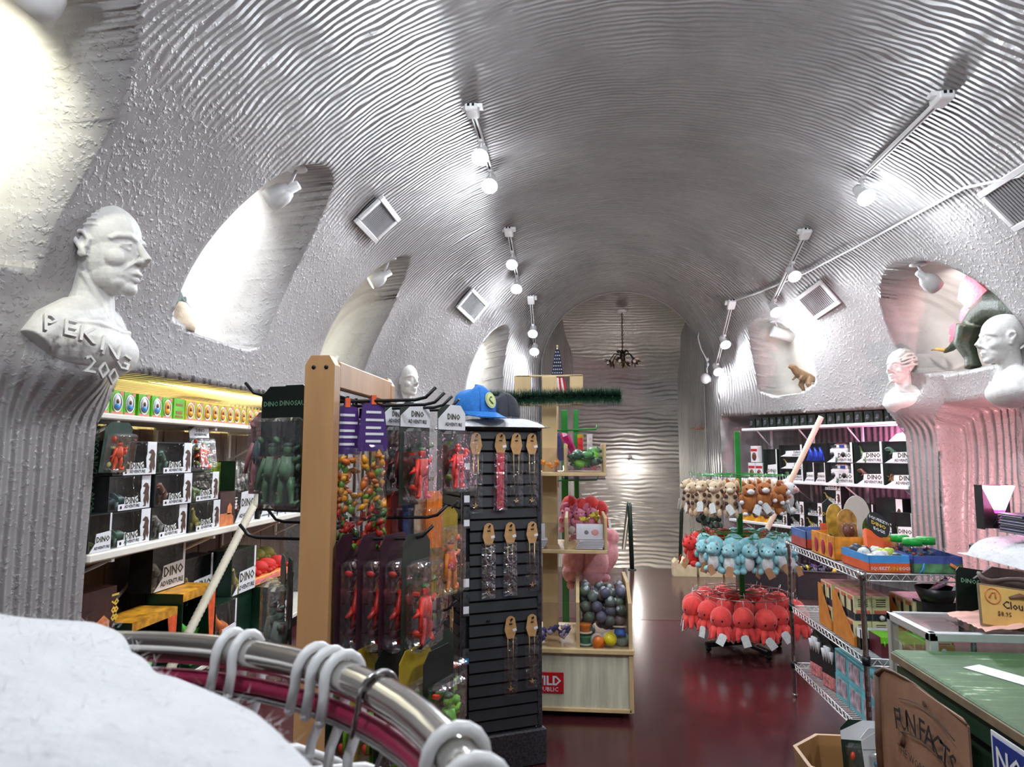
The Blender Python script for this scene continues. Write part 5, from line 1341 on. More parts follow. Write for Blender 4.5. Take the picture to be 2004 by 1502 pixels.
for i, (a, lb, ln_) in enumerate(((76, 'left of the pair of white hangers nearest the cotton', 3), (73, 'right of the pair of white hangers nearest the cotton', -2), (60.5, 'first of three white hangers before the wooden post', 4), (57.5, 'middle of three white hangers before the wooden post', 0), (54.5, 'last of three white hangers before the wooden post', -4), (27, 'upper white hanger at the bottom edge of the picture', 3), (20, 'lower white hanger at the bottom edge of the picture', -5))):
    hanger(lb, a, M_HANG, .0052, ln_)
hanger('thin silver wire hanger on the chrome rail', 47, M_DKSTEEL, .0026, 8, True)
# the cotton on top
def cotton_cloud():
    rnd = np.random.RandomState(11)
    t2 = thing('cotton_cloud', 'big blurry mound of white cotton batting in the lower left corner', 'cotton batting', (CX - .03, CY + .02, 1.372))
    m = MB(); m.lathe([(0, .012), (.34, .012), (.34, .02), (0, .02)], 40); m.build('display_disc', M_WHITE, t2)
    q = MB(); na, nr_ = 90, 40; vs = [(0, 0, .112)]
    def hgt(x, y): return .5 * math.sin(9 * x + 2) * math.sin(11 * y + 1) + .35 * math.sin(23 * x - 17 * y) + .25 * math.sin(31 * y + 19 * x + 2)
    for i in range(1, nr_):
        f = i / (nr_ - 1)
        for j in range(na):
            b = 2 * math.pi * j / na
            dg = (math.degrees(b) + 180) % 360 - 180
            R0 = float(np.interp(dg, [-180, -30, 0, 9, 31, 49, 62, 75, 90, 180], [.36, .38, .40, .395, .325, .285, .295, .325, .345, .36])) + .008 * math.sin(7 * b) + .006 * math.sin(15 * b + 1)
            ang = f * math.pi * .62
            r = R0 * math.sin(min(ang, math.pi / 2)) ** .85 if ang < math.pi / 2 else R0 * (1 - .05 * (ang - math.pi / 2))
            z = .020 + .085 * max(0, math.cos(ang)) ** .6 if ang < math.pi / 2 else .02 - .06 * (ang - math.pi / 2)
            x, y = r * math.cos(b), r * math.sin(b)
            vs.append((x, y, z + .010 * hgt(x, y)))
    fs = [(0, 1 + j, 1 + (j + 1) % na) for j in range(na)]
    for i in range(nr_ - 2):
        for j in range(na): j2 = (j + 1) % na; fs.append((1 + i * na + j, 1 + (i + 1) * na + j, 1 + (i + 1) * na + j2, 1 + i * na + j2))
    q.add(vs, fs, 0, True)
    M_ = mat('cotton_batting', (.78, .79, .80), .95, var=.05, bump=.5, bscale=50, sheen=.3)
    q.build('padding', M_, t2)
    V_ = np.array(vs); NF = 4000; k = rnd.randint(0, len(V_), NF); P = V_[k] + rnd.normal(0, .003, (NF, 3))
    D = rnd.normal(0, 1, (NF, 3)) * .8 + V_[k] / (np.linalg.norm(V_[k], axis=1, keepdims=True) + 1e-9) * .5; D[:, 2] += .3
    D /= np.linalg.norm(D, axis=1, keepdims=True); W = np.cross(D, rnd.normal(0, 1, (NF, 3))); W /= np.linalg.norm(W, axis=1, keepdims=True) + 1e-9
    ln_ = .011 * rnd.uniform(.3, 1, (NF, 1)); wd = .0003
    fv = np.stack([P - W * wd, P + W * wd, P + D * ln_ + W * ln_ * .5], 1).reshape(-1, 3)
    me = bpy.data.meshes.new('fibres'); me.from_pydata(fv.tolist(), [], np.arange(NF * 3).reshape(-1, 3).tolist()); me.materials.append(M_)
    o = put('fibres', me, t2); o['kind'] = 'stuff'
cotton_cloud()

# ------------------------------------------------------------------ pale wooden toy stand with tiered bins
M_LAM = mat('striped_laminate', hexc(196, 192, 170), .5, var=.22, vscale=9, stretch=(3, 3, .25)); M_ACR = clear_mat('acrylic_sheet', (.93, .92, .93), .06, .1, .1, 6, fres=.25)
SX, SY = -.19, 4.62
t = thing('toy_stand', 'pale wooden tiered toy stand with clear bins on castors', 'display stand', (SX, SY, 0))
m = MB(); m.box((0, 0, .215), (.98, .60, .335)); m.build('cabinet', M_LAM, t)
for x in (-.50, .50): m = MB(); m.bevel_box((x, -.0, .215), (.028, .63, .345), .003); m.build('side_trim', M_PINE, t)
m = MB(); m.bevel_box((0, -.305, .052), (1.0, .02, .024), .003); m.build('bottom_trim', M_PINE, t)
m = MB(); m.bevel_box((0, 0, .400), (1.04, .66, .03), .004); m.build('top_board', M_PINE, t)
for x in (-.44, .44):
    for y in (-.25, .25): m = MB(); m.lathe([(0, -.012), (.02, -.012), (.022, 0), (.02, .012), (0, .012)], 12, 0, Matrix.Translation((x, y, .022)) @ Matrix.Rotation(R(90), 4, 'Y')); m.box((x, y, .042), (.03, .03, .012)); m.build('castor', M_BLKMETAL, t)
m = MB(); m.bevel_box((0, 0, 1.27), (.10, .09, 1.72), .004); m.build('post', M_PINE, t)
# lowest bin
for x in (-.5, .18, .5):
    m = MB(); m.prism([(-.3, .0), (.3, .0), (.3, .36), (-.1, .36), (-.3, .27)], -.011, .011, 0, Matrix.Translation((x, 0, .416)) @ Matrix.Rotation(R(90), 4, 'Z')); m.build('divider', M_PINE, t)
m = MB(); m.box((0, -.302, .55), (.98, .005, .265)); m.build('acrylic_front', M_ACR, t)
m = MB(); m.box((.2, .0, .72), (.56, .005, .20)); m.build('acrylic_divider', M_ACR, t)
def tier(z, hgt_, xl_, xr_, dv):
    m = MB(); m.bevel_box(((xl_ + xr_) / 2, 0, z - .012), (xr_ - xl_, .52, .024), .003); m.build('shelf_board', M_PINE, t)
    for x in (xl_ + .01, dv, xr_ - .01):
        m = MB(); m.bevel_box((x, 0, z + hgt_ / 2), (.02, .5, hgt_), .003); m.build('divider', M_PINE, t)
    m = MB(); m.box(((xl_ + xr_) / 2, -.252, z + hgt_ * .42), (xr_ - xl_ - .02, .005, hgt_ * .84)); m.build('acrylic_front', M_ACR, t)
tier(1.0, .20, -.37, .37, .11); tier(1.485, .185, -.37, .37, .11)
for (x, z, sx, sz) in ((-.185, 2.035, .11, .21), (.185, 2.035, .09, .21), (0, 2.135, .46, .012), (.0, 1.935, .46, .012)):
    m = MB(); m.bevel_box((x, -.02, z), (sx, .02, sz), .003); m.build('sign_frame', M_PINE, t)
sg = MB(); sg.bevel_box((0, 0, 0), (.22, .006, .125), .002); o = sg.build('red_sign', mat('red_sign', hexc(196, 26, 34), .4, var=.08), t, (-.02, -.304, .205))
put('lettering', text_mesh('WILD', .075, 'CENTER', M_WHITE, 0, 1, .03), o, (0, -.005, -.012)); put('lettering', text_mesh('REPUBLIC', .036, 'CENTER', M_WHITE, 0, 1, .01), o, (0, -.005, -.05))
# garland
t = thing('tinsel_garland', 'dark green tinsel garland stretched across the top of the toy stand', 'garland', (-.19, 4.44, 1.975))
m = MB(); m.sweep([(x, .008 * math.sin(9 * x), .006 * math.sin(7 * x)) for x in np.linspace(-.48, .47, 40)], .006, 6); m.build('core_wire', M_BLKMETAL, t)
rn = np.random.RandomState(5); n = 9000
xs = rn.uniform(-.485, .475, n); a = rn.uniform(0, 2 * np.pi, n); L1 = rn.uniform(.05, .078, n)
P = np.stack([xs, .008 * np.sin(9 * xs), .006 * np.sin(7 * xs)], -1); D = np.stack([rn.normal(0, .25, n), np.cos(a), np.sin(a)], -1); W = np.stack([np.ones(n), np.zeros(n), np.zeros(n)], -1) * .0013
fv = np.stack([P - W, P + W, P + D * L1[:, None]], 1).reshape(-1, 3)
me = bpy.data.meshes.new('needles'); me.from_pydata(fv.tolist(), [], np.arange(n * 3).reshape(-1, 3).tolist()); me.materials.append(mat('tinsel_green', hexc(26, 66, 44), .3, var=.4, vscale=120)); o = put('needles', me, t); o['kind'] = 'stuff'
# little flag
t = thing('small_flag', 'small stars and stripes flag draped on a stick above the toy stand', 'flag', (-.15, 5.2, 1.35))
m = MB(); m.sweep([(0, 0, 0), (0, 0, 1.08)], .005, 6); m.ell((0, 0, 1.085), (.008, .008, .012), 6); m.build('stick', M_PINE, t)
M_NAVY = mat('navy_cloth', hexc(32, 36, 62), .8, var=.15); M_RED = mat('red_cloth', hexc(186, 32, 44), .8, var=.12)
def flagx(f, k): return (-.018 - .05 * f + (.036 + .10 * f) * k)
m = MB()
for i in range(10):
    f0, f1 = i / 9 * .55, (i + 1) / 9 * .55
    m.add([(flagx(f0, 0), -.012, 1.06 - .36 * f0 / .55 * .55), (flagx(f0, 1), -.02, 1.06 - .36 * f0), (flagx(f1, 1), -.02, 1.06 - .36 * f1), (flagx(f1, 0), -.012, 1.06 - .36 * f1)], [(0, 1, 2, 3)], 0)
m.build('canton', M_NAVY, t)
st = MB()
for k in range(5):
    b = 2 * math.pi * k / 5; st.add([(0, 0, 0), (.0025 * math.cos(b - .6), 0, .0025 * math.sin(b - .6)), (.007 * math.cos(b), 0, .007 * math.sin(b)), (.0025 * math.cos(b + .6), 0, .0025 * math.sin(b + .6))], [(0, 1, 2, 3)])
SM = st.mesh('star', [M_WHITE]); q_ = 0
for i in range(7):
    f = .06 + i * .075; nn = 2 + (i + 1) // 2
    for k in range(nn): put('star', SM, t, (flagx(f, (k + .5 + .25 * (i % 2)) / (nn + .3)), -.023, 1.06 - .36 * f)); q_ += 1
for k in range(7):
    m = MB(); x0, x1 = flagx(.56, k / 7), flagx(.56, (k + 1) / 7); x2, x3 = flagx(1.0, k / 7) + .01, flagx(1.0, (k + 1) / 7) + .01
    m.add([(x0, -.016 + .006 * (k % 2), .86), (x1, -.016 + .006 * ((k + 1) % 2), .86), (x3, -.02 + .008 * ((k + 1) % 2), .70), (x2, -.02 + .008 * (k % 2), .70)], [(0, 1, 2, 3)]); m.build('stripe', M_RED if k % 2 == 0 else M_WHITE, t)
# toys lying in the bins
def lump_toy(key, cols, r, seed, shape='mix'):
    rnd = random.Random(seed); m = MB(); ms = [mat('pt_%d_%d_%d' % c, hexc(*c), .4, var=.2) for c in cols]
    if shape == 'ball': m.ell((0, 0, 0), (r, r, r), 10, 0); m.ell((r * .3, -r * .5, r * .4), (r * .5, r * .5, r * .5), 6, len(ms) - 1)
    elif shape == 'turtle':
        m.ell((0, 0, 0), (r, r * .85, r * .6), 10, 0); m.ell((-r * 1.05, -r * .2, .1 * r), (r * .35, r * .3, r * .3), 6, len(ms) - 1)
        for sx in (-1, 1):
            for sy in (-1, 1): m.ell((sx * r * .6, sy * r * .75, -r * .3), (r * .35, r * .3, r * .2), 6, len(ms) - 1)
    else:
        for k in range(6):
            b = rnd.uniform(0, 6.28); q = r * rnd.uniform(.2, .7)
            m.sweep([(0, 0, 0), (q * math.cos(b), q * math.sin(b) * .8, r * rnd.uniform(-.3, .5)), (q * 1.6 * math.cos(b + .4), q * 1.3 * math.sin(b + .4), r * rnd.uniform(-.2, .7))], [r * .35, r * .3, r * .08], 6, k % len(ms))
    return m.mesh(key, ms)
def pile(name, label, cat, group, meshes, box, n, seed, words=None):
    """countable small toys heaped in a box (x0,x1,y0,y1,z0,z1)"""
    rnd = random.Random(seed); x0, x1, y0, y1, z0, z1 = box
    done = []; sz = max(max(v.co.length for v in m_.vertices) for m_ in meshes)
    for i in range(n):
        f = i / max(1, n - 1); best = None
        for _ in range(60):
            c_ = (rnd.uniform(x0, x1), rnd.uniform(y0, y1), z0 + (z1 - z0) * (f * .7 + .3 * rnd.random()))
            g_ = min([math.dist(c_, d_) for d_ in done], default=9)
            if best is None or g_ > best[0]: best = (g_, c_)
            if g_ > sz * 1.7: break
        done.append(best[1])
        o = put(name, meshes[i % len(meshes)], None, best[1], (rnd.uniform(-.5, .5), rnd.uniform(-.5, .5), rnd.uniform(0, 6.28)))
        tag(o, label if not words else words[i % len(words)] + ' ' + label, cat, group)
OR = [lump_toy('orange_toy%d' % k, [(240, 140, 30), (246, 160, 40)], .035, k) for k in range(3)]
pile('orange_toy', 'small orange toy heaped in the left top bin of the toy stand', 'toy', 'orange toys in the top left bin', OR, (-.50, -.12, 4.42, 4.55, 1.515, 1.55), 12, 3)
GT = [lump_toy('green_turtle_toy%d' % k, [c, c2], .042, k, 'turtle') for k, (c, c2) in enumerate((((120, 190, 50), (60, 110, 60)), ((30, 100, 70), (24, 80, 56)), ((100, 130, 110), (60, 80, 70)), ((90, 160, 80), (40, 90, 60))))]
pile('turtle_toy', 'turtle toy in the right top bin of the toy stand', 'toy', 'green turtles in the top right bin', GT, (-.02, .12, 4.42, 4.60, 1.53, 1.62), 12, 4, ['bright lime', 'dark green', 'grey-green', 'leaf green'])
PB = [lump_toy('purple_bag_toy%d' % k, [(90, 80, 160), (60, 70, 140), (190, 180, 200)], .05, k + 10) for k in range(3)]
pile('purple_toy', 'blue and purple toy packet in the lowest left bin', 'toy', 'purple packets in the lowest bin', PB, (-.50, -.06, 4.36, 4.5, .46, .50), 9, 5)
GB = [lump_toy('ball_toy%d' % k, [c, (180, 185, 190)], .036, k, 'ball') for k, c in enumerate(((96, 106, 100), (84, 100, 84), (110, 110, 130), (120, 104, 100), (90, 92, 110)))]
pile('ball_toy', 'ball toy heaped in the lowest right bin of the toy stand', 'toy', 'ball toys in the lowest bin', GB, (.03, .27, 4.42, 4.72, .455, .74), 65, 6, ['smoky grey', 'mossy green', 'slate blue', 'brownish grey', 'dark slate'])
def cup(label, loc, rot, col, lid):
    t2 = thing('putty_tub', label, 'toy tub', loc, 0, 'tubs in the lowest right bin', rot=rot)
    m = MB(); m.lathe([(.030, 0), (.036, .035), (.040, .05), (0, .05)], 16); m.build('tub', mat('tub_%d_%d_%d' % col, hexc(*col), .2, var=.1), t2)
    m = MB(); m.lathe([(0, -.006), (.044, -.006), (.044, .002), (0, .002)], 16); m.build('lid', mat('lid_%d_%d_%d' % lid, hexc(*lid), .4), t2)
cup('orange tub lying upside down on the green one, lowest bin', (.035, 4.37, .50), (0, 0, 0), (240, 140, 40), (230, 220, 190))
cup('green tub under the orange one, lowest bin', (.035, 4.37, .43), (0, 0, 0), (60, 140, 90), (190, 220, 200))
cup('orange tub lying on its side at the bin front', (.11, 4.36, .455), (R(100), 0, .2), (226, 120, 40), (230, 220, 200))
cup('yellow tub tipped beside the pale disc lid', (.18, 4.36, .46), (R(70), R(30), 0), (226, 206, 40), (236, 232, 200))
cup('blue toy tub resting behind the pale disc lid', (.25, 4.38, .53), (R(170), 0, 0), (50, 110, 190), (226, 220, 180))
cup('tub showing its pale grey-green disc lid to the front', (.262, 4.37, .462), (R(-90), 0, 0), (120, 150, 150), (170, 196, 190))
for s_ in (0, 1):
    for i in range(5):
        t2 = thing('card_packet', '%s white card packet, %s from the bottom of its stack on the middle tier' % (['left', 'right'][s_], ORD[i]), 'packet', (-.30 + s_ * .37 + .004 * i, 4.44, 1.003 + i * .011), R(2 * i - 4), 'white card packets on the middle tier')
        m = MB(); m.bevel_box((0, 0, .005), (.17, .13, .010), .002); m.build('packet', M_WHITE, t2)
    t2 = thing('card_packet', ['left', 'right'][s_] + ' upright white card packet with red and grey print on the middle tier', 'packet', (-.30 + s_ * .37, 4.40, 1.06), 0, 'white card packets on the middle tier', rot=(R(-18), 0, 0))
    m = MB(); m.bevel_box((0, 0, .05), (.17, .008, .10), .002); o = m.build('packet', M_WHITE, t2)
    m = MB(); m.ell((.035, -.0045, .045), (.024, .001, .02), 10); m.build('red_print', mat('pale_red_print', hexc(226, 150, 140), .5), o); m = MB(); m.ell((-.02, -.0045, .045), (.014, .001, .014), 10); m.build('grey_print', mat('grey_print', hexc(110, 116, 122), .5), o)
pile('yellow_toy', 'yellow squeeze toy behind the white packets on the middle tier', 'toy', 'yellow toys on the middle tier', [lump_toy('yellow_toy', [(226, 206, 80), (196, 170, 60)], .04, 2)], (-.02, .12, 4.62, 4.7, 1.16, 1.2), 3, 9)
pile('hanging_card', 'packet in the upper compartment behind the top bin', 'packet', 'packets behind the top bin', [MB().box((0, 0, 0), (.07, .015, .2)).mesh('pk%d' % i, [mat('pkc%d' % i, hexc(*c), .35, var=.3, vscale=20)]) for i, c in enumerate(((40, 60, 130), (200, 50, 130), (60, 130, 80), (200, 60, 60)))], (-.42, .0, 4.78, 4.84, 1.63, 1.66), 7, 12, ['blue', 'magenta', 'green', 'red'])
# the acrylic tray of purple toys, and the soft toys behind
t = thing('acrylic_tray', 'clear tray of purple toys below the top tier of the stand', 'tray', (.05, 5.05, 1.42), R(-3))
m = MB(); m.box((0, 0, .002), (.30, .25, .004)); m.box((0, -.125, .05), (.30, .004, .10)); m.box((.15, 0, .05), (.004, .25, .10)); m.box((-.15, 0, .05), (.004, .25, .10)); m.build('tray', clear_mat('smoky_acrylic', (.72, .66, .74), .08, .1, .1, 6, .3), t)
PU = [lump_toy('violet_toy%d' % k, [(96, 70, 160), (120, 100, 180)], .035, k + 30) for k in range(3)]
pile('violet_toy', 'small violet toy in the clear tray under the top tier', 'toy', 'violet toys in the clear tray', PU, (-.06, .15, 4.96, 5.10, 1.45, 1.47), 12, 8)
# green wire display behind
M_GRN = mat('green_paint', hexc(22, 130, 44), .4, var=.12)
t = thing('green_wire_stand', 'bright green wire stand hung with small packets behind the toy stand', 'display stand', (-.10, 5.2, 0))
for x, w_ in ((0, .05), (.09, .035)): m = MB(); m.bevel_box((x, 0, .98), (w_, .03, 1.92), .004); m.build('upright', M_GRN, t)
for z in (1.78, 1.62, 1.40): m = MB(); m.sweep([(-.1, 0, z), (.24, -.05, z + .01), (.25, -.05, z + .04)], .007, 6); m.build('arm', M_GRN, t)
m = MB(); m.bevel_box((.04, 0, .02), (.4, .4, .04), .01); m.build('base', M_BLKMETAL, t)
for i, (x, z, c, nm) in enumerate(((.02, 1.75, (226, 60, 60), 'red and white'), (.09, 1.75, (230, 226, 222), 'white'), (.05, 1.60, (206, 50, 130), 'magenta'), (.12, 1.60, (226, 90, 60), 'orange red'))):
    t2 = thing('hanging_packet', nm + ' packet hanging on the green wire stand', 'packet', (x, 5.14, z), R(-15 + 9 * i), 'packets on the green wire stand')
    m = MB(); m.prism([(-.02, -.13), (.02, -.13), (.02, 0), (-.02, 0)], -.006, .006); m.build('packet', mat('gp%d' % i, hexc(*c), .35, var=.35, vscale=30), t2); m = MB(); m.prism([(-.021, -.025), (.021, -.025), (.021, .002), (-.021, .002)], -.007, .007); m.build('header', M_WHITE if i % 2 else M_CARDY, t2)

# ------------------------------------------------------------------ soft toys
M_EYE = mat('bead_eye', (.01, .01, .01), .15, var=0); M_TAGW = mat('hang_tag_white', (.7, .74, .74), .4, var=.15, vscale=60); M_TAGK = mat('hang_tag_kraft', hexc(164, 118, 84), .6, var=.1)
def fur(name, col): return mat(name, col, .85, var=.14, vscale=30, bump=.35, bscale=90, sheen=.35)
def plush_meshes():
    out = {}
    # octopus: hung by the head, arms below
    m = MB(); m.ell((0, 0, -.075), (.072, .078, .078), 14, 0); m.ell((0, .02, -.10), (.06, .062, .06), 10, 0)
    for k in range(8):
        b = 2 * math.pi * k / 8 + .2; c, s_ = math.cos(b), math.sin(b)
        m.sweep([(.035 * c, .035 * s_, -.125), (.06 * c, .06 * s_, -.165), (.068 * c, .068 * s_, -.20), (.085 * c, .085 * s_, -.222 + .02 * (k % 2))], [.024, .022, .017, .008], 7, 0)
        m.sweep([(.05 * c, .05 * s_, -.172), (.060 * c, .060 * s_, -.206), (.082 * c, .082 * s_, -.230 + .02 * (k % 2))], [.014, .013, .006], 5, 1)
    out['octopus'] = (m.mesh('octopus_body', [fur('coral_red_fur', hexc(232, 74, 70)), fur('pale_pink_fur', hexc(238, 190, 170))]), [(-.03, -.066, -.085), (.03, -.066, -.085)], .0075)
    # blue horned dinosaur
    m = MB(); m.ell((0, .02, -.14), (.065, .06, .08), 12, 0); m.ell((0, -.025, -.055), (.058, .062, .052), 12, 0); m.ell((0, -.07, -.065), (.032, .03, .026), 8, 0); m.ell((0, -.028, -.145), (.042, .022, .058), 10, 1)
    m.lathe([(0, 0), (.05, .0), (.072, .018), (.066, .026), (0, .02)], 12, 0, Matrix.Translation((0, .01, -.03)) @ Matrix.Rotation(R(-70), 4, 'X'))
    for s_ in (-1, 1):
        m.sweep([(s_ * .028, -.045, -.02), (s_ * .034, -.06, .012)], [.012, .003], 6, 1)
        m.ell((s_ * .05, -.02, -.20), (.026, .034, .024), 8, 0); m.ell((s_ * .06, -.02, -.115), (.018, .024, .03), 8, 0); m.ell((s_ * .05, .045, -.13), (.018, .014, .018), 6, 2)
    m.sweep([(0, -.085, -.05), (0, -.10, -.03)], [.009, .003], 6, 1); m.sweep([(0, .06, -.17), (0, .10, -.16), (0, .125, -.13)], [.032, .02, .006], 7, 0)
    out['dino'] = (m.mesh('blue_dino_body', [fur('aqua_fur', hexc(150, 206, 214)), fur('white_fur', (.75, .75, .76)), fur('teal_spot', hexc(60, 90, 110))]), [(-.042, -.068, -.045), (.042, -.068, -.045)], .007)
    # long spotted cream animal
    m = MB(); m.ell((0, .01, -.15), (.05, .055, .09), 12, 0); m.ell((0, -.02, -.05), (.044, .052, .045), 10, 0); m.ell((0, -.06, -.062), (.026, .026, .022), 8, 1)
    for s_ in (-1, 1):
        m.ell((s_ * .045, .0, -.02), (.018, .01, .026), 6, 0); m.ell((s_ * .035, -.02, -.24), (.02, .024, .035), 8, 0)
        for (y, z) in ((-.04, -.11), (-.046, -.16), (.01, -.13), (.0, -.19), (.03, -.08)): m.ell((s_ * .034, y, z), (.017, .014, .017), 7, 2)
    out['spotted'] = (m.mesh('spotted_body', [fur('cream_fur', hexc(214, 190, 158)), fur('beige_fur', hexc(226, 206, 180)), fur('dark_spot', hexc(84, 58, 46))]), [(-.03, -.058, -.04), (.03, -.058, -.04)], .006)
    m = MB(); m.ell((0, .01, -.14), (.062, .066, .082), 12, 0); m.ell((0, -.03, -.06), (.056, .056, .05), 10, 0); m.ell((0, -.075, -.072), (.028, .026, .022), 8, 1); m.sweep([(0, .05, -.17), (.03, .09, -.15), (.05, .11, -.10)], [.026, .026, .012], 7, 0)
    for s_ in (-1, 1):
        m.sweep([(s_ * .03, -.02, -.02), (s_ * .042, -.02, .01)], [.02, .008], 6, 0); m.ell((s_ * .062, -.045, -.12), (.02, .024, .034), 8, 0); m.ell((s_ * .064, -.06, -.146), (.018, .02, .016), 7, 1); m.ell((s_ * .04, -.03, -.215), (.024, .03, .026), 8, 0); m.ell((s_ * .042, -.05, -.228), (.02, .018, .016), 7, 1)
    out['fox'] = (m.mesh('brown_fox_body', [fur('ginger_fur', hexc(172, 104, 50)), fur('white_fur', (.75, .75, .76))]), [(-.028, -.078, -.05), (.028, -.078, -.05)], .006)
    m = MB(); m.ell((0, .01, -.14), (.06, .066, .085), 12, 0); m.ell((0, -.03, -.06), (.05, .052, .046), 10, 0); m.ell((0, -.075, -.07), (.03, .022, .022), 8, 1)
    for s_ in (-1, 1):
        m.ell((s_ * .05, -.0, -.03), (.024, .012, .018), 6, 2); m.ell((s_ * .035, -.03, -.225), (.022, .028, .026), 8, 0)
        for (y, z) in ((-.03, -.12), (.02, -.16), (.03, -.09)): m.ell((s_ * .045, y, z), (.018, .018, .017), 7, 2)
    out['cow'] = (m.mesh('white_calf_body', [fur('white_fur', (.75, .75, .76)), fur('rose_fur', hexc(232, 180, 180)), fur('tan_patch', hexc(190, 150, 124))]), [(-.026, -.074, -.048), (.026, -.074, -.048)], .006)
    return out
PLM = plush_meshes()
_red = PLM['dino'][0].copy(); _red.materials.clear()
for m_ in (fur('scarlet_fur', hexc(220, 50, 44)), fur('scarlet_fur', hexc(220, 50, 44)), fur('dark_red_spot', hexc(120, 24, 30))): _red.materials.append(m_)
PLM['red'] = (_red,) + PLM['dino'][1:]
EYEM = {}
def plush(kind, label, loc, rz, group, tagm, sc=1.0, tilt=0.0, cat='plush toy'):
    body, eyes, er = PLM[kind]
    t2 = thing('plush_' + kind, label, cat, loc, rz, group, rot=(tilt, 0, rz)); t2.scale = (sc, sc, sc)
    b = put('body', body, t2)
    if kind not in EYEM:
        m = MB()
        m.ell((0, 0, 0), (er, er * .6, er), 8); EYEM[kind] = m.mesh('eye', [M_EYE])
    for e in eyes: put('eye', EYEM[kind], b, e)
    m = TAGM.get(tagm.name) or MB().prism([(-.026, -.035), (.026, -.035), (.026, .03), (.014, .04), (-.014, .04), (-.026, .03)], -.0015, .0015).mesh('hang_tag', [tagm]); TAGM[tagm.name] = m
    a = random.Random(label).uniform(-.7, .7)
    put('hang_tag', m, t2, (.02 + .03 * a, -.085, -.20), (R(-10), a, a * .4))
    m2 = LOOP.get(0) or MB().sweep([(0, 0, -.02), (.004, 0, .02), (0, 0, .045), (-.004, 0, .02)], .0022, 5).mesh('hang_loop', [M_TAGW]); LOOP[0] = m2
    put('hang_loop', m2, t2)
    return t2
TAGM = {}; LOOP = {}
PXc, PYc = 1.355, 5.94
t = thing('plush_tree', 'green pole stand with three wire tiers of hanging soft toys', 'display stand', (PXc, PYc, 0))
m = MB(); m.bevel_box((0, 0, .92), (.042, .042, 1.75), .004); m.build('pole', M_GRN, t)
for k in range(4):
    b = R(20 + 90 * k); m = MB(); m.bevel_box((.17, 0, .055), (.36, .05, .035), .006, 0, Matrix.Rotation(b, 4, 'Z')); o = m.build('foot', M_BLKMETAL, t)
    m = MB(); m.lathe([(0, -.012), (.022, -.012), (.022, .012), (0, .012)], 10, 0, Matrix.Translation((.33 * math.cos(b), .33 * math.sin(b), .023)) @ Matrix.Rotation(R(90), 4, 'X')); m.build('castor', M_BLKMETAL, o)
for k, (z, rr_) in enumerate(((1.425, .36), (.935, .36), (.455, .38))):
    m = MB(); m.sweep(ringpts(rr_, z, 32), .004, 5, closed=True); m.sweep(ringpts(rr_ * .55, z + .01, 24), .004, 5, closed=True); m.build('tier_ring', M_GRN if k < 2 else M_DKSTEEL, t)
    for i in range(12):
        b = 2 * math.pi * i / 12; c, s_ = math.cos(b), math.sin(b)
        m = MB(); m.sweep([(.02 * c, .02 * s_, z + .005), (rr_ * c, rr_ * s_, z + .004), ((rr_ + .04) * c, (rr_ + .04) * s_, z), ((rr_ + .05) * c, (rr_ + .05) * s_, z + .03)], .0032, 5); m.build('hook_arm', M_GRN if k < 2 else M_DKSTEEL, t)
def ring_of(kinds, n, rad, z, what, group, tags, sc, start=0, jit=.02):
    """n soft toys hung round the pole, counted clockwise from the wire shelf side"""
    cnt = {}
    for i in range(n):
        b = R(start) - 2 * math.pi * i / n; kind, desc = kinds(b % (2 * math.pi))
        rj = rad + random.uniform(-jit, jit)
        cnt[desc] = cnt.get(desc, 0) + 1
        plush(kind, '%s, %s, %s counted clockwise' % (desc, what, ORD[cnt[desc] - 1]), (PXc + rj * math.cos(b), PYc + rj * math.sin(b), z + random.uniform(-.015, .01)), b + R(90) + random.uniform(-.5, .5), group, tags, sc, random.uniform(-.15, .15))
def top_kind(b):
    d = math.degrees(b)
    if 150 < d < 262: return 'spotted', 'cream spotted plush'
    if 262 <= d < 318: return 'fox', 'ginger plush'
    if d >= 318 or d < 40: return 'cow', 'white patched plush'
    return 'spotted', 'pale spotted plush'
ring_of(top_kind, 18, .375, 1.385, 'top tier', 'soft toys on the top tier', M_TAGW, 1.08, 8)
ring_of(lambda b: ('fox', 'ginger plush') if 225 < math.degrees(b) < 330 else ('spotted', 'cream plush'), 8, .22, 1.385, 'top tier inside', 'soft toys on the top tier', M_TAGW, 1.1, 20)
ring_of(lambda b: ('red', 'scarlet plush') if 95 < math.degrees(b) < 205 else ('dino', 'aqua horned plush'), 18, .375, .905, 'middle tier', 'soft toys on the middle tier', M_TAGK, 1.08, 6)
ring_of(lambda b: ('dino', 'aqua horned plush') if math.degrees(b) > 180 else ('red', 'scarlet plush'), 8, .23, .905, 'middle tier inside', 'soft toys on the middle tier', M_TAGK, 1.1, 20)
ring_of(lambda b: ('octopus', 'coral octopus plush'), 16, .40, .42, 'bottom tier', 'soft toys on the bottom tier', M_TAGW, 1.15, 10, .05)
ring_of(lambda b: ('octopus', 'coral octopus plush'), 9, .24, .44, 'bottom tier inside', 'soft toys on the bottom tier', M_TAGW, 1.1, 20)
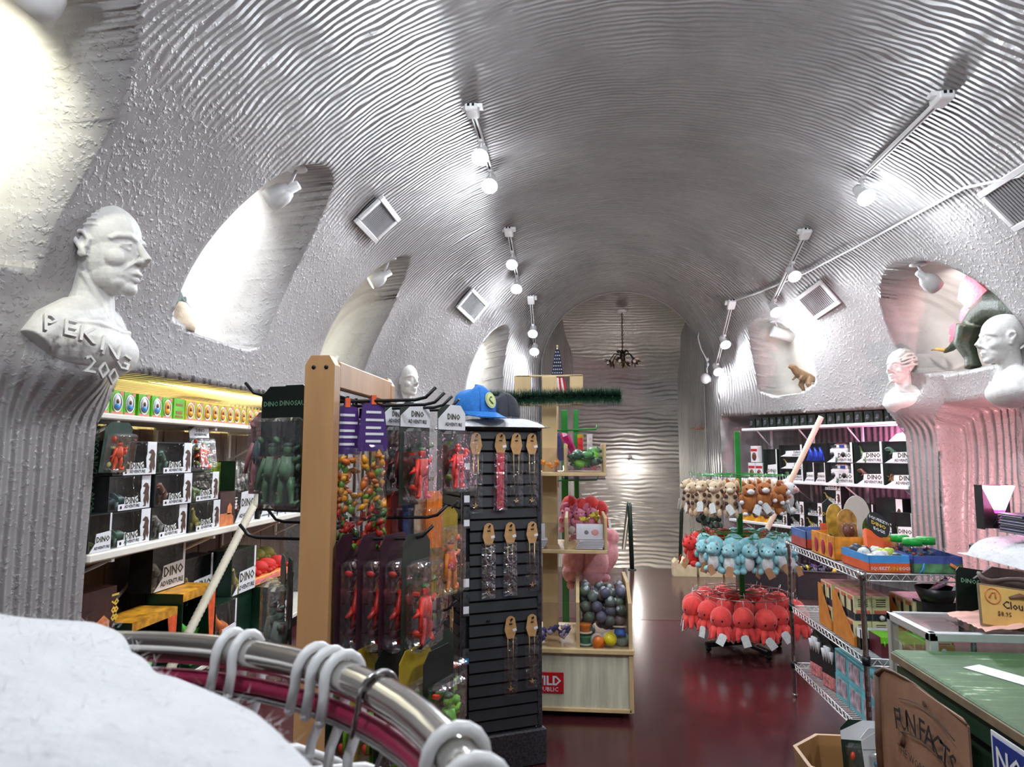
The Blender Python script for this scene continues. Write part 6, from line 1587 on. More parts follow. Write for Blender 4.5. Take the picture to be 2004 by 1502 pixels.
# soft toys on the back of the wooden stand
for i, (x, y, z, rz) in enumerate(((-.06, 4.98, 1.30, 10), (.02, 4.96, 1.285, -20), (.09, 4.97, 1.30, 30), (.15, 4.98, 1.27, 60))):
    plush('octopus', 'scarlet octopus plush behind the middle tier of the wooden stand, %s from left' % ORD[i], (x, y, z), R(rz), 'soft toys behind the wooden stand', M_TAGW, .85)
for i, (x, y, z) in enumerate(((-.08, 4.92, 1.225), (.0, 4.91, 1.22), (.08, 4.92, 1.225))):
    o = plush('dino', 'pink horned plush under the scarlet octopuses, %s from left' % ORD[i], (x, y, z), R(20 * i), 'soft toys behind the wooden stand', M_TAGW, .8)
    pk = PLM.setdefault('pinkm', None) or PLM['dino'][0].copy()
    if PLM['pinkm'] is None:
        pk.materials.clear()
        for m_ in (fur('bubblegum_fur', hexc(226, 140, 170)), fur('rose_fur', hexc(232, 180, 180)), fur('mauve_spot', hexc(150, 90, 130))): pk.materials.append(m_)
        PLM['pinkm'] = pk
    [c for c in o.children if c.name.startswith('body')][0].data = pk
def big_pink(label, loc, rz):
    t2 = thing('pink_plush', label, 'plush toy', loc, rz, 'large pink plush toys')
    m = MB(); m.ell((0, 0, -.02), (.095, .09, .125), 16); m.ell((-.02, -.02, -.11), (.08, .08, .08), 14); m.ell((.02, .02, .09), (.075, .07, .07), 12)
    put('body', remeshed(m, .012, 'pink_plush_body', [fur('soft_pink_fur', hexc(232, 164, 168))], 3), t2)
    for s_ in (-1, 1): m = MB(); m.ell((s_ * .05, -.06, -.19), (.03, .04, .03), 8); m.build('foot', MATS['soft_pink_fur'], t2)
    m = MB(); m.ell((.0, -.072, .10), (.03, .02, .022), 8); m.build('snout', MATS['rose_fur'], t2)
big_pink('large pale pink plush hanging left under the middle tier', (-.03, 4.98, .87), .3)
big_pink('large pale pink plush hanging right under the middle tier', (.12, 4.96, .86), -.3)
big_pink('large pale pink plush at the back right under the middle tier', (.20, 5.12, .90), -.8)

# ------------------------------------------------------------------ railings, bins, plant at the rear
M_RAIL = mat('dark_green_rail', hexc(20, 42, 34), .35, var=.2)
m = MB(); m.sweep([(.735, 9.7, 0), (.715, 9.7, .86), (.715, 9.72, .895), (.715, 9.8, .90), (.72, 11.2, .1)], .032, 10); m.lathe([(.06, 0), (.06, .012), (0, .012)], 12, 0, Matrix.Translation((.735, 9.7, .002))); tag(m.build('stair_handrail', M_RAIL), 'dark green handrail post in the middle of the stair opening', 'handrail')
m = MB(); m.sweep([(1.385, 9.7, 0), (1.43, 9.7, .80), (1.45, 9.7, .86), (1.52, 9.7, .875), (2.15, 9.72, .90), (2.2, 9.72, .88), (2.2, 9.72, 0)], .026, 10); tag(m.build('stair_guardrail', M_RAIL), 'dark green bent guardrail right of the stair opening behind the soft toys', 'guardrail')
def storage_bin(label, loc, w_, d_, h_, m_, rz):
    t2 = thing('storage_bin', label, 'bin', loc, rz, 'bins on the rear floor')
    m = MB(); e = .008
    m.box((0, 0, e / 2), (w_, d_, e)); m.box((0, -d_ / 2, h_ / 2), (w_, e, h_)); m.box((0, d_ / 2, h_ / 2), (w_, e, h_)); m.box((-w_ / 2, 0, h_ / 2), (e, d_, h_)); m.box((w_ / 2, 0, h_ / 2), (e, d_, h_)); m.build('tub', m_, t2)
    m = MB()
    for (x, y, sx, sy) in ((0, -d_ / 2 - .01, w_ + .05, .025), (0, d_ / 2 + .01, w_ + .05, .025), (-w_ / 2 - .01, 0, .025, d_), (w_ / 2 + .01, 0, .025, d_)): m.bevel_box((x, y, h_), (sx, sy, .02), .004)
    m.build('rim', m_, t2)
M_BIN = mat('charcoal_bin', hexc(46, 46, 50), .45, var=.2); 
storage_bin('charcoal plastic bin of purple and yellow toys on the rear floor', (2.12, 8.35, .003), .52, .4, .27, M_BIN, R(-8))
storage_bin('second charcoal bin, further right behind the wire shelf', (2.72, 8.12, .003), .5, .4, .30, M_BIN, R(-14))
storage_bin('clear smoky bin behind the charcoal one', (2.86, 8.62, .003), .42, .36, .48, clear_mat('smoky_acrylic', (.72, .66, .74)), R(-10))
VB = [lump_toy('bin_toy%d' % k, [c, (40, 36, 46)], .07, k + 50) for k, c in enumerate(((70, 50, 110), (206, 186, 60), (90, 80, 120), (50, 46, 60)))]
pile('bin_toy', 'toy heaped in the charcoal bin on the rear floor', 'toy', 'toys in the charcoal bin', VB, (1.93, 2.30, 8.2, 8.45, .22, .29), 16, 21, ['deep purple', 'yellow', 'lilac grey', 'blackish'])
pile('bin_toy', 'toy heaped in the bin behind the wire shelf', 'toy', 'toys in the far bin', VB, (2.55, 2.9, 8.0, 8.25, .26, .33), 12, 22, ['deep purple', 'yellow', 'lilac grey', 'blackish'])
t = thing('cream_carton', 'low cream cartons with jagged tops under the scarlet soft toys', 'carton', (1.72, 9.35, .0))
for i in range(3):
    m = MB(); x = -.33 + i * .33
    m.prism([(-.15, 0), (.15, 0), (.15, .16), (.10, .21), (.05, .17), (.0, .24), (-.06, .17), (-.11, .22), (-.15, .17)], -.1, .1, 0, Matrix.Translation((x, 0, .003))); m.build('box', mat('cream_card', hexc(226, 206, 168), .6, var=.1), t)
t = thing('dark_leaf_plant', 'dark round-leaved plant behind the guardrail', 'plant', (1.86, 9.95, .0))
m = MB(); m.lathe([(.09, 0), (.12, .2), (.11, .2), (0, .18)], 14); m.build('pot', M_BIN, t)
M_LEAF = mat('dark_leaf', hexc(22, 40, 32), .35, var=.3)
for i in range(16):
    rnd = random.Random(i); b = rnd.uniform(0, 6.28); r = rnd.uniform(.04, .2); z = rnd.uniform(.45, .80)
    m = MB(); c, s_ = math.cos(b), math.sin(b); m.sweep([(0, 0, .18), (r * .5 * c, r * .5 * s_, z * .7), (r * c, r * s_, z)], .004, 4, 0); m.ell((r * c, r * s_ - .01, z), (.055, .012, .06), 10, 0, rot=(rnd.uniform(-.4, .4), rnd.uniform(-.5, .5), rnd.uniform(-.8, .8))); m.build('leaf', M_LEAF, t)
m = MB(); m.bevel_box((0, 0, 0), (.2, .35, .025), .006); tag(m.build('small_ledge', mat('brown_plank', hexc(128, 84, 60), .5), None, (1.97, 11.35, 2.02)), 'small brown ledge on the ribbed wall right of the arch', 'ledge')

# ------------------------------------------------------------------ right shelf bay (wall runs from the arch towards the viewer)
BO = Vector((2.13, 10.46, 0)); BD = Vector((.4836, -.8753, 0)); BN = Vector((-.8753, -.4836, 0)); RB = math.atan2(-.8753, .4836)
def bay(u, back, z): p = BO + BD * u - BN * back; return (p.x, p.y, z)
for z, lb, dp in ((1.97, 'white top shelf of the right bay carrying shade-darkened egg boxes', .34), (1.25, 'white middle shelf of the right bay with vehicles and dinosaur boxes', .45), (.66, 'white low shelf of the right bay with rows of black boxes', .45)):
    t = thing('wall_shelf', lb, 'shelf', bay(.12 if z < 1.9 else .45, .02, z), RB)
    L_ = 2.88 if z < 1.9 else 2.5
    m = MB(); m.bevel_box((L_ / 2, dp / 2, -.018), (L_, dp, .036), .006); m.build('board', M_WHITE, t)
    for f in (.1, .4, .7, .97):
        m = MB(); m.box((L_ * f, dp - .02, -.16), (.025, .02, .28)); m.sweep([(L_ * f, .06, -.04), (L_ * f, dp - .02, -.28)], .01, 6); m.build('bracket', M_WHITE, t)
M_SHEGG = mat('shaded_card', hexc(30, 44, 34), .4, var=.2)  # egg box copies with the shelf's shade put into their colours
m_a, m_b, m_c = EGA
dk = m_a.copy(); dk.materials.clear(); dk.materials.append(M_SHEGG); dk.materials.append(M_SHEGG)
m_b = m_b.copy(); m_b.materials.clear(); m_b.materials.append(M_BLACK); m_b.materials.append(mat('shaded_ring', hexc(96, 100, 100), .5)); m_c = m_c.copy(); m_c.materials.clear()
for c_ in ((60, 62, 66), (40, 52, 70), (44, 34, 30), (60, 50, 30)): m_c.materials.append(mat('shaded_egg_%d' % c_[0] + str(c_[2]), hexc(*c_), .5))
for i in range(18):
    egg_box(bay(.58 + i * .133 + (.03 if i > 8 else 0), .05, 1.971), RB + R(random.uniform(-4, 4)), 'egg toy box in shade-darkened colours on the top right shelf, %s from the arch end' % ORD[i], 'shade-darkened egg boxes on the top right shelf', False, (dk, m_b, m_c))
GR_ = 'boxes on the middle right shelf'
for r in range(2):
    z = 1.251 + r * .252; nm = ['lower', 'upper'][r]
    dino_box(bay(2.70, .03, z), RB, nm + ' large dinosaur box beside the pink-lit pillar', GR_, .40, .245, .2, 'corner', 6 + r, outer=M_DGREEN)
    dino_box(bay(2.32, .03, z), RB, nm + ' large dinosaur box with a red buggy, second from the pillar', GR_, .375, .245, .2, 'corner', 4 + r, outer=M_DGREEN)
    t = dino_box(bay(1.90, .03, z), RB, nm + ' box showing a white toy van', GR_, .40, .24, .2, 'corner', 0)
    [c for c in t.children if c.name.startswith('dinosaur_toy')][0].name = 'inner_toy'
    v = MB(); v.bevel_box((0, 0, .075), (.26, .09, .085), .02, 0); v.bevel_box((.02, 0, .135), (.19, .08, .06), .018, 0)
    for x in (-.08, .08): v.lathe([(0, -.05), (.032, -.05), (.032, .05), (0, .05)], 12, 1, Matrix.Translation((x, 0, .035)) @ Matrix.Rotation(R(90), 4, 'X'))
    v.box((.06, -.042, .135), (.07, .006, .035), 2); v.box((-.06, -.042, .135), (.08, .006, .03), 1); v.box((.0, -.03, .168), (.02, .02, .012), 3); v.box((.08, -.03, .168), (.02, .02, .012), 3)
    van = put('toy_van', VAN if r else v.mesh('toy_van', [M_WHITE, M_INK, mat('van_blue_glass', hexc(40, 70, 150), .2), mat('van_red', hexc(196, 40, 40), .3)]), t, (.19, .045, .06)); VAN = van.data
for i in range(2):
    dino_box(bay(1.545 + i * .175, .03, 1.251), RB, 'small figure pack under the blue dinosaur toy, %s' % ['left', 'right'][i], GR_, .17, .245, .1, 'corner', 3 + i)
t = thing('blue_toy_pack', 'bright blue winged dinosaur toy pack on the small figure packs', 'toy box', bay(1.545, .04, 1.50), RB)
put('carton', hollow_carton(.34, .24, .15, .13, M_BLACK, M_BLACK), t); put('window_film', film_mesh(.34, .24), t)
m = MB()
for x in (.09, .17, .25): m.add([(x - .07, .03, .02), (x + .07, .03, .02), (x + .01, .02, .20)], [(0, 1, 2)], 0); m.sweep([(x, .04, .02), (x + .02, .03, .12), (x - .01, .02, .19)], [.035, .025, .006], 6)
m.build('blue_toy', mat('royal_blue_toy', hexc(30, 64, 190), .3, var=.2), t)
for r in range(3): dino_box(bay(1.12, .05, 1.251 + r * .16), RB, 'dark dinosaur box behind the ribbed pole, %s of three from below' % ORD[r], GR_, .40, .156, .18, 'corner', r + 1)
dino_box(bay(.83, .05, 1.251), RB, 'tall dark green figure box left of the ribbed pole', GR_, .25, .42, .15, 'corner', 4, outer=M_DGREEN)
for i, (u, z) in enumerate(((.52, 1.251), (.665, 1.251), (.58, 1.49))):
    t = thing('egg_card_box', 'red and white egg card box at the arch end of the middle right shelf, ' + ['left', 'right', 'top'][i], 'toy box', bay(u, .06, z), RB, 'red and white egg card boxes')
    m = MB(); m.box((.065, .04, .115), (.13, .08, .23)); m.box((.065, -.001, .17), (.12, .002, .035), 1); m.build('carton', [M_WHITE, M_RED], t); m = MB(); m.ell((.065, -.001, .08), (.045, .008, .06), 10); m.build('egg', M_EBR, t)
GL_ = 'black boxes on the low right shelf'
for r in range(2):
    for c in range(4): dino_box(bay(.95 + c * .29, .03, .661 + r * .167), RB, 'small black dinosaur box on the low right shelf, %s row, %s from the arch end' % (['bottom', 'top'][r], ORD[c]), GL_, .285, .162, .14, 'strip', r + c)
for r in range(2): dino_box(bay(1.80, .05, .995 + r * .167), RB, 'small black dinosaur box topping the rows on the low right shelf, ' + ['under', 'over'][r], GL_, .285, .162, .14, 'strip', r + 2)
for i in range(3):
    t = solid_box('orange_print_box', 'orange dinosaur-print box at the arch end of the low right shelf, %s' % ORD[i], 'toy box', bay(.34 + i * .2, .05, .661), RB, (.195, .14, .28), [MATS['flame_print'], M_BRN], 'orange print boxes')
    m = MB(); m.ell((.10, -.001, .13), (.07, .006, .08), 10); m.build('creature_print', M_BROWNP, t)
dino_box(bay(2.30, .05, .661), RB, 'tall black dinosaur box behind the oval packs', GL_, .22, .36, .18, 'corner', 3); dino_box(bay(2.53, .08, .661), RB, 'large black vehicle box with a white strip, low right shelf', GL_, .34, .44, .2, 'strip', 4); dino_box(bay(2.78, .0, .661), RB, 'blue-black figure pack leaning by the pillar, low right shelf', GL_, .26, .30, .12, 'corner', 5)
ribbed_pole('grey ribbed pole leaning across the right shelf bay', (2.02, 8.86, .02), (2.98, 8.60, 2.06), .036)
# pink shell lamp behind the boxes and an unseen pink uplighter added to tint the next bay
M_PINKL = mat('pink_lamp_glass', (1, .6, .8), .3, var=0, emit=(1, .30, .62), estr=7)
t = thing('pink_wall_lamp', 'half-round pink wall lamp glowing behind the dinosaur boxes', 'wall lamp', bay(2.74, .44, 1.62), RB)
m = MB(); m.lathe([(0, .0), (.30, .0), (.26, .14), (.16, .22), (0, .25)], 24, 0, Matrix.Diagonal((1, .22, 1, 1))); m.build('shade', M_PINKL, t)
lamp('lamp_light', 'POINT', (0, -.2, .2), 6, (1, .35, .62), t, None, .08)
t = thing('added_pink_lamp', 'added pink uplighter out of view, tinting the pink bay', 'lamp', (3.62, 5.32, 0))
m = MB(); m.lathe([(0, 0), (.12, 0), (.12, .02), (.02, .04), (.015, .6), (0, .6)], 16); m.build('stem', M_BLKMETAL, t); m = MB(); m.lathe([(.02, .6), (.09, .72), (.085, .72), (.0, .64)], 16, cap=False); m.build('shade', M_PINKL, t)
lamp('lamp_light', 'SPOT', (0, .1, .95), 150, (1, .44, .48), t, (.42, 1.9, 1.25), .1, 105, .6)

# ------------------------------------------------------------------ chrome wire shelf
M_ZINC = mat('bright_zinc_wire', (.75, .75, .74), .35, .7, var=.05)
WX0, WX1, WY0, WY1 = 1.42, 1.93, 3.64, 4.83
t = thing('wire_shelf', 'chrome wire shelving unit loaded with small toys beside the counter', 'shelving', (WX0, WY0, 0))
LX, LY = WX1 - WX0, WY1 - WY0
for x in (0, LX):
    for y in (0, LY):
        m = MB(); P = []; rr_ = []
        for k in range(42):
            P.append((x, y, .02 + k * .0243)); rr_.append(.0125 if k % 2 else .0136)
        m.sweep(P, rr_, 10, smooth=False); m.lathe([(0, 0), (.016, 0), (.016, .02), (0, .02)], 10, 0, Matrix.Translation((x, y, 0))); o = m.build('post', M_DKSTEEL, t)
        for z in (1.0, .585, .215): m = MB(); m.lathe([(.0137, -.03), (.02, -.03), (.02, .012), (.0137, .012)], 10, 0, Matrix.Translation((x, y, z)), cap=False); m.build('collar', M_BLKMETAL if z < 1 else M_DKSTEEL, o)
for z in (1.0, .585, .215):
    m = MB()
    for (a, b) in (((0, 0), (LX, 0)), ((0, LY), (LX, LY)), ((0, 0), (0, LY)), ((LX, 0), (LX, LY))):
        A, B = Vector((*a, z)), Vector((*b, z)); dn = Vector((0, 0, -.034)); n = int((B - A).length / .026)
        m.sweep([A, B], .0038, 6); m.sweep([A + dn, B + dn], .0038, 6)
        m.sweep([A.lerp(B, i / n) + (dn if i % 2 else Vector((0, 0, 0))) for i in range(n + 1)], .0026, 5)
    m.build('shelf_frame', M_ZINC, t)
    m = MB()
    for i in range(1, 46): m.sweep([(0, LY * i / 46, z - .003), (LX, LY * i / 46, z - .003)], .0018, 4)
    for x in (LX * .33, LX * .66): m.sweep([(x, 0, z - .008), (x, LY, z - .008)], .003, 5)
    o = m.build('shelf_wires', M_ZINC, t)
def open_tray(name, label, loc, rz, w_, d_, h_, m_low, m_up, m_in, group=None, back=0.0):
    """printed counter tray, front at y=0, two-tone sides"""
    t2 = thing(name, label, 'display box', loc, rz, group); e = .004
    m = MB(); m.box((w_ / 2, d_ / 2, e / 2), (w_, d_, e), 2)
    for (c, s_) in (((w_ / 2, e / 2), (w_, e)), ((w_ / 2, d_ - e / 2), (w_, e)), ((e / 2, d_ / 2), (e, d_)), ((w_ - e / 2, d_ / 2), (e, d_))):
        m.box((c[0], c[1], h_ * .28), (s_[0], s_[1], h_ * .56), 0); m.box((c[0], c[1], h_ * .78), (s_[0], s_[1], h_ * .44), 1)
    m.build('tray', [m_low, m_up, m_in], t2)
    if back: m = MB(); m.box((w_ / 2, d_ - .004, h_ + back / 2), (w_, .005, back)); m.build('header_board', m_up, t2)
    return t2
M_ORB = mat('orange_box_print', hexc(220, 92, 44), .4, var=.12); M_SKY = mat('sky_blue_print', hexc(72, 148, 214), .4, var=.12); M_IN = mat('grey_card_inside', hexc(120, 104, 90), .6); M_YOR = mat('yellow_orange_print', hexc(216, 140, 44), .45, var=.35, vscale=22); M_TEAL = mat('teal_print', hexc(94, 170, 176), .4, var=.2, vscale=12)
t = open_tray('squeeze_egg_tray', 'blue and orange tray of squeeze eggs at the near corner of the wire shelf', (1.465, 3.655, 1.004), R(2), .20, .33, .085, M_ORB, M_SKY, M_IN)
put('lettering', text_mesh('SQUEEZY', .022, 'LEFT', M_WHITE, 0, 1, .01), t, (.006, -.003, .014)); put('lettering', text_mesh('DINO', .028, 'LEFT', MATS['gold_ink'], 0, 1, .02), t, (.090, -.003, .012)); put('lettering', text_mesh('EGGS', .022, 'LEFT', M_WHITE, 0, 1, .01), t, (.146, -.003, .014))
EG = [lump_toy('squeeze_egg%d' % k, [c, c], .034, k, 'ball') for k, c in enumerate(((200, 204, 200), (170, 190, 70), (206, 206, 206), (60, 66, 72)))]
pile('squeeze_egg', 'squeeze egg in the blue and orange tray', 'toy', 'squeeze eggs in the tray', EG, (1.50, 1.62, 3.70, 3.93, 1.05, 1.085), 12, 31, ['pale grey', 'lime', 'white', 'black'])
t = open_tray('jar_tray', 'dark blue landscape-print tray with green-lidded jars on the wire shelf', (1.68, 3.66, 1.004), R(-3), .23, .33, .085, mat('landscape_print', hexc(84, 130, 90), .4, var=.5, vscale=18), mat('indigo_print', hexc(70, 84, 150), .4, var=.3, vscale=12), M_BLACK)
m = MB(); m.sweep([(.03, -.003, .0), (.045, -.003, .02), (.05, -.003, .05)], [.012, .014, .008], 6, 0, flat=.2); m.build('dinosaur_print', mat('print_blue', hexc(80, 160, 220), .5), t); m = MB(); m.sweep([(.17, -.003, .05), (.20, -.003, .03), (.225, -.003, .035)], [.012, .016, .005], 6, 0, flat=.2); m.build('dinosaur_print', M_TAN, t)
for i, (x, y) in enumerate(((1.75, 3.95), (1.84, 3.86), (1.745, 3.80))):
    t = thing('green_lid_jar', 'clear jar of bright pieces with a green lid, ' + ['back', 'front right', 'front left'][i], 'jar', (x, y, 1.01), 0, 'green-lidded jars')
    m = MB(); m.lathe([(.04, 0), (.045, .02), (.045, .11), (.036, .12)], 18, 0, None, True, False); m.build('jar', M_ACR, t); m = MB(); m.lathe([(.047, .115), (.047, .145), (.04, .152), (0, .152)], 18); m.build('lid', mat('green_lid', hexc(30, 160, 60), .3), t)
    m = MB(); rnd = random.Random(i)
    for k in range(14): b = rnd.uniform(0, 6.28); r = rnd.uniform(0, .03); m.ell((r * math.cos(b), r * math.sin(b), .012 + .006 * k), (.012, .01, .008), 6, k % 3)
    m.build('pieces', [mat('pc_blue', hexc(40, 80, 190), .3), mat('pc_orange', hexc(226, 90, 40), .3), mat('pc_teal', hexc(40, 140, 140), .3)], t)
# tilted orange display header
t = thing('egg_display_header', 'tilted orange display box with a black speech-shaped header', 'display box', (1.60, 3.98, 1.07), 0, rot=(R(-38), R(24), R(8)))
m = MB(); m.bevel_box((.06, .0, .07), (.17, .03, .14), .004); m.build('box', M_ORB, t)
m = MB(); P = [(.06 + .07 * math.cos(q), .20 + .085 * math.sin(q)) for q in np.linspace(0, 2 * math.pi, 25)[:-1]]; m.prism(P, -.018, -.013); o = m.build('header', M_INK, t)
put('lettering', text_mesh('SQUEEZY', .028, 'CENTER', M_WHITE, 0, 1, .02), o, (.06, -.02, .225)); put('lettering', text_mesh('DINO', .036, 'CENTER', MATS['gold_ink'], 0, 1, .03), o, (.06, -.02, .185)); put('lettering', text_mesh('EGGS', .03, 'CENTER', M_WHITE, 0, 1, .02), o, (.06, -.02, .15))
t = open_tray('growing_egg_tray', 'orange print tray behind the squeeze eggs on the wire shelf', (1.44, 4.05, 1.004), R(1), .34, .36, .13, M_YOR, M_YOR, M_IN)
for i in range(3): m = MB(); m.ell((-.002, .06 + i * .11, .055), (.003, .03, .045), 10); m.build('egg_print', mat('magenta_egg', hexc(176, 40, 70), .4), t)
pile('growing_egg', 'dark speckled toy lying in the orange print tray', 'toy', 'toys in the orange print tray', [lump_toy('dark_toy%d' % k, [(56, 60, 54), (150, 146, 140)], .04, k + 70) for k in range(3)], (1.50, 1.70, 4.12, 4.34, 1.06, 1.10), 10, 33)
def oval_pack(label, loc, w_, h_, m_, rz, tilt):
    t2 = thing('oval_pack', label, 'toy pack', loc, 0, 'oval packs on the wire shelf', rot=(R(tilt), 0, R(rz)))
    m = MB(); m.prism([(w_ / 2 * math.cos(q) * (1 if math.sin(q) > 0 else .9), h_ * .62 + h_ * .38 * math.sin(q)) for q in np.linspace(0, math.pi, 13)] + [(-w_ * .42, 0), (w_ * .42, 0)], -.004, .004); m.build('card', m_, t2); return t2
t = oval_pack('brown and gold dinosaur pack standing in the orange tray', (1.58, 4.20, 1.06), .12, .22, mat('gold_brown_print', hexc(166, 120, 50), .4, var=.6, vscale=24), 5, -8)
m = MB(); m.bevel_box((0, -.02, .09), (.10, .03, .10), .012); m.build('blister', M_CLEAR, t); m = MB(); m.ell((0, -.012, .09), (.035, .012, .04), 10); m.build('toy', M_EBR, t)
oval_pack('tall gold-topped pack behind the brown one', (1.56, 4.34, 1.04), .11, .26, mat('amber_print', hexc(190, 150, 60), .4, var=.5, vscale=20), 8, -4)
oval_pack('large plain white-backed oval card on the wire shelf', (1.70, 4.40, 1.02), .15, .33, mat('off_white_card', hexc(206, 198, 188), .6, var=.04), -12, 6)
oval_pack('green and orange dinosaur pack right of the brown one', (1.70, 4.14, 1.05), .12, .20, mat('jungle_dark_print', hexc(70, 90, 40), .4, var=.8, vscale=26), -10, -10)
t = open_tray('blue_counter_tray', 'blue and red tray at the far end of the wire shelf top', (1.43, 4.50, 1.004), 0, .24, .30, .11, mat('red_print', hexc(176, 70, 60), .4, var=.3), mat('blue_print', hexc(80, 110, 170), .4, var=.3), M_IN)
t = open_tray('teal_counter_tray', 'pale teal tray on the wire shelf beside the blue one', (1.69, 4.46, 1.004), 0, .22, .34, .13, M_TEAL, mat('pale_teal_print', hexc(160, 210, 204), .4, var=.15), M_IN)
t = thing('orange_header_card', 'upright orange card with a black top at the back of the wire shelf', 'card', (1.66, 4.76, 1.004), R(4)); m = MB(); m.box((0, 0, .07), (.10, .02, .14)); m.build('card', M_ORB, t); m = MB(); m.prism([(-.035, .14), (.035, .14), (.035, .27), (.0, .30), (-.035, .27)], -.004, .004); o = m.build('header', M_INK, t); put('lettering', text_mesh('DINO', .03, 'CENTER', MATS['gold_ink'], 0, 1, .02), o, (0, -.006, .19))
# hatching-egg cartons on the middle shelf
M_CRM = mat('cream_yellow_card', hexc(214, 206, 160), .45, var=.1); M_PKT = mat('pink_foil_top', hexc(196, 120, 116), .35, var=.3, vscale=30); M_AMB = mat('amber_tray', hexc(204, 128, 48), .5, var=.15)
hb = MB(); W_ = .088; H_ = .128
hb.box((W_ / 2, W_ / 2, H_ / 2), (W_, W_, H_), [0, 1, 0, 0, 0, 0]); hb.box((W_ / 2, -.0008, .018), (W_ * .98, .0016, .034), 2); hb.box((W_ / 2, -.0008, .045), (W_ * .8, .0016, .018), 3)
for k in range(4): hb.box((W_ / 2, -.0008, .075 + k * .011), (W_ * .55, .0016, .004), 4)
hb.box((-.0008, W_ / 2, .02), (.0016, W_ * .98, .04), 2); hb.box((-.0008, W_ * .35, .07), (.0016, W_ * .3, .07), 4); hb.box((-.0008, W_ * .6, .11), (.0016, W_ * .7, .02), 3)
HBM = hb.mesh('carton', [M_CRM, M_PKT, mat('navy_band', hexc(34, 38, 56), .4), mat('coral_band', hexc(206, 110, 90), .4), M_INK])
HBE = MB().lathe([(0, -.003), (.012, -.001), (.014, .012), (0, .02)], 8, 0, Matrix.Rotation(R(90), 4, 'X')).mesh('egg_mark', [M_WHITE])
cnt = 0
for s_, (x0, y0, nx_, ny_, nz_, wh) in enumerate(((1.455, 3.86, 2, 3, 2, 'left stack'), (1.455, 4.18, 2, 2, 2, 'far left stack'), (1.70, 3.74, 2, 3, 2, 'right stack'))):
    for k in range(nz_):
        for j in range(ny_):
            for i in range(nx_):
                t = thing('hatching_egg_box', 'hatching egg carton, %s on the middle wire shelf, %s layer, %s row, %s' % (wh, ['lower', 'upper'][k], ['near', 'second', 'third'][j], ['left', 'right'][i]), 'toy box', (x0 + i * .091 + (.004 * k), y0 + j * .091, .59 + k * .130), R(random.uniform(-1.5, 1.5)), 'hatching egg cartons')
                put('carton', HBM, t); put('egg_mark', HBE, t, (W_ / 2, -.002, .018))
    t = thing('amber_display_tray', 'amber card tray with slanted sides around the ' + wh, 'display box', (x0 - .008, y0 - .008, .588), 0, 'amber card trays')
    w_, d_ = nx_ * .091 + .014, ny_ * .091 + .014
    for xx in (0, w_): m = MB(); m.prism([(0, .0), (d_, .0), (d_, .24), (d_ * .8, .24), (0, .05)], -.002, .002, 0, Matrix.Translation((xx, 0, 0)) @ Matrix.Rotation(R(90), 4, 'Z')); m.build('side', M_AMB, t)
    m = MB(); m.box((w_ / 2, 0, .025), (w_, .004, .05)); m.build('front_lip', M_AMB, t)
t = thing('slime_egg_box', 'green slime-print box with a white egg at the near end of the middle wire shelf', 'toy box', (1.50, 3.655, .588), 0)
m = MB(); m.box((.11, .07, .05), (.22, .14, .10), [0, 2, 0, 0, 0, 0]); m.build('carton', [mat('maroon_print', hexc(90, 30, 40), .4), M_CRM, mat('lime_slime', hexc(110, 190, 40), .3)], t)
m = MB(); m.box((.11, -.001, .085), (.22, .003, .03)); 
for k, x in enumerate((.02, .06, .11, .16, .20)): m.sweep([(x, -.001, .08), (x, -.001, .05 - .015 * (k % 2))], [.014, .009], 6, flat=.2)
m.build('slime_print', MATS['lime_slime'], t); m = MB(); m.ell((.075, -.002, .055), (.028, .004, .036), 12); m.build('egg_print', M_EGG, t)
open_tray('white_tray', 'plain white-lined tray behind the slime box', (1.46, 3.80, .588), 0, .001 + .18, .05, .10, M_DGREEN, M_WHITE, M_WHITE)
t = thing('black_basket', 'black tub of tagged bracelets on the near right of the wire shelf', 'basket', (1.80, 3.70, .86)); m = MB(); m.lathe([(.0, 0), (.07, 0), (.10, .07), (.095, .07), (.065, .01)], 18, 0, None, True, False); m.build('tub', M_BLACK, t)
m = MB(); m.sweep([(-.03, 0, .05), (.02, -.03, .09), (.05, .0, .11)], .012, 6, 0); m.sweep([(.0, .03, .06), (.05, .02, .10)], .01, 6, 1); m.build('bracelets', [mat('mauve_beads', hexc(190, 150, 180), .3, var=.5, vscale=80), mat('coral_star', hexc(236, 90, 70), .4)], t)
m = MB(); m.box((.05, -.05, .09), (.06, .004, .035), 0, Matrix.Rotation(R(25), 4, 'Y')); m.build('price_tag', M_WHITE, t)
solid_box('black_riser', 'black riser box under the bracelet tub', 'box', (1.72, 3.68, .72), 0, (.19, .1, .138), [M_BLACK])
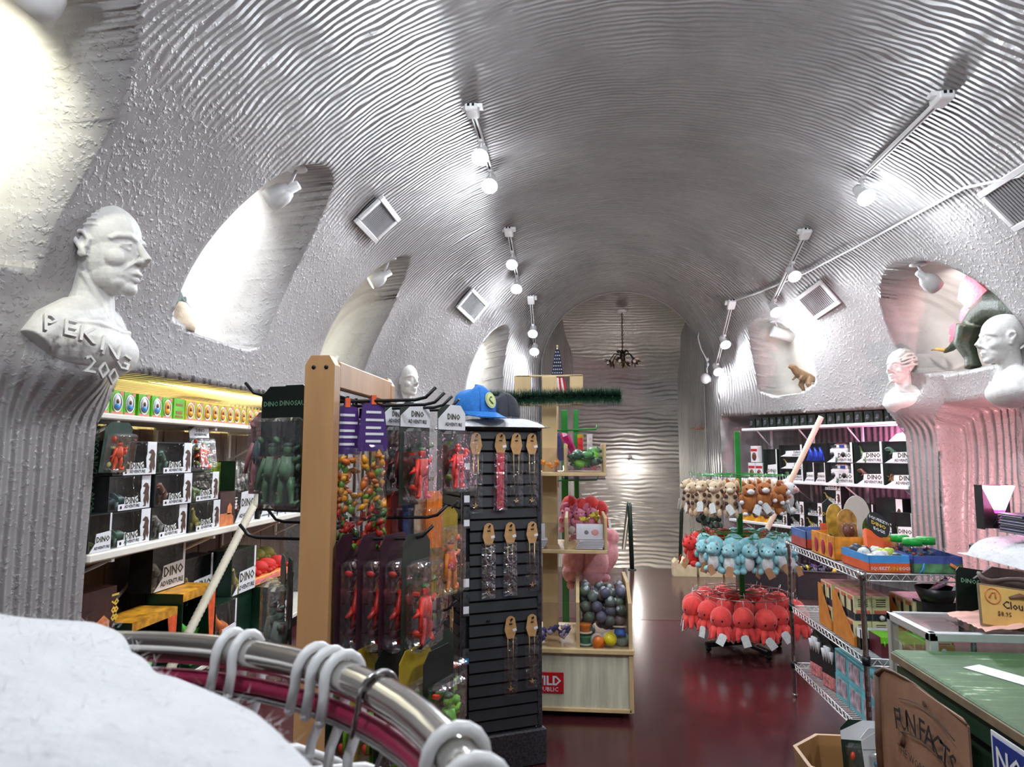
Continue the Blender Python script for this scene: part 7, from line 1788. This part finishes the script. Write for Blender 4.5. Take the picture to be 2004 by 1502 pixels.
# bottom shelf
for i in range(2):
    t = thing('fang_box', 'black house-shaped box with white fangs on the bottom wire shelf, ' + ['far', 'near'][i], 'toy box', (1.46, 4.62 - i * .22, .218), R(-80), 'fang boxes on the bottom wire shelf')
    m = MB(); P = [(0, 0), (.15, 0), (.15, .22), (.075, .29), (0, .22)]; m.prism(P, 0, .14); m.build('carton', M_BLACK, t)
    m = MB()
    for k in range(4): m.sweep([(.03 + k * .03, -.004, .22 + .02 * (k in (1, 2))), (.03 + k * .03, -.006, .15)], [.016, .003], 6)
    m.build('fangs', M_WHITE, t); m = MB(); m.box((.075, -.002, .04), (.14, .003, .07)); m.build('red_print', mat('pink_red_print', hexc(200, 120, 120), .5, var=.6, vscale=40), t)
M_RAIN = mat('rainbow_teal_card', hexc(104, 180, 190), .4, var=.3, vscale=10)
for k in range(2):
    for j in range(3):
        t = thing('rainbow_kit_box', 'teal rainbow kit box on the bottom wire shelf, %s layer, %s from the near end' % (['lower', 'upper'][k], ORD[j]), 'toy box', (1.47, 3.66 + j * .185, .218 + k * .135), R(random.uniform(-1, 1)), 'teal rainbow kit boxes')
        m = MB(); m.box((.12, .09, .066), (.24, .18, .132)); m.build('carton', M_RAIN, t)
        m = MB(); c = [mat('rb%d' % q, hexc(*v), .4) for q, v in enumerate(((60, 150, 180), (226, 200, 70), (206, 80, 120)))]
        for q, r in enumerate((.105, .09, .075)):
            a_ = np.linspace(.25, math.pi - .25, 12); vs = [(.12 + r * math.cos(b), -.0015 - .0003 * q, r * math.sin(b) * .9 + .02) for b in a_] + [(.12 + (r - .014) * math.cos(b), -.0015 - .0003 * q, (r - .014) * math.sin(b) * .9 + .02) for b in a_]; m.add(vs, [(i, i + 1, i + 13, i + 12) for i in range(11)], q)
        m.build('rainbow_print', c, t); m = MB(); m.ell((.12, -.002, .045), (.05, .002, .012), 10); m.build('magenta_title', mat('magenta_title', hexc(196, 60, 120), .4), t)
        m = MB(); m.box((-.001, .09, .07), (.002, .14, .09)); m.build('side_picture', mat('shell_picture', hexc(170, 150, 160), .4, var=.7, vscale=25), t)

# ------------------------------------------------------------------ glass counter, green chest and their goods
M_ALU = mat('pale_aluminium', (.66, .68, .68), .35, .6, var=.06); M_GLASS = clear_mat('counter_glass', (.90, .96, .95), .06, .04, 0, 5, .45)
t = thing('glass_counter', 'aluminium framed glass display counter behind the green chest', 'display case', (1.175, 2.48, 0))
CW, CD = 1.25, .32
for (x, y) in ((.015, .015), (CW - .015, .015), (.015, CD - .015), (CW - .015, CD - .015)): m = MB(); m.bevel_box((x, y, .5), (.03, .03, .985), .003); m.build('upright', M_ALU, t)
for z in (.985, .55, .05):
    for (c, s_) in (((CW / 2, .012, z), (CW, .024, .03)), ((CW / 2, CD - .012, z), (CW, .024, .03)), ((.012, CD / 2, z), (.024, CD, .03)), ((CW - .012, CD / 2, z), (.024, CD, .03))): m = MB(); m.bevel_box(c, s_, .003); m.build('frame_bar', M_ALU, t)
m = MB(); m.box((CW / 2, CD / 2, .998), (CW - .03, CD - .03, .006)); m.build('glass_top', M_GLASS, t)
for (c, s_) in (((CW / 2, .004, .76), (CW - .06, .004, .40)), ((CW / 2, CD - .004, .76), (CW - .06, .004, .40)), ((.004, CD / 2, .76), (.004, CD - .06, .40))): m = MB(); m.box(c, s_); m.build('glass_pane', M_GLASS, t)
m = MB(); m.box((CW / 2, CD / 2, .56), (CW - .04, CD - .04, .012)); m.build('inner_shelf', M_WHITE, t)
m = MB(); m.box((CW / 2, CD / 2, .30), (CW - .02, CD - .02, .47)); m.build('plinth', mat('counter_plinth', hexc(150, 150, 150), .5), t)
def worn_green():
    m = bpy.data.materials.new('worn_green_paint'); nt, b = nodes_of(m); L = nt.links.new; N = nt.nodes.new
    tc = N('ShaderNodeTexCoord'); n = N('ShaderNodeTexNoise'); n.inputs['Scale'].default_value = 5; n.inputs['Detail'].default_value = 9; n.inputs['Roughness'].default_value = .72; L(tc.outputs['Object'], n.inputs['Vector'])
    mp = N('ShaderNodeMapping'); mp.inputs['Scale'].default_value = (4, 26, 4); L(tc.outputs['Object'], mp.inputs[0]); n2 = N('ShaderNodeTexNoise'); n2.inputs['Scale'].default_value = 2.0; n2.inputs['Detail'].default_value = 5; L(mp.outputs[0], n2.inputs['Vector'])
    mu = N('ShaderNodeMath'); mu.operation = 'MULTIPLY'; L(n.outputs['Fac'], mu.inputs[0]); L(n2.outputs['Fac'], mu.inputs[1])
    cr = N('ShaderNodeValToRGB'); e = cr.color_ramp.elements; e[0].position = .0; e[0].color = (*hexc(40, 62, 44), 1); e[1].position = .41; e[1].color = (*hexc(190, 196, 176), 1)
    k = e.new(.30); k.color = (*hexc(66, 100, 58), 1); k = e.new(.36); k.color = (*hexc(84, 120, 76), 1); L(mu.outputs[0], cr.inputs[0]); L(cr.outputs[0], b.inputs['Base Color']); b.inputs['Roughness'].default_value = .6
    return m
M_WGR = worn_green(); M_DGR = mat('dark_green_wood', hexc(34, 60, 38), .45, var=.2, vscale=6, stretch=(1, .2, 1)); M_EDGE = mat('worn_wood_edge', hexc(120, 104, 80), .6, var=.3, vscale=14)
t = thing('green_chest', 'worn green painted wooden chest at the right foreground', 'chest', (1.05, 1.15, 0))
m = MB(); m.bevel_box((.65, .655, .45), (1.26, 1.28, .90), .008); m.build('body', M_DGR, t)
m = MB(); m.bevel_box((.65, .655, .928), (1.31, 1.325, .036), .006); m.build('lid', M_WGR, t)
m = MB(); m.bevel_box((-.006, .655, .925), (.006, 1.32, .026), .002); m.build('worn_edge', M_EDGE, t)
for z in (.875, .06): m = MB(); m.bevel_box((.013, .655, z), (.02, 1.30, .06), .004); m.build('rail', M_DGR, t)
m = MB(); m.bevel_box((.013, 1.29, .46), (.022, .05, .80), .004); m.build('corner_post', M_DGR, t)
t = thing('paper_strip', 'long white paper strip with a red dot lying on the green chest', 'paper', (1.30, 2.12, .947), R(-62)); m = MB(); m.box((0, 0, .0005), (.40, .075, .001)); m.build('strip', M_WHITE, t); m = MB(); m.lathe([(0, .0012), (.007, .0012)], 10, 0, Matrix.Translation((.12, .0, 0))); m.build('red_dot', M_RED, t)
# fun facts parchment
M_PARCH = mat('brown_parchment', hexc(150, 112, 88), .55, var=.25, vscale=7, bump=.1); M_PEDGE = mat('parchment_edge', hexc(96, 66, 48), .6, var=.3)
t = thing('parchment_sign', 'curled brown parchment sign about fun facts on the side of the green chest', 'sign', (1.03, 2.345, .40), R(-90))
m = MB(); n = 18; vs = []
for i in range(n + 1):
    f = i / n
    x = -.10 + .47 * f; yo = -.012 - .03 * math.exp(-((f) / .18) ** 2) - .012 * math.sin(math.pi * f)
    top = .508 - .02 * abs(f - .35) + (-.045 if i == 0 else 0) - (.012 if i >= n - 0 else 0)
    vs += [(x, yo, .0), (x, yo, top), (x, yo + .006, .0), (x, yo + .006, top)]
fs = []
for i in range(n): a = 4 * i; fs += [(a, a + 4, a + 5, a + 1), (a + 2, a + 3, a + 7, a + 6), (a + 1, a + 5, a + 7, a + 3), (a, a + 2, a + 6, a + 4)]
fs += [(0, 1, 3, 2), (4 * n, 4 * n + 2, 4 * n + 3, 4 * n + 1)]; m.add(vs, fs, 0, False); m.build('parchment', M_PARCH, t)
m = MB(); m.sweep([(-.10, -.042, .02), (-.105, -.046, .25), (-.10, -.042, .47)], .013, 10); m.sweep([(-.10, -.042, .47), (-.06, -.035, .50), (0, -.03, .507), (.1, -.02, .507), (.37, -.014, .49)], [.013, .008, .004, .003, .003], 8); m.build('curled_edge', M_PEDGE, t)
xs_ = [.025, .068, .115, .178, .218, .258, .297, .333]
for ch, x in zip('FUNFACTS', xs_): put('letter', text_mesh(ch, .088, 'CENTER', M_INK, 0, 1, .012), t, (x, -.040, .345 + .10 * (x - .18) * (.0) + .025 * math.sin((x - .03) / .29 * math.pi) - .0), (0, R((x - .18) * 60), 0))
for z in (.335, .435):
    m = MB(); m.sweep([(x, -.032, z + .028 * math.sin((x - .02) / .32 * math.pi)) for x in np.linspace(.02, .34, 12)], .0014, 4); m.build('ruled_line', M_INK, t)
put('lettering', text_mesh('THE WORD DINOSAUR', .034, 'CENTER', M_INK, 0, 1, .0), t, (.18, -.034, .27)); put('lettering', text_mesh('WAS COINED', .034, 'CENTER', M_INK, 0, 1, .0), t, (.18, -.034, .215))
m = MB(); m.sweep([(.02, -.028, .29), (.03, -.028, .31), (.028, -.028, .34)], [.010, .012, .003], 6, 0, flat=.2); m.build('dinosaur_print', M_PEDGE, t); m = MB(); m.ell((.18, -.030, .475), (.014, .001, .010), 8); m.build('small_crest', M_PEDGE, t)
t = thing('notice_sign', 'blue and white notice sign on the side of the green chest', 'sign', (1.046, 1.91, .62), R(-90))
m = MB(); m.bevel_box((.15, 0, .14), (.32, .004, .28), .001); m.build('white_plate', M_WHITE, t); m = MB(); m.bevel_box((.15, -.003, .225), (.30, .003, .09), .001); o = m.build('blue_band', mat('notice_blue', hexc(34, 54, 130), .4), t)
put('lettering', text_mesh('NOTICE', .07, 'LEFT', M_WHITE, 0, 1.02, .02), o, (.012, -.006, .20))
# goods on the glass counter
t = thing('pink_cloth', 'crumpled pale pink cloth spread on the glass counter', 'cloth', (1.66, 2.60, 1.002))
n = 26; rows = []
for j in range(n):
    rows.append([((i / (n - 1) - .5) * .62, (j / (n - 1) - .5) * .26, .006 + .010 * abs(math.sin(i * .9 + .5 * j)) * abs(math.sin(j * .55 + 1)) + .012 * math.exp(-((i - 6) / 4) ** 2)) for i in range(n)])
o = put('cloth', sheet('pink_cloth', rows, mat('pale_pink_cloth', hexc(226, 176, 162), .8, var=.1)), t)
M_BARK = mat('dark_bark_tub', hexc(74, 56, 50), .6, var=.4, vscale=12, bump=.5, bscale=30, stretch=(1, 1, .3))
t = thing('bark_tub', 'dark bark-textured tub standing on the glass counter', 'tub', (1.62, 2.66, 1.022))
m = MB(); m.lathe([(.0, 0), (.125, 0), (.145, .06), (.165, .12), (.172, .135), (.160, .135), (.150, .11), (.12, .01)], 26, 0, Matrix.Diagonal((1, .62, 1, 1)), True, False); m.build('tub', M_BARK, t)
m = MB(); m.sweep([(.166 * math.cos(b), .103 * math.sin(b), .135 + .008 * math.sin(5 * b)) for b in np.linspace(0, 2 * math.pi, 30)[:-1]], .008, 6, closed=True); m.build('rim', M_BARK, t)
m = MB(); m.prism([(-.172, .12), (-.165, .12), (-.10, .165), (.0, .15), (.03, .13), (-.10, .125)][1:], .05, .062); m.build('raised_back', M_BARK, t)
M_YCARD = mat('aged_yellow_card', hexc(206, 164, 92), .5, var=.2, vscale=10)
t = thing('price_card', 'yellow price card with hand lettering leaning on the bark tub', 'sign', (1.385, 2.52, 1.022), 0, rot=(R(-14), R(8), R(4)))
m = MB(); m.bevel_box((.12, 0, .065), (.27, .005, .13), .002); m.build('card', M_YCARD, t)
m = MB(); m.bevel_box((.12, .003, .065), (.285, .005, .142), .002); m.build('border', M_EDGE, t)
put('lettering', text_mesh('Cloud', .036, 'LEFT', M_INK, 0, 1, .015), t, (.055, -.004, .062)); put('lettering', text_mesh('Crush', .036, 'LEFT', M_INK, 0, 1, .015), t, (.125, -.004, .020)); put('lettering', text_mesh('$8.95', .022, 'LEFT', MATS['brown_dino_print'], 0, 1, .01), t, (.035, -.004, .035))
m = MB(); m.sweep([(.026 * math.cos(b) + .025, -.004, .026 * math.sin(b) + .098) for b in np.linspace(0, 2 * math.pi, 20)[:-1]], .002, 4, closed=True); m.sweep([(.012, -.004, .09), (.02, -.004, .108), (.035, -.004, .11), (.034, -.004, .09)], .003, 4); m.build('round_emblem', M_TAN, t)
m = MB(); m.sweep([(.08, -.004, .10), (.12, -.004, .115), (.16, -.004, .105), (.20, -.004, .115)], [.006, .014, .010, .004], 6, flat=.2); m.ell((.19, -.004, .10), (.02, .001, .014), 10); m.build('creature_print', M_PEDGE, t)
t = thing('black_card_pack', 'black rounded card pack standing behind the bark tub', 'card', (1.48, 2.76, 1.003), 0, rot=(R(-10), R(8), 0)); m = MB(); m.prism([(-.07, 0), (.07, 0), (.07, .15), (.06, .165), (-.06, .165), (-.07, .15)], -.003, .003); o = m.build('card', M_CARDB, t); put('lettering', text_mesh('DINOSAUR', .022, 'CENTER', MATS['pale_green_ink'], 0, 1, .02), o, (0, -.005, .11))
# stand with cotton, books and lamp
t = thing('side_table', 'dark side table draped with cotton at the right edge', 'table', (2.16, 3.24, 0))
m = MB(); m.bevel_box((0, 0, 1.165), (.66, .40, .035), .006); m.build('top', M_BLACK, t)
m = MB(); m.bevel_box((.22, .0, .585), (.07, .07, 1.13), .006); m.build('column', M_BLACK, t)
m = MB(); m.bevel_box((.15, .0, .015), (.40, .32, .03), .006); m.build('foot', M_BLACK, t)
soft_pad('cotton_pad', 'white cotton batting on the dark side table under the books', (2.17, 3.22, 1.135), (.76, .50), .13, 9, 3000, 0)
for i in range(7):
    t = thing('thin_book', 'thin dark blue book in the stack on the cotton, %s from the bottom' % ORD[i], 'book', (1.98 + .004 * (i % 3), 3.14, 1.262 + i * .0115), R(3 - i), 'stacked thin blue books')
    m = MB(); m.box((0, 0, .001), (.26, .19, .002)); m.box((0, 0, .010), (.26, .19, .002)); m.box((0, -.094, .0055), (.26, .003, .009)); m.build('cover', mat('blue_book_cover', hexc(36, 44, 84), .35, var=.25), t)
    m = MB(); m.box((.0, .002, .0055), (.25, .18, .007)); m.build('pages', M_WHITE, t)
    m = MB(); m.box((.02, -.0962, .0055), (.05, .001, .005)); m.build('spine_mark', MATS['gold_ink'], t)
t = thing('pink_cone_lamp', 'glowing pink cone lamp against a black board on the side table', 'lamp', (1.935, 3.36, 1.262)); t.scale = (.68,) * 3
m = MB(); m.bevel_box((-.11, .03, .14), (.006, .09, .30), .001); m.bevel_box((0, .07, .14), (.22, .006, .30), .001); m.build('black_board', M_BLACK, t)
m = MB(); m.lathe([(.03, .115), (.055, .18), (.095, .285), (.09, .285), (.05, .18), (.026, .12)], 20, 0, None, True, False); m.build('shade', M_PINKL, t)
m = MB(); m.lathe([(0, .10), (.028, .10), (.035, .13), (0, .15)], 16); m.build('neck', mat('magenta_glass', (.8, .02, .2), .2, var=0, emit=(1, .05, .3), estr=2), t)
m = MB(); m.prism([(-.035, 0), (.05, 0), (.03, .07), (.0, .09), (-.02, .06)], -.03, .03); m.sweep([(-.06, -.03, .03), (-.03, -.04, .09), (.02, -.04, .105), (.07, -.04, .08), (.12, -.03, .0)], .004, 6); m.build('base', M_BLKMETAL, t)
lamp('lamp_light', 'POINT', (0, -.02, .34), .8, (1, .45, .65), t, None, .06)
# wooden octagonal bin in front
t = thing('octagonal_bin', 'octagonal wooden bin at the bottom edge holding carded toys', 'bin', (.96, 2.56, 0))
n = 8
for k in range(n):
    b0, b1 = 2 * math.pi * (k + .5) / n, 2 * math.pi * (k + 1.5) / n; r0, r1 = .15, .215
    m = MB(); q = []
    for rr_, z in ((r0, 0), (r1, .555)):
        for (b, e) in ((b0, 0), (b1, 0), (b1, -.014), (b0, -.014)): q.append(((rr_ + e) * math.cos(b), (rr_ + e) * math.sin(b), z))
    m.add(q, [(0, 1, 5, 4), (3, 7, 6, 2), (4, 5, 6, 7), (0, 3, 2, 1), (0, 4, 7, 3), (1, 2, 6, 5)]); m.build('stave', mat('amber_stave', hexc(160, 118, 72), .5, var=.25, vscale=6, stretch=(1, 1, .15)), t)
m = MB(); m.lathe([(0, .0), (.15, .0), (.15, .012), (0, .012)], 8, 0, Matrix.Rotation(R(22.5), 4, 'Z')); m.build('bottom', M_EDGE, t)
for i, (x, y, rz, cs) in enumerate(((1.0, 2.60, -6, [(80, 150, 60), (220, 170, 170), (236, 70, 40)]), (1.10, 2.62, -14, [(60, 150, 190), (80, 84, 90), (200, 140, 110)]), (1.05, 2.52, 4, [(236, 80, 50), (150, 120, 100), (60, 120, 150)]))):
    blister('toy_blister_pack', 'white-topped carded toy standing in the octagonal bin, ' + ['left', 'right', 'front'][i], (x - .09, y - .05, .35), (R(-12), 0, R(rz)), 'carded toys in the octagonal bin', .17, .32, .05, M_WHITE if i else M_DGREEN, lumps('oct%d' % i, cs, .17, .24, .05, 8, 60 + i), .22, M_WHITE, None)
